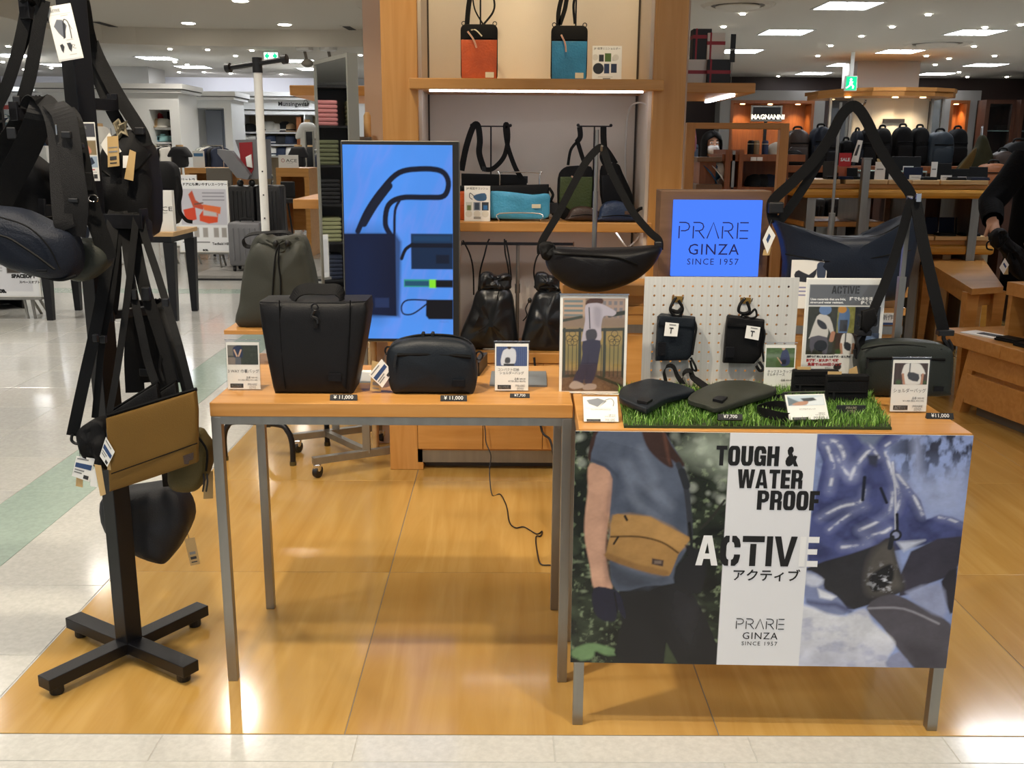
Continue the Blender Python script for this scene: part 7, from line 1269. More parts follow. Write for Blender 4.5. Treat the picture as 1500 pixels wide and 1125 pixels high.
# ================================================================ the shop on the right
# ---- niches in the dark wall
emis('niche_glow','#ffcf8f',16);mat('gold','#c58a4a',.32,.6);mat('wall_cream','#c9bda8',.7);mat('frame_grey','#8d8a86',.6)
def niche(label,u0,v0,u1,v1,Y,spots,pw):
 x0,x1,z0,z1=pr(u0,v0,u1,v1,Y);z0=.6;t=thing('lit_niche',label,'niche',((x0+x1)/2,Y,0));w_=.12
 obj('surround',MB().box((x0-.22,Y,0),(x0,Y+.5,z1+.2)),'frame_grey',t);obj('surround',MB().box((x1,Y,0),(x1+.22,Y+.5,z1+.2)),'frame_grey',t);obj('surround',MB().box((x0,Y,z1),(x1,Y+.5,z1+.2)),'frame_grey',t)
 obj('inner_frame',MB().box((x0,Y-.01,z0),(x0+.06,Y+.5,z1)).box((x1-.06,Y-.01,z0),(x1,Y+.5,z1)).box((x0+.06,Y-.01,z1-.06),(x1-.06,Y+.5,z1)),'cherry',t);obj('niche_back',MB().box((x0,Y+.45,0),(x1,Y+.5,z1)),'cherry',t);obj('niche_base',MB().box((x0,Y,0),(x1,Y+.45,z0)),'walnut_dark',t)
 for i in range(spots):
  x=x0+(x1-x0)*(i+.5)/spots;l=obj('niche_lamp',MB().lathe([(.05,0),(.05,.01)],12,Matrix.Translation((x,Y+.2,z1-.075))),'niche_glow',t);lamp('niche_light','SPOT',(x,Y+.2,z1-.09),pw,(1,.72,.4),.04,(x,Y+.4,0),110,.8)
 return t,x0,x1,z0,z1
t,x0,x1,z0,z1=niche('orange lit wall niche with a framed brand sign',1068,147,1190,245,21.4,3,40)
fx0,fx1,fz0,fz1=pr(1100,154,1146,178,21.55);s=thing('brand_sign','black framed sign with glowing brand letters in the niche','sign',((fx0+fx1)/2,21.55,fz0));obj('frame',MB().box((fx0,21.55,fz0),(fx1,21.6,fz1),.01),'steel',s);obj('panel',MB().box((fx0+.04,21.54,fz0+.04),(fx1-.04,21.56,fz1-.04)),'black',s);text('MAGNANNI',.13,(.03,-.014,.09),emis('glow_letters','#fff2d8',2.5),s,bold=.004);obj('frame_prop',MB().box((fx0+.3,21.58,z0),(fx1-.3,21.62,fz0+.02)),'black',s)
niche('orange lit narrow niche beside the cream curved wall',1388,147,1416,245,21.4,1,40)
# ---- gold canopy with curved cream wall and glass
cy=17.5
t=thing('canopy_kiosk','curved gold canopy over a cream wall and glass panels','kiosk',(at(1305,140,cy).x,cy,0))
prof=[(1213,1.2),(1232,.45),(1262,.1),(1305,0),(1350,.05),(1385,.3),(1400,.6)];P=[(at(a,138,cy).x,cy-.6+b)for a,b in prof];zc0,zc1=at(1305,143,cy).z,at(1305,131,cy).z
obj('canopy',MB().slab(P+[(P[-1][0],cy+1.2),(P[0][0],cy+1.2)],zc0,zc1-.06),'gold',t);obj('canopy_lip',MB().slab([(x-.03*(1 if i<3 else-1)*0,y-.05)for i,(x,y)in enumerate(P)]+[(P[-1][0]+.05,cy+1.2),(P[0][0]-.05,cy+1.2)],zc1-.06,zc1),'gold',t)
W_=[(at(a,190,cy).x,cy+b)for a,b in((1252,.3),(1280,.15),(1310,.1),(1340,.15),(1368,.3))];obj('cream_wall',MB().slab(W_+[(W_[-1][0],cy+.5),(W_[0][0],cy+.5)],0,zc0),'wall_cream',t)
for a,b in((1219,1250),(1370,1384)):x0,x1,z0,z1=pr(a,144,b,240,cy);obj('glass_panel',MB().box((x0,cy+.2,.4),(x1,cy+.22,zc0)),'glass_cab',t)
for a in(1219,1250,1369,1385):x=at(a,190,cy).x;obj('glass_post',MB().box((x-.02,cy+.18,0),(x+.02,cy+.24,zc0)),'steel',t)
obj('dark_bar',MB().box(at(1295,174,cy+.06),at(1323,180,cy+.12)),'box_black',t)
for a in(1236,1305,1345):p=at(a,143,cy);obj('canopy_lamp',MB().lathe([(.05,0),(.05,.01)],10,Matrix.Translation((p.x,cy-.2,zc0-.012))),'niche_glow',t);lamp('canopy_light','SPOT',(p.x,cy-.25,zc0-.03),40,(1,.8,.55),.04,(p.x,cy+.2,.5),110,.8)
struct(obj('wall_bulkhead',MB().box((at(1255,110,18.6).x,18.6,zc1-.1),(at(1347,110,18.6).x,19.4,CZ)),'wall_side'))
def vitrine(label,u0,u1,v0,v1,Y):
 x0,x1,z0,z1=pr(u0,v0,u1,v1,Y);t=thing('glass_cabinet',label,'glass cabinet',((x0+x1)/2,Y,0));obj('carcass',MB().box((x0,Y+.35,0),(x1,Y+.4,z1)).box((x0,Y,0),(x0+.08,Y+.4,z1)).box((x1-.08,Y,0),(x1,Y+.4,z1)).box((x0+.08,Y,z1-.08),(x1-.08,Y+.4,z1)).box((x0+.08,Y,0),(x1-.08,Y+.4,.5)),'walnut_dark',t);obj('glass_door',MB().box((x0+.08,Y+.01,.5),(x1-.08,Y+.02,z1-.08)),'glass_cab',t)
 for j in range(3):z=.8+j*(z1-.9)/3;s=obj('glass_shelf',MB().box((x0+.08,Y+.04,z),(x1-.08,Y+.34,z+.02)),'shelf_mint',t);obj('displayed_item',MB().box((x0+.18+.07*j,Y+.12,z+.021),(x0+.5+.05*j,Y+.3,z+.12),.02),'leather_brown',t)
vitrine('dark glass cabinet beside the narrow niche',1437,1481,146,300,20.5);vitrine('dark glass cabinet at the far right wall',1487,1530,146,300,20.3)
# ---- shelf with briefcases and backpacks
def longtable(name,label,u0,u1,v,Y,dep,th,topm,legm,cat='display table',legs=4):
 a,b=at(u0,v,Y),at(u1,v,Y);z=(a.z+b.z)/2;t=thing(name,label,cat,((a.x+b.x)/2,Y,0));obj('tabletop',MB().box((a.x,Y,z-th),(b.x,Y+dep,z),.006),topm,t)
 for i in range(legs):
  x=a.x+.06+(b.x-a.x-.12)*i/(legs-1);obj('support',MB().box((x-.03,Y+.06,0),(x+.03,Y+dep-.06,z-th)),legm,t)
 return t,a.x,b.x,z
t,xa,xb,zs=longtable('bag_shelf','cherry bag shelf behind the wallet tables',1146,1440,243,8.6,.5,.06,'cherry','walnut_dark','shelf',5);obj('back_panel',MB().box((xa,9.05,.1),(xb,9.09,zs-.06)),'walnut_dark',t)
def simplebag(name,label,cat,u0,v0,u1,v1,Y,D,m_,z,handle=True,r=.05,seed=0,pocket=True):
 x0,x1,z0,z1=pr(u0,v0,u1,v1,Y);z0=z;w_,h=x1-x0,z1-z0;t=thing(name,label,cat,((x0+x1)/2,Y+D/2,z0))
 rr_=random.Random(label);q=lambda a:a*(1+rr_.uniform(-.05,.05));obj('body',MB().inflate(crom2([(-w_*.46,0),(0,0),(w_*.46,0),(w_*q(.5),h*.22),(w_*q(.48),h*.62),(w_*q(.40),h*.88),(w_*.15,h),(-w_*.15,h),(-w_*q(.40),h*.88),(-w_*q(.48),h*.62),(-w_*q(.5),h*.22)],3),D,.55,5,2,wr=.02,ws=8,seed=seed),m_,t,True,True)
 if pocket:obj('front_pocket',MB().inflate(rrect(w_*.8,h*.45,.03,3,0,h*.3),.04,.5,5,2,M=Matrix.Translation((0,-D/2,0))),m_,t,True,True);obj('zip',MB().tube([(-w_*.38,-D/2-.005,h*.62),(w_*.38,-D/2-.005,h*.62)],.005,6),'zip',t,local=True)
 if handle:obj('handle',MB().tube(crom([(-w_*.18,0,h-.01),(-w_*.13,0,h+.022),(w_*.13,0,h+.022),(w_*.18,0,h-.01)],4),.009,6),'webbing',t,True,True)
 return t
simplebag('briefcase','dark brown leather briefcase with handles on the cherry shelf','briefcase',1153,190,1188,242,8.75,.16,'leather_brown',zs,True,.04);simplebag('briefcase','flat black briefcase in front of the brown one','briefcase',1147,220,1178,243,8.62,.1,'pu_black',zs,False,.02)
simplebag('backpack','dark navy backpack hanging behind the navy strap','backpack',1190,186,1222,243,8.7,.2,'pu_navy',zs,True,.06,2);simplebag('backpack','black square backpack behind the tall pole','backpack',1206,200,1232,243,8.66,.16,'pu_black',zs,True,.04,3)
for i,(a,b,c,m_,l_)in enumerate(((1232,1254,206,'nylon2','small black backpack with pale strap on the cherry shelf'),(1252,1266,192,'navy_nylon','narrow blue sling on the cherry shelf'),(1262,1286,190,'nylon2','rounded black backpack left of the brown card'),(1284,1308,188,'nylon','slouchy black backpack behind the brown card'),(1312,1340,186,'nylon2','tall black backpack with top handle'),(1338,1364,187,'nylon','boxy black backpack beside the navy one'))):simplebag('backpack',l_,'backpack',a,c,b,243,8.72,.18,m_,zs,True,.08,i)
simplebag('backpack','large dark navy square backpack on the cherry shelf','backpack',1364,193,1400,243,8.62,.2,mat('bag_deepblue','#1c2a36',.55,bump=.2,bscale=200),zs,True,.04,7);simplebag('backpack','large black backpack behind the navy square one','backpack',1392,189,1420,243,8.86,.16,'nylon2',zs,True,.06,8)
t=thing('draped_bag','olive draped canvas bag hanging at the end of the shelf','bag',(at(1430,262,8.4).x,8.4,at(0,262,8.4).z));obj('body',MB().inflate(crom2(ppl([(1398,258),(1412,236),(1430,216),(1436,200),(1442,200),(1450,222),(1456,240),(1458,262),(1430,266)],8.4),3),.16,.3,3,2,M=Matrix.Translation((0,8.4,0)),wr=.03,ws=8),mat('canvas_olive','#2f2e1c',.85,spec=.2),t,True);obj('hook',MB().tube([at(1438,205,8.4),at(1439,186,8.4),at(1439,186,8.6)],.008,6),'chrome',t);obj('lining_flap',MB().inflate(crom2(ppl([(1398,258),(1412,236),(1430,216),(1424,240),(1410,260)],8.3),3),.04,.3,M=Matrix.Translation((0,8.3,0))),mat('canvas_tan','#54411f',.85,spec=.2),t,True);obj('rail',MB().tube([at(1439,186,8.62),V((at(1439,186,8.62).x,8.62,0))],.01,6),'chrome',t)
t,xa,xb,zl=longtable('side_stand','dark wooden stand carrying the tan leather tote',1440,1530,275,8.0,.5,.05,'cherry','walnut_dark','stand',3);simplebag('leather_tote','tan leather tote with flap on the dark stand','tote bag',1441,240,1484,275,8.05,.2,mat('leather_tan','#9a5c30',.45,bump=.2),zl,True,.04);simplebag('handbag','brown glossy handbag behind the tan tote','handbag',1455,222,1490,275,8.28,.14,'leather_brown',zl,True,.06);simplebag('backpack','black nylon backpack at the far end of the dark stand','backpack',1472,208,1520,275,8.42,.16,'nylon',zl,True,.08)
# ---- wallet tables (two tiers) and yellow cabinet
t,xa,xb,zw=longtable('wallet_table','upper oak wallet table with rounded yellow edge',1182,1452,270,6.9,.62,.035,'oak','steel','display table',4);obj('edge_strip',MB().box((xa-.03,6.87,zw-.095),(xb+.02,7.5,zw-.035),.02),'oak_yellow',t);obj('back_board',MB().box((at(1300,300,7.4).x,7.44,.3),(at(1350,300,7.4).x,7.46,zw-.1)),'walnut',t)
for a,b in((1180,1232),(1240,1302),(1303,1335),(1338,1378),(1380,1450)):x0,x1=at(a,270,6.86).x,at(b,270,6.86).x;obj('tray',MB().box((x0,6.88,zw),(x1,7.3,zw+.03),.004),'oak_pale',t)
zwt=zw+.03
t2,xa,xb,zw2=longtable('wallet_table','lower oak wallet table above the yellow cabinet',1338,1452,352,7.0,.6,.035,'oak','oak_pale','display table',3);obj('edge_strip',MB().box((xa-.02,6.97,zw2-.10),(xb+.02,7.58,zw2-.035),.02),'oak_yellow',t2)
for a,b in((1338,1370),(1372,1450)):x0,x1=at(a,350,6.96).x,at(b,350,6.96).x;obj('tray',MB().box((x0,6.98,zw2),(x1,7.4,zw2+.03),.004),'oak_pale',t2)
t3,xa,xb,zw3=longtable('wallet_table','low oak table behind the crossbody bag',1175,1300,325,7.0,.6,.035,'oak','steel','display table',3)
def swallet(label,u0,v0,u1,v1,Y,z,m_,flat=False,lean=.15,group=None):
 x0,x1,z0,z1=pr(u0,v0,u1,v1,Y);w_,h=x1-x0,max(z1-z0,.01);c=((x0+x1)/2,Y,z)
 t=thing('leather_wallet',label,'wallet',M=Matrix.Translation(c)@Matrix.Rotation(0 if flat else-lean,4,'X'),group=group)
 if flat:obj('cover',MB().box((-w_/2,0,0),(w_/2,.1,.012),.004),m_,t,local=True);obj('pages',MB().box((-w_/2+.005,.004,.012),(w_/2-.003,.096,.02),.003),m_,t,local=True)
 else:obj('cover',MB().box((-w_/2,0,0),(w_/2,.008,h),.003),m_,t,local=True);obj('pages',MB().box((-w_/2+.003,.008,.002),(w_/2-.006,.016,h-.003),.003),m_,t,local=True)
mat('wal_black','#111214',.6,spec=.2);mat('wal_navy','#182036',.6,spec=.2);mat('wal_tan','#a9522a',.45);mat('wal_grey','#33332f',.6,spec=.2);mat('wal_green','#2c3f36',.5)
for a in((1284,1340,0,0),):pass
for lab,u0,v0,u1,v1,m_,Yw,fl in(('tan orange wallet beside the red sale sign',1229,244,1248,262,'wal_tan',7.0,0),('black wallet beside the tan orange one',1241,246,1257,263,'wal_black',6.96,0),('dark grey frame wallet under the sale sign',1206,237,1226,263,'wal_grey',7.1,0),('small black wallet near the steel riser',1269,254,1282,266,'wal_black',6.96,0),('wide black wallet on the clear riser',1307,229,1350,250,'wal_black',7.2,0),('navy wallet under the clear riser',1324,250,1352,268,'wal_navy',7.06,0),('black wallet beside the white price card',1287,252,1306,271,'wal_black',7.02,0),('square black wallet at the middle of the table',1372,246,1394,270,'wal_black',7.06,0),('long black wallet beside the square one',1393,254,1420,270,'wal_black',7.08,0),('black wallet at the end of the table',1420,252,1447,271,'wal_black',7.08,0),('flat black wallet lying before the dark frame',1212,262,1238,268,'wal_black',6.92,1),('flat navy wallet lying below the tan one',1228,268,1250,272,'wal_navy',6.9,1),('flat black wallet lying by the riser post',1247,262,1266,268,'wal_black',6.92,1),('flat black wallet lying before the navy one',1350,268,1373,272,'wal_black',6.9,1),('flat black wallet lying before the square one',1388,268,1416,273,'wal_black',6.9,1),('flat dark wallet lying at the table end',1422,268,1450,273,'wal_navy',6.9,1)):
 swallet(lab,u0,v0,u1,v1,Yw,zwt if 'clear riser' not in lab or 'under' in lab else at(1310,250,7.15).z,m_,bool(fl))
for i,(u0,u1)in enumerate(((1356,1374),(1376,1398),(1400,1416),(1412,1434))):swallet(['navy wallet on the lower table beside the strap','wide navy wallet in the middle of the lower table','black wallet on the lower table','tall black wallet below the small sale sign'][i],u0,325 if i<3 else 322,u1,350,7.15,zw2+.03,'wal_navy' if i<2 else 'wal_black')
for i,(u0,u1)in enumerate(((1375,1400),(1410,1436))):swallet(['flat black wallet lying on the lower table','flat wallet lying at the lower table end'][i],u0,350,u1,354,6.99,zw2+.03,'wal_black',True)
def pcardlet(label,u0,v0,u1,v1,Y,z,m_='card'):
 x0,x1,z0,z1=pr(u0,v0,u1,v1,Y);t=thing('price_card',label,'price card',((x0+x1)/2,Y,z));obj('card_sheet',MB().box((x0,Y,z),(x1,Y+.004,z+(z1-z0))),m_,t);obj('card_print',MB().box((x0+(x1-x0)*.15,Y-.001,z+(z1-z0)*.55),(x1-(x1-x0)*.2,Y,z+(z1-z0)*.62)),'ink_soft',t);obj('card_foot',MB().box((x0,Y,z),(x1,Y+.03,z+.002)),'acrylic',t)
for i,(a,b,c,d)in enumerate(((1281,246,1296,272),(1301,263,1316,274),(1331,269,1348,276),(1377,268,1393,275),(1402,266,1415,271),(1363,244,1372,270),(1323,243,1338,250))):pcardlet(['tall white price card near the clear riser','white price card under the long strap','white price card before the navy wallet','white price card before the square wallet','white price card before the long wallet','narrow white card beside the square wallet','white label card on the wide black wallet'][i],a,b,c,d,6.93 if i<5 else 7.02 if i==5 else 7.12,zwt if i!=6 else at(1310,250,7.15).z)
t=thing('clear_riser','clear acrylic riser shelf on the wallet table','riser',(at(1310,250,7.15).x,7.15,zwt));x0,x1=at(1265,250,7.15).x,at(1354,250,7.15).x;zr=at(1310,250,7.15).z;obj('riser_top',MB().box((x0,7.1,zr-.01),(x1,7.4,zr)),'shelf_mint',t)
for x in(x0,x1-.012):obj('riser_side',MB().box((x,7.1,zwt),(x+.012,7.4,zr-.01)),'glass',t)
t=thing('kraft_card','brown kraft brand card standing before the black backpacks','card',(at(1302,228,7.3).x,7.3,zr));P=ppl([(1287,211),(1313,211),(1317,227),(1290,228)],7.3);zmin=min(p[1]for p in P);P=[(a,b-zmin+zr)for a,b in P];obj('card_sheet',MB().prism(P,7.3,7.306),'paper_tan',t);obj('card_foot',MB().box((min(p[0]for p in P)+.02,7.306,zr),(max(p[0]for p in P)-.03,7.34,zr+.003)),'paper_tan',t);text('BUH',.045,(0,-.002,.04),'ink_black',t)
t=thing('steel_post','square steel post standing at the wallet table','post',(at(1264,330,6.82).x,6.82,0));x=at(1264,300,6.82).x;obj('shaft',MB().box((x-.025,6.80,0),(x+.025,6.85,at(1266,233,6.82).z),.002),'steel',t);obj('cap',MB().box((x-.03,6.795,at(1266,233,6.82).z),(x+.03,6.855,at(1266,231,6.82).z)),'steel',t)
def sale(label,u0,v0,u1,v1,Y,z,sub):
 x0,x1,z0,z1=pr(u0,v0,u1,v1,Y);t=thing('sale_sign',label,'sale sign',((x0+x1)/2,Y,z));obj('holder',MB().box((x0,Y+.002,z),(x1,Y+.006,z1)).box((x0,Y,z),(x1,Y+.06,z+.004)),'acrylic',t);obj('sign_sheet',MB().box((x0,Y,max(z0,z+.01)),(x1,Y+.003,z1)),'red',t);text('SALE',(x1-x0)*.36,(0,-.001,(z0+z1)/2-z+(.015 if sub else 0)),'ink_white',t,bold=.001)
 if sub:obj('white_strip',MB().box((x0+.008,Y-.0012,z0+.012),(x1-.008,Y,z0+(z1-z0)*.42)),'card',t)
sale('red sale sign standing among the wallets',1229,224,1247,244,7.04,zwt,False);sale('small red sale sign with white strip on the lower table',1417,292,1435,311,7.12,zw2+.03,True)
t=thing('tilted_leaflet','white printed leaflet tilted beside the sale sign','leaflet',(at(1258,236,7.1).x,7.1,at(0,240,7.1).z));P=[at(*p,7.1)for p in((1257,205),(1264,206),(1257,238),(1247,237))];obj('leaflet_sheet',MB().add(P+[p+V((0,.006,0))for p in P],[(0,1,2,3),(7,6,5,4),(0,4,5,1),(1,5,6,2),(2,6,7,3),(3,7,4,0)]),'card',t);P=[p+V((0,-.002,0))for p in(at(1257,212,7.1),at(1260,212,7.1),at(1255,228,7.1),at(1251,228,7.1))];obj('leaflet_print',MB().add(P,[(0,1,2,3)]),'ink',t);obj('leaflet_leg',MB().box(at(1250,237,7.1)+V((-.005,0,-.15)),at(1252,237,7.1)+V((.005,.004,.02))),'acrylic',t)
for i,(a,b,c,d)in enumerate(((1172,290,1206,420),(1208,290,1240,420))):suitcase(['dark navy suitcase under the wallet table','black suitcase beside the navy one under the wallet table'][i],a,b,c,d,7.75,.3,'case_black',0,False)
t,xa,xb,zz=longtable('low_shelf','low oak shelf with small black boxes under the lower wallet table',1338,1450,402,7.1,.45,.03,'oak_pale','oak_pale','shelf',3)
for i,(a,b,c)in enumerate(((1352,1372,384),(1376,1398,382),(1398,1420,396))):simplebag('shoe_pouch',['black pouch on the low shelf beside the strap','rounded black pouch on the low shelf','flat black pouch on the low shelf'][i],'pouch',a,c,b,402,7.2,.12,'nylon2',zz,False,.03,i,False)
x0,x1,z0,z1=pr(1336,420,1460,497,7.35);t=thing('yellow_cabinet','yellow oak low cabinet behind the small oak table','cabinet',((x0+x1)/2,7.35,0));obj('carcass',MB().box((x0,7.37,.03),(x1,7.65,z1)),'oak_yellow',t);obj('top_board',MB().box((x0-.02,7.33,z1),(x1+.02,7.66,z1+.03),.004),'oak_yellow',t);obj('skirting',MB().box((x0,7.4,0),(x1,7.6,.03)),'oak',t)
for i in range(3):obj('cabinet_door',MB().box((x0+.01+(x1-x0-.02)/3*i,7.352,.05),(x0+(x1-x0-.02)/3*(i+1),7.37,z1-.02),.003),'oak_yellow',t)
t=thing('perspex_box','frosted clear box standing between the tables','box',(at(1438,400,7.12).x,7.12,0));x0,x1,z0,z1=pr(1428,362,1446,410,7.12);obj('box_shell',MB().box((x0,7.12,0),(x1,7.25,z1),.004),mat('frosted','#a89e86',.3),t);obj('box_lid',MB().box((x0-.005,7.115,z1),(x1+.005,7.255,z1+.01)),'shelf_mint',t)
# ---- small oak table and big drawer cabinet
def poly_slab(P,z0,z1):return MB().slab([(p.x,p.y)for p in P],z0,z1)
zt=.64
P=[gr(*p,zt)for p in((1352,380),(1428,377),(1442,420),(1423,424))]
P=[gr(1351,379,zt),gr(1424,423,zt),gr(1470,420,zt),gr(1440,378,zt)]
t=thing('side_table','small oak side table with slanted legs beside the drawer cabinet','table',(sum((p for p in P),V())/4)*1);t.location.z=0;WM[t.name]=Matrix.Translation(t.location)
obj('tabletop',poly_slab(P,zt-.035,zt),'oak',t);c=sum(P,V())/4;Q=[c+(p-c)*.86 for p in P];obj('apron',poly_slab([c+(p-c)*.84 for p in P],zt-.12,zt-.035),'oak',t)
for q in Q:d=(q-c).normalized()*.02;obj('leg',MB().add([V((q.x+a*.035,q.y+b*.035,zt-.035))for a,b in((-1,-1),(1,-1),(1,1),(-1,1))]+[V((q.x+d.x+a*.022,q.y+d.y+b*.022,0))for a,b in((-1,-1),(1,-1),(1,1),(-1,1))],[(0,1,2,3),(7,6,5,4),(0,4,5,1),(1,5,6,2),(2,6,7,3),(3,7,4,0)]),'oak',t)
f0=gr(1405,604);f1=gr(1500,642);fd=(f1-f0);fd.z=0;fd.normalize();fn=V((-fd.y,fd.x,0));fn=fn if fn.y>0 else-fn
DM=Matrix.Translation((f0.x,f0.y,0))@Matrix(((fd.x,fn.x,0,0),(fd.y,fn.y,0,0),(0,0,1,0),(0,0,0,1)))
def dz(v_,u_=1405):return at(u_,v_,f0.y).z
dc=thing('drawer_cabinet','oak drawer cabinet with open display shelf and raised desk','cabinet',(f0.x,f0.y,0));LC=1.5;zl=.36
obj('deck',MB().box((-.22,-.03,zl),(.295,.75,zl+.07),.003,DM),'oak',dc);obj('deck',MB().box((.301,-.03,zl),(LC,.75,zl+.07),.003,DM),'oak',dc)
obj('carcass',MB().box((.02,.02,.06),(LC,.7,zl),0,DM),'oak',dc);obj('cabinet_leg',MB().add([DM@V(p)for p in((-.06,0,0),(.0,0,0),(.0,.06,0),(-.06,.06,0),(.02,.0,zl),(.1,.0,zl),(.1,.08,zl),(.02,.08,zl))],[(3,2,1,0),(4,5,6,7),(0,1,5,4),(1,2,6,5),(2,3,7,6),(3,0,4,7)]),'oak',dc)
obj('plinth',MB().box((.06,.06,0),(LC,.66,.06),0,DM),'vent_grey',dc)
for i in range(3):
 a=.03+i*.5;lo=obj('drawer',MB().box((a,-.004,.065),(a+.49,.02,.225),.002,DM),'oak',dc);up=obj('drawer',MB().box((a,-.004,.25),(a+.49,.02,zl-.005),.002,DM),'oak',dc)
zu=.72
obj('raised_desk',MB().box((.05,.16,zu-.07),(LC,.85,zu),.003,DM),'oak',dc);obj('desk_side',MB().box((.06,.17,zl+.07),(.09,.8,zu-.07),0,DM),'oak',dc);obj('desk_back',MB().box((.09,.78,zl+.07),(LC,.8,zu-.07),0,DM),'oak',dc)
def onD(name,label,cat,a,b,z,shape,m_,rz=0,grp=None):
 t=thing(name,label,cat,M=DM@Matrix.Translation((a,b,z))@Matrix.Rotation(rz,4,'Z'));
 for nm,bx,mm in shape:obj(nm,MB().box(*bx),mm,t,local=True)
 return t
zd=zl+.07
onD('shelf_card','white card with dark shoe pictures on the cabinet deck','card',.02,.08,zd,[('card_sheet',((-.10,-.06,0),(.12,.07,.006)),'card'),('card_picture',((-.03,-.02,.006),(.08,.04,.0075)),'ink')],'card',.3)
onD('leather_wallet','flat black wallet on the cabinet deck near the white card','wallet',.21,.10,zd,[('cover',((-.07,-.045,0),(.07,.05,.012),.004),'wal_black'),('pages',((-.065,-.04,.012),(.066,.046,.02),.003),'wal_black')],'',.2)
onD('leather_wallet','flat black wallet on the cabinet deck beside the seam','wallet',.38,.09,zd,[('cover',((-.08,-.05,0),(.08,.05,.012),.004),'wal_black'),('pages',((-.074,-.045,.012),(.075,.046,.02),.003),'wal_black')],'',.1)
onD('leather_wallet','dark green wallet standing open on the cabinet deck','wallet',.26,.40,zd,[('cover',((-.09,0,0),(.09,.012,.2),.004),'wal_green'),('pages',((-.085,.012,0),(.085,.02,.195),.003),'wal_black')],'',-.3)
onD('card_case','black box case with grey stripe under the raised desk','case',.52,.34,zd,[('case_body',((-.13,-.08,0),(.13,.08,.2),.008),'wal_black'),('stripe',((-.09,-.083,.16),(.07,-.079,.17)),'steel')],'')
onD('shelf_card','white leaflet on the cabinet deck beside the black case','card',.62,.06,zd,[('card_sheet',((-.12,-.05,0),(.14,.08,.006)),'card'),('card_picture',((-.02,-.02,.006),(.1,.05,.0075)),'ink_soft')],'',.2)
onD('shelf_card','white picture leaflet on the raised desk','card',.42,.32,zu,[('card_sheet',((-.24,-.12,0),(.3,.12,.004)),'card'),('card_picture',((-.14,-.06,.004),(.28,.1,.0055)),'ink_soft')],'',.1)
onD('pen','short black pen lying on the white leaflet','pen',.38,.22,zu+.004,[('barrel',((-.03,-.006,0),(.03,.006,.01),.003),'black'),('clip',((.0,-.002,.009),(.028,.002,.012)),'chrome')],'')
t=thing('desk_cord','black cord lying along the edge of the raised desk','cord',DM@V((.06,.3,zu)));obj('cord',MB().tube(crom([DM@V(p)for p in((.055,.42,zu+.006),(.08,.3,zu+.006),(.14,.25,zu+.006),(.24,.26,zu+.006))],5),.007,6),'rubber',t,True)
# ---- framed opening with hat shelves beyond
FY=6.3;x0,x1,z0,z1=pr(1003,180,1152,330,FY);fz0=0
t=thing('partition_screen','oak framed open partition before the hat shelves','partition',((x0+x1)/2,FY,0));b=.055
for a in(x0,x1-b):obj('stile',MB().box((a,FY,0),(a+b,FY+.06,z1),.003),'oak_v',t)
obj('top_rail',MB().box((x0+b,FY,z1-.036),(x1-b,FY+.06,z1),.003),'oak',t);obj('bottom_rail',MB().box((x0+b,FY,.45),(x1-b,FY+.06,.5),.003),'oak',t)
t=thing('hat_shelf','cherry wood hat shelving seen through the oak frame','shelving',(at(1100,300,7.3).x,7.3,0));x0,x1=at(1058,230,7.3).x,at(1180,230,7.3).x;zA,zB=at(0,227,7.3).z,at(0,276,7.3).z;zB=at(1100,274,7.3).z;zA=at(1100,226,7.3).z
obj('back_panel',MB().box((x0,7.72,0),(x1,7.75,zA)),'cherry',t)
for z in(zA,zB):s=obj('shelf_board',MB().box((x0,7.3,z-.05),(x1,7.72,z),.003),'cherry',t)
xs=at(1062,230,7.3).x;obj('divider',MB().box((xs,7.28,0),(xs+.04,7.72,at(0,212,7.3).z)),'cherry',t);obj('divider',MB().box((xs+.1,7.28,0),(xs+.13,7.72,at(0,212,7.3).z)),'cherry',t);obj('steel_rail',MB().box((xs+.055,7.3,0),(xs+.075,7.32,at(0,214,7.3).z)),'steel',t)
for i in range(2):q=at(1104+i*9,233,7.29);obj('shelf_label',MB().box(q+V((-.02,0,-.012)),q+V((.02,.01,.014))),'card',t)
for i,(u_,m_,l_)in enumerate(((1100,'wal_black','black folding umbrella standing on the hat shelf'),(1108,mat('umb_tan','#8d7758',.7),'tan folding umbrella between the black and navy ones'),(1121,mat('umb_navy','#25365c',.7),'navy folding umbrella standing on the hat shelf'))):
 x=at(u_,226,7.4).x;h_=at(0,198,7.4).z-zA;g=thing('folding_umbrella',l_,'umbrella',(x,7.42,zA),0,'folding umbrellas on the hat shelf');obj('case',MB().lathe([(.022,0),(.024,.01),(.024,h_*.9),(.016,h_)],12),m_,g,True,True);obj('band',MB().lathe([(.0245,h_*.72),(.0245,h_*.76)],12),'cream',g,local=True)
for u_,v_,k_,l_ in((1138,226,0,'white and grey cap on the upper hat shelf'),(1105,274,1,'black cap on the lower hat shelf'),(1116,274,1,'black mesh cap on the lower hat shelf'),(1126,274,2,'blue cap on the lower hat shelf'),(1138,274,2,'navy cap on the lower hat shelf')):
 p=at(u_,v_,7.45);p.z=zA if v_==226 else(zB if v_==274 else p.z);g=thing('cap',l_,'cap',p,0,'caps on the cherry shelving');obj('crown',MB().lathe([(.075,0),(.078,.03),(.06,.07),(.02,.088),(.002,.09)],14),hatm[k_],g,True,True);obj('peak',MB().slab([(-.06,-.05),(-.05,-.11),(0,-.135),(.05,-.11),(.06,-.05)],.0,.008),hatm[k_],g,local=True)
t,xa,xb,zq=longtable('hat_stand','dark shelf arm with a blue and a cream hat',1020,1058,270,7.2,.4,.04,'walnut','cherry','shelf',2);t,xa,xb,zq2=longtable('hat_stand','dark upper shelf arm before the masked person',1022,1058,230,7.25,.35,.035,'walnut','cherry','shelf',2)
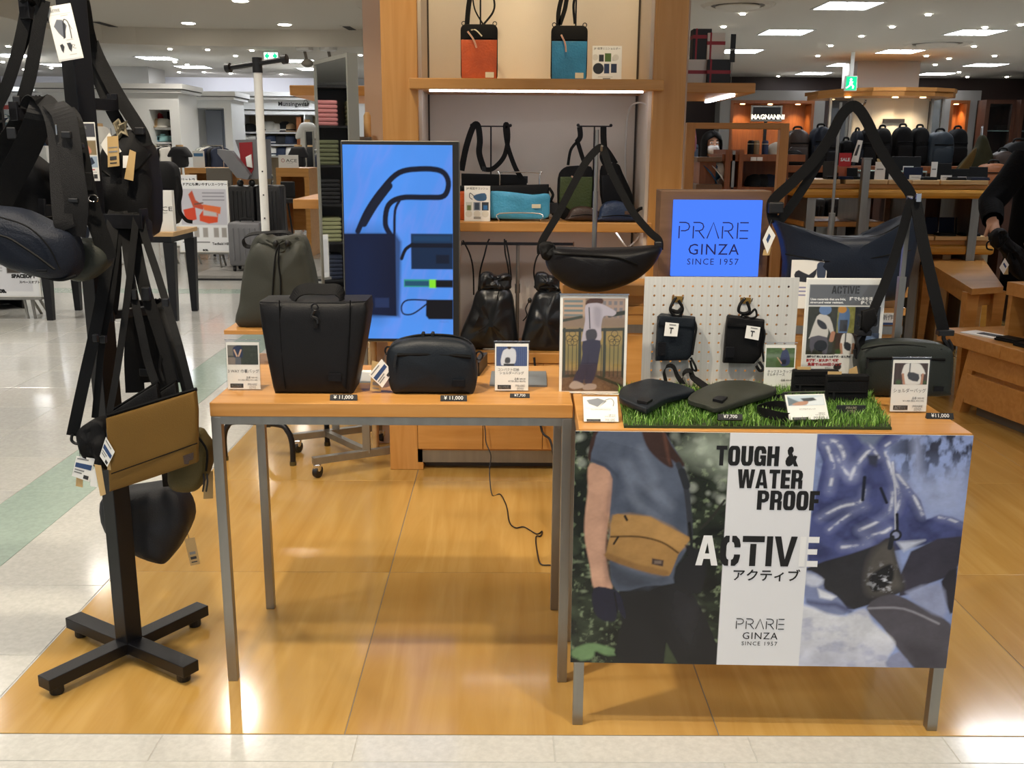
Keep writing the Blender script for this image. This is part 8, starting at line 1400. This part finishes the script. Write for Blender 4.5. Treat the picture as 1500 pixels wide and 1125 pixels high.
for u_,k_,l_ in((1040,mat('hat_blue','#2f5878',.8),'blue brimmed hat tilted on the dark shelf arm'),(1052,hatm[0],'cream brimmed hat tilted on the dark shelf arm')):
 p=at(u_,268,7.35);g=thing('brim_hat',l_,'hat',M=Matrix.Translation((p.x,7.38,zq+.07))@Matrix.Rotation(.9,4,'Y'));obj('crown',MB().lathe([(.07,.0),(.07,.04),(.05,.07),(.002,.075)],14),k_,g,True,True);obj('brim',MB().lathe([(.06,.004),(.11,-.012),(.11,-.008),(.06,.012)],18),k_,g,True,True)
p=at(1014,225,7.8);g=thing('pink_scarf','pink scarf hanging inside the oak frame','scarf',(p.x,7.8,p.z));obj('cloth',MB().inflate(crom2(ppl([(1008,188),(1017,186),(1020,205),(1018,222),(1010,222)],7.8),3),.05,.3,M=Matrix.Translation((0,7.8,0)),wr=.02,ws=20),mat('scarf_pink','#c08090',.8),g,True);obj('hook',MB().tube([at(1013,190,7.8),at(1013,182,7.8)],.004,6),'chrome',g);obj('hook_post',MB().box(at(1012,186,7.84),V((at(1015,186,7.84).x,7.86,0))),'cherry',g)
t,xa,xb,zq3=longtable('low_table','low oak table with small goods inside the oak frame',1004,1030,238,7.9,.3,.03,'oak_pale','oak_pale','table',2)
for i,u_ in enumerate((1010,1017)):p=at(u_,238,8.0);g=thing('tube_pouch',['pale blue pouch on the low oak table','blue-grey pouch on the low oak table'][i],'pouch',(p.x,8.0,zq3));obj('body',MB().inflate(rrect(.05,.14,.015,3,0,.07),.03,.5),mat('pouch_pale','#8fb0cc',.7)if i==0 else mat('pouch_bg','#5a6f8c',.7),g,True,True);obj('zip',MB().tube([(-.02,-.016,.11),(.02,-.016,.11)],.003,5),'zip',g,local=True)
# ================================================================ people
mat('skin_light','#d8a88c',.55,var=.06,vscale=20);mat('cloth_black','#08080a',.9,spec=.15,bump=.3,bscale=60);mat('hair_black','#0b0807',.6,spec=.12);mat('mask_white','#dfe0e2',.8);mat('eye_white','#e8e4e0',.3);mat('eye_dark','#1a1210',.3);mat('lip','#a8615a',.5)
def body(name,J,E,parent,is_skin):
 """one continuous surface grown over a jointed skeleton; J: name -> (point, radius)"""
 names=list(J);idx={n:i for i,n in enumerate(names)}
 me=bpy.data.meshes.new(name);me.from_pydata([tuple(J[n][0])for n in names],[(idx[a],idx[b])for a,b in E],[])
 o=bpy.data.objects.new('tmp',me);COL.objects.link(o);o.modifiers.new('s','SKIN').use_smooth_shade=True
 sv=me.skin_vertices[0].data
 for n in names:
  r=J[n][1];sv[idx[n]].radius=r if isinstance(r,tuple)else(r,r)
 sv[0].use_root=True
 ss=o.modifiers.new('ss','SUBSURF');ss.levels=2;ss.render_levels=2
 bpy.context.view_layer.update();nm=bpy.data.meshes.new_from_object(o.evaluated_get(bpy.context.evaluated_depsgraph_get()));bpy.data.objects.remove(o)
 nm.name=name;iv=wmat(parent).inverted();nm.materials.clear();nm.materials.append(MATS['cloth_black']);nm.materials.append(MATS['skin_light'])
 for p in nm.polygons:p.material_index=1 if is_skin(p.center)else 0;p.use_smooth=True
 nm.transform(iv);return link(name,nm,parent)
def skeleton(cx,cy,turn,H,arms):
 """standing figure; turn = facing angle (0 faces the camera); arms: {'l': (elbow, wrist, fingers)} in world points"""
 k_=H/1.62;R=Matrix.Translation((cx,cy,0))@Matrix.Rotation(turn,4,'Z')
 W_=lambda x,y,z:R@V((x*k_,y*k_,z*k_))
 J={'pelvis':(W_(0,0,.90),(.15*k_,.11*k_)),'waist':(W_(0,0,1.02),(.125*k_,.095*k_)),'chest':(W_(0,0,1.20),(.145*k_,.105*k_)),'nbase':(W_(0,.01,1.335),(.085*k_,.065*k_)),'neck':(W_(0,.005,1.39),.048*k_),'chin':(W_(0,-.015,1.455),(.068*k_,.072*k_)),'brow':(W_(0,-.005,1.53),(.078*k_,.092*k_)),'top':(W_(0,.005,1.585),(.055*k_,.065*k_))}
 E=[('pelvis','waist'),('waist','chest'),('chest','nbase'),('nbase','neck'),('neck','chin'),('chin','brow'),('brow','top')]
 for s,sg in(('l',-1),('r',1)):
  J['hip'+s]=(W_(sg*.085,0,.84),.095*k_);J['knee'+s]=(W_(sg*.09,-.01,.46),.058*k_);J['ankle'+s]=(W_(sg*.09,.02,.08),.038*k_);J['toe'+s]=(W_(sg*.1,-.13,.03),.03*k_)
  E+=[('pelvis','hip'+s),('hip'+s,'knee'+s),('knee'+s,'ankle'+s),('ankle'+s,'toe'+s)]
  el,wr,hd=arms[s];J['sh'+s]=(W_(sg*.165,0,1.31),.062*k_);J['el'+s]=(V(el),.045*k_);J['wr'+s]=(V(wr),(.030*k_,.026*k_));hd=V(hd);d=(hd-V(wr)).normalized();J['palm'+s]=(V(wr)+d*.055*k_,(.036*k_,.019*k_))
  E+=[('chest','sh'+s),('sh'+s,'el'+s),('el'+s,'wr'+s),('wr'+s,'palm'+s)]
  sd=V((1,0,0))if abs(d.x)<.7 else V((0,1,0));sd=(sd-d*sd.dot(d)).normalized();up=d.cross(sd)
  for i,(off,ln)in enumerate(((-.027,.062),(-.009,.074),(.009,.07),(.026,.055))):
   b=V(wr)+d*.09*k_+sd*off*k_;m1=b+d*ln*.55*k_+up*.006;m2=m1+d*ln*.45*k_*.6-up*.026*k_
   J[f'f{i}a{s}']=(b,.0105*k_);J[f'f{i}b{s}']=(m1,.0095*k_);J[f'f{i}c{s}']=(m2,.0085*k_);E+=[('palm'+s,f'f{i}a{s}'),(f'f{i}a{s}',f'f{i}b{s}'),(f'f{i}b{s}',f'f{i}c{s}')]
  t0=V(wr)+d*.03*k_-sd*sg*.032*k_*-1;J['ta'+s]=(t0-up*.012,.012*k_);J['tb'+s]=(t0+d*.045*k_+sd*sg*.018*k_-up*.03*k_,.0105*k_);E+=[('wr'+s,'ta'+s),('ta'+s,'tb'+s)]
 return J,E,W_,k_
def headkit(t,W_,k_,mask,long_hair,hair='hair_black'):
 if True:
  for s in(-1,1):
   e=obj('eye',MB().ball(W_(s*.031,-.083,1.517),.011*k_,8,(1.2,.6,.7)),'eye_white',t,True);obj('iris',MB().ball(W_(s*.031,-.0895,1.517),.0055*k_,8,(1,.5,1)),'eye_dark',e,True);obj('eyebrow',MB().tube([W_(s*.012,-.092,1.537),W_(s*.032,-.094,1.542),W_(s*.05,-.082,1.537)],.0035*k_,6),hair,t,True);obj('ear',MB().ball(W_(s*.078,.004,1.50),.022*k_,8,(.4,.7,1.2)),'skin_light',t,True)
  obj('nose',MB().add([W_(0,-.09,1.522),W_(-.014,-.086,1.486),W_(.014,-.086,1.486),W_(0,-.112,1.488),W_(0,-.085,1.478)],[(0,1,3),(0,3,2),(1,4,3),(3,4,2)]),'skin_light',t,True)
  if not mask:obj('mouth',MB().tube([W_(-.022,-.083,1.458),W_(0,-.090,1.457),W_(.022,-.083,1.458)],.005*k_,6),'lip',t,True)
 if mask:
  rows=[]
  for j,(z,w_,d_)in enumerate(((1.497,.058,-.088),(1.480,.070,-.112),(1.455,.074,-.114),(1.430,.066,-.102),(1.412,.045,-.078))):rows.append([W_(w_*math.sin(a),d_*math.cos(a)*1.0+.0,z)for a in[(-1.25+2.5*i/10)for i in range(11)]])
  vs=[p for r in rows for p in r];fs=[(j*11+i,j*11+i+1,(j+1)*11+i+1,(j+1)*11+i)for j in range(4)for i in range(10)]
  mk=obj('face_mask',MB().add(vs,fs),'mask_white',t,True)
  for s in(-1,1):obj('mask_loop',MB().tube(crom([W_(s*.066,-.03,1.485),W_(s*.082,.0,1.505),W_(s*.07,-.02,1.44)],4),.0015,5),'mask_white',mk)
 n=20;rings=[]
 zs=[1.625,1.61,1.58,1.54,1.50,1.46,1.42]+([1.36,1.30,1.24]if long_hair else[])
 for z in zs:
  r={1.625:.02,1.61:.06,1.58:.086,1.54:.098,1.50:.103,1.46:.102,1.42:.10,1.36:.10,1.30:.098,1.24:.08}[z];op=0 if z>=1.57 else .78 if long_hair else 1.0
  rings.append([W_(r*.92*math.sin(a),-r*math.cos(a)*1.04+.008,z)for a in[op+(2*math.pi-2*op)*i/n for i in range(n+1)]])
 vs=[p for r in rings for p in r];fs=[(j*(n+1)+i,j*(n+1)+i+1,(j+1)*(n+1)+i+1,(j+1)*(n+1)+i)for j in range(len(zs)-1)for i in range(n)]+[tuple(range(n+1))]
 h=obj('hair',MB().add(vs,fs),hair,t,True);so=h.modifiers.new('thick','SOLIDIFY');so.thickness=.012*k_;so.offset=1
px_=at(1043,205,9.6);kx=px_.x;t=thing('person','person in black with white face mask browsing hats beyond the shelf','person',(kx,9.6,0))
J,E,W_,k_=skeleton(kx,9.6,.12,1.56,{'l':(at(1022,240,9.5),at(1040,246,9.3),at(1052,243,9.26)),'r':(at(1068,240,9.5),at(1056,244,9.28),at(1046,247,9.24))})
zf=1.385*k_;hands=[J['wrl'][0],J['wrr'][0],J['palml'][0],J['palmr'][0],(J['ell'][0]+J['wrl'][0])/2,(J['elr'][0]+J['wrr'][0])/2]
body('body',J,E,t,lambda c:c.z>zf or min((c-h).length for h in hands)<.10);headkit(t,W_,k_,True,True)
cx=at(1530,300,6.1).x;t=thing('person','person in black at the drawer cabinet holding a black drawstring pouch','person',(cx,6.1,0))
el,wr,hd=at(1451,298,6.0),at(1455,328,5.80),at(1461,350,5.72)
J,E,W_,k_=skeleton(cx,6.1,.15,1.64,{'l':(el,wr,hd),'r':(at(1585,320,6.0),at(1530,352,5.78),at(1508,360,5.72))})
J['shl']=(J['shl'][0],.075);J['ell']=(el,.062);zf=1.385*k_
hands=[J[n][0]for n in J if n[:2]in('wr','pa','f0','f1','f2','f3','ta','tb')]
body('body',J,E,t,lambda c:c.z>zf or min((c-h).length for h in hands)<.042);headkit(t,W_,k_,False,False)
cf_=[el.lerp(wr,.25),el.lerp(wr,.6),el.lerp(wr,.84)];obj('sleeve',MB().tube([J['shl'][0]+V((0,0,.02)),J['shl'][0].lerp(el,.5),el]+cf_,[.085,.078,.074,.07,.064,.058],14,caps=False),'cloth_black',t,True)
jk=[(W_(0,0,z),rx,ry)for z,rx,ry in((.52,.21,.15),(.7,.205,.15),(.9,.19,.14),(1.1,.185,.135),(1.26,.175,.12),(1.34,.11,.08))];vs,fs=[],[];n=24
for c,rx,ry in jk:vs+=[c+V((rx*k_*math.cos(2*math.pi*i/n),ry*k_*math.sin(2*math.pi*i/n),0))for i in range(n)]
for j in range(len(jk)-1):fs+=[(j*n+i,j*n+(i+1)%n,(j+1)*n+(i+1)%n,(j+1)*n+i)for i in range(n)]
obj('coat',MB().add(vs,fs),'cloth_black',t,True);q=W_(-.11,-.16,1.02);obj('coat_button',MB().ball(q,.008,8),'black_metal',t,True)
t=thing('drawstring_pouch','black drawstring pouch with white tag held in the hand','pouch',at(1480,400,5.72))
P=ppl([(1455,350),(1461,341),(1472,342),(1480,352),(1494,362),(1508,378),(1512,400),(1500,412),(1482,400),(1470,372),(1460,362)],5.72);obj('body',MB().inflate(crom2(P,3),.10,.3,3,2,M=Matrix.Translation((0,5.72,0)),wr=.03,ws=26),'nylon',t,True);obj('gathered_neck',MB().inflate(crom2(ppl([(1451,350),(1456,338),(1466,334),(1474,342),(1470,356),(1458,364)],5.70),3),.09,.3,3,2,M=Matrix.Translation((0,5.70,0)),wr=.03,ws=40),'nylon',t,True);obj('cord',MB().tube(crom([at(a,b,5.66)for a,b in((1452,352),(1446,356),(1446,364),(1454,366))],4),.005,6),'webbing',t,True)
hangtag(t,[(1472,378),(1478,388),(1470,402),(1464,392)],5.63,'card',[(1475,380,5.63),(1478,370,5.66)],[((.2,.3,.8,.5),'tag_blue')]);hangtag(t,[(1470,396),(1477,390),(1477,402),(1470,402)],5.64,'paper_tan')
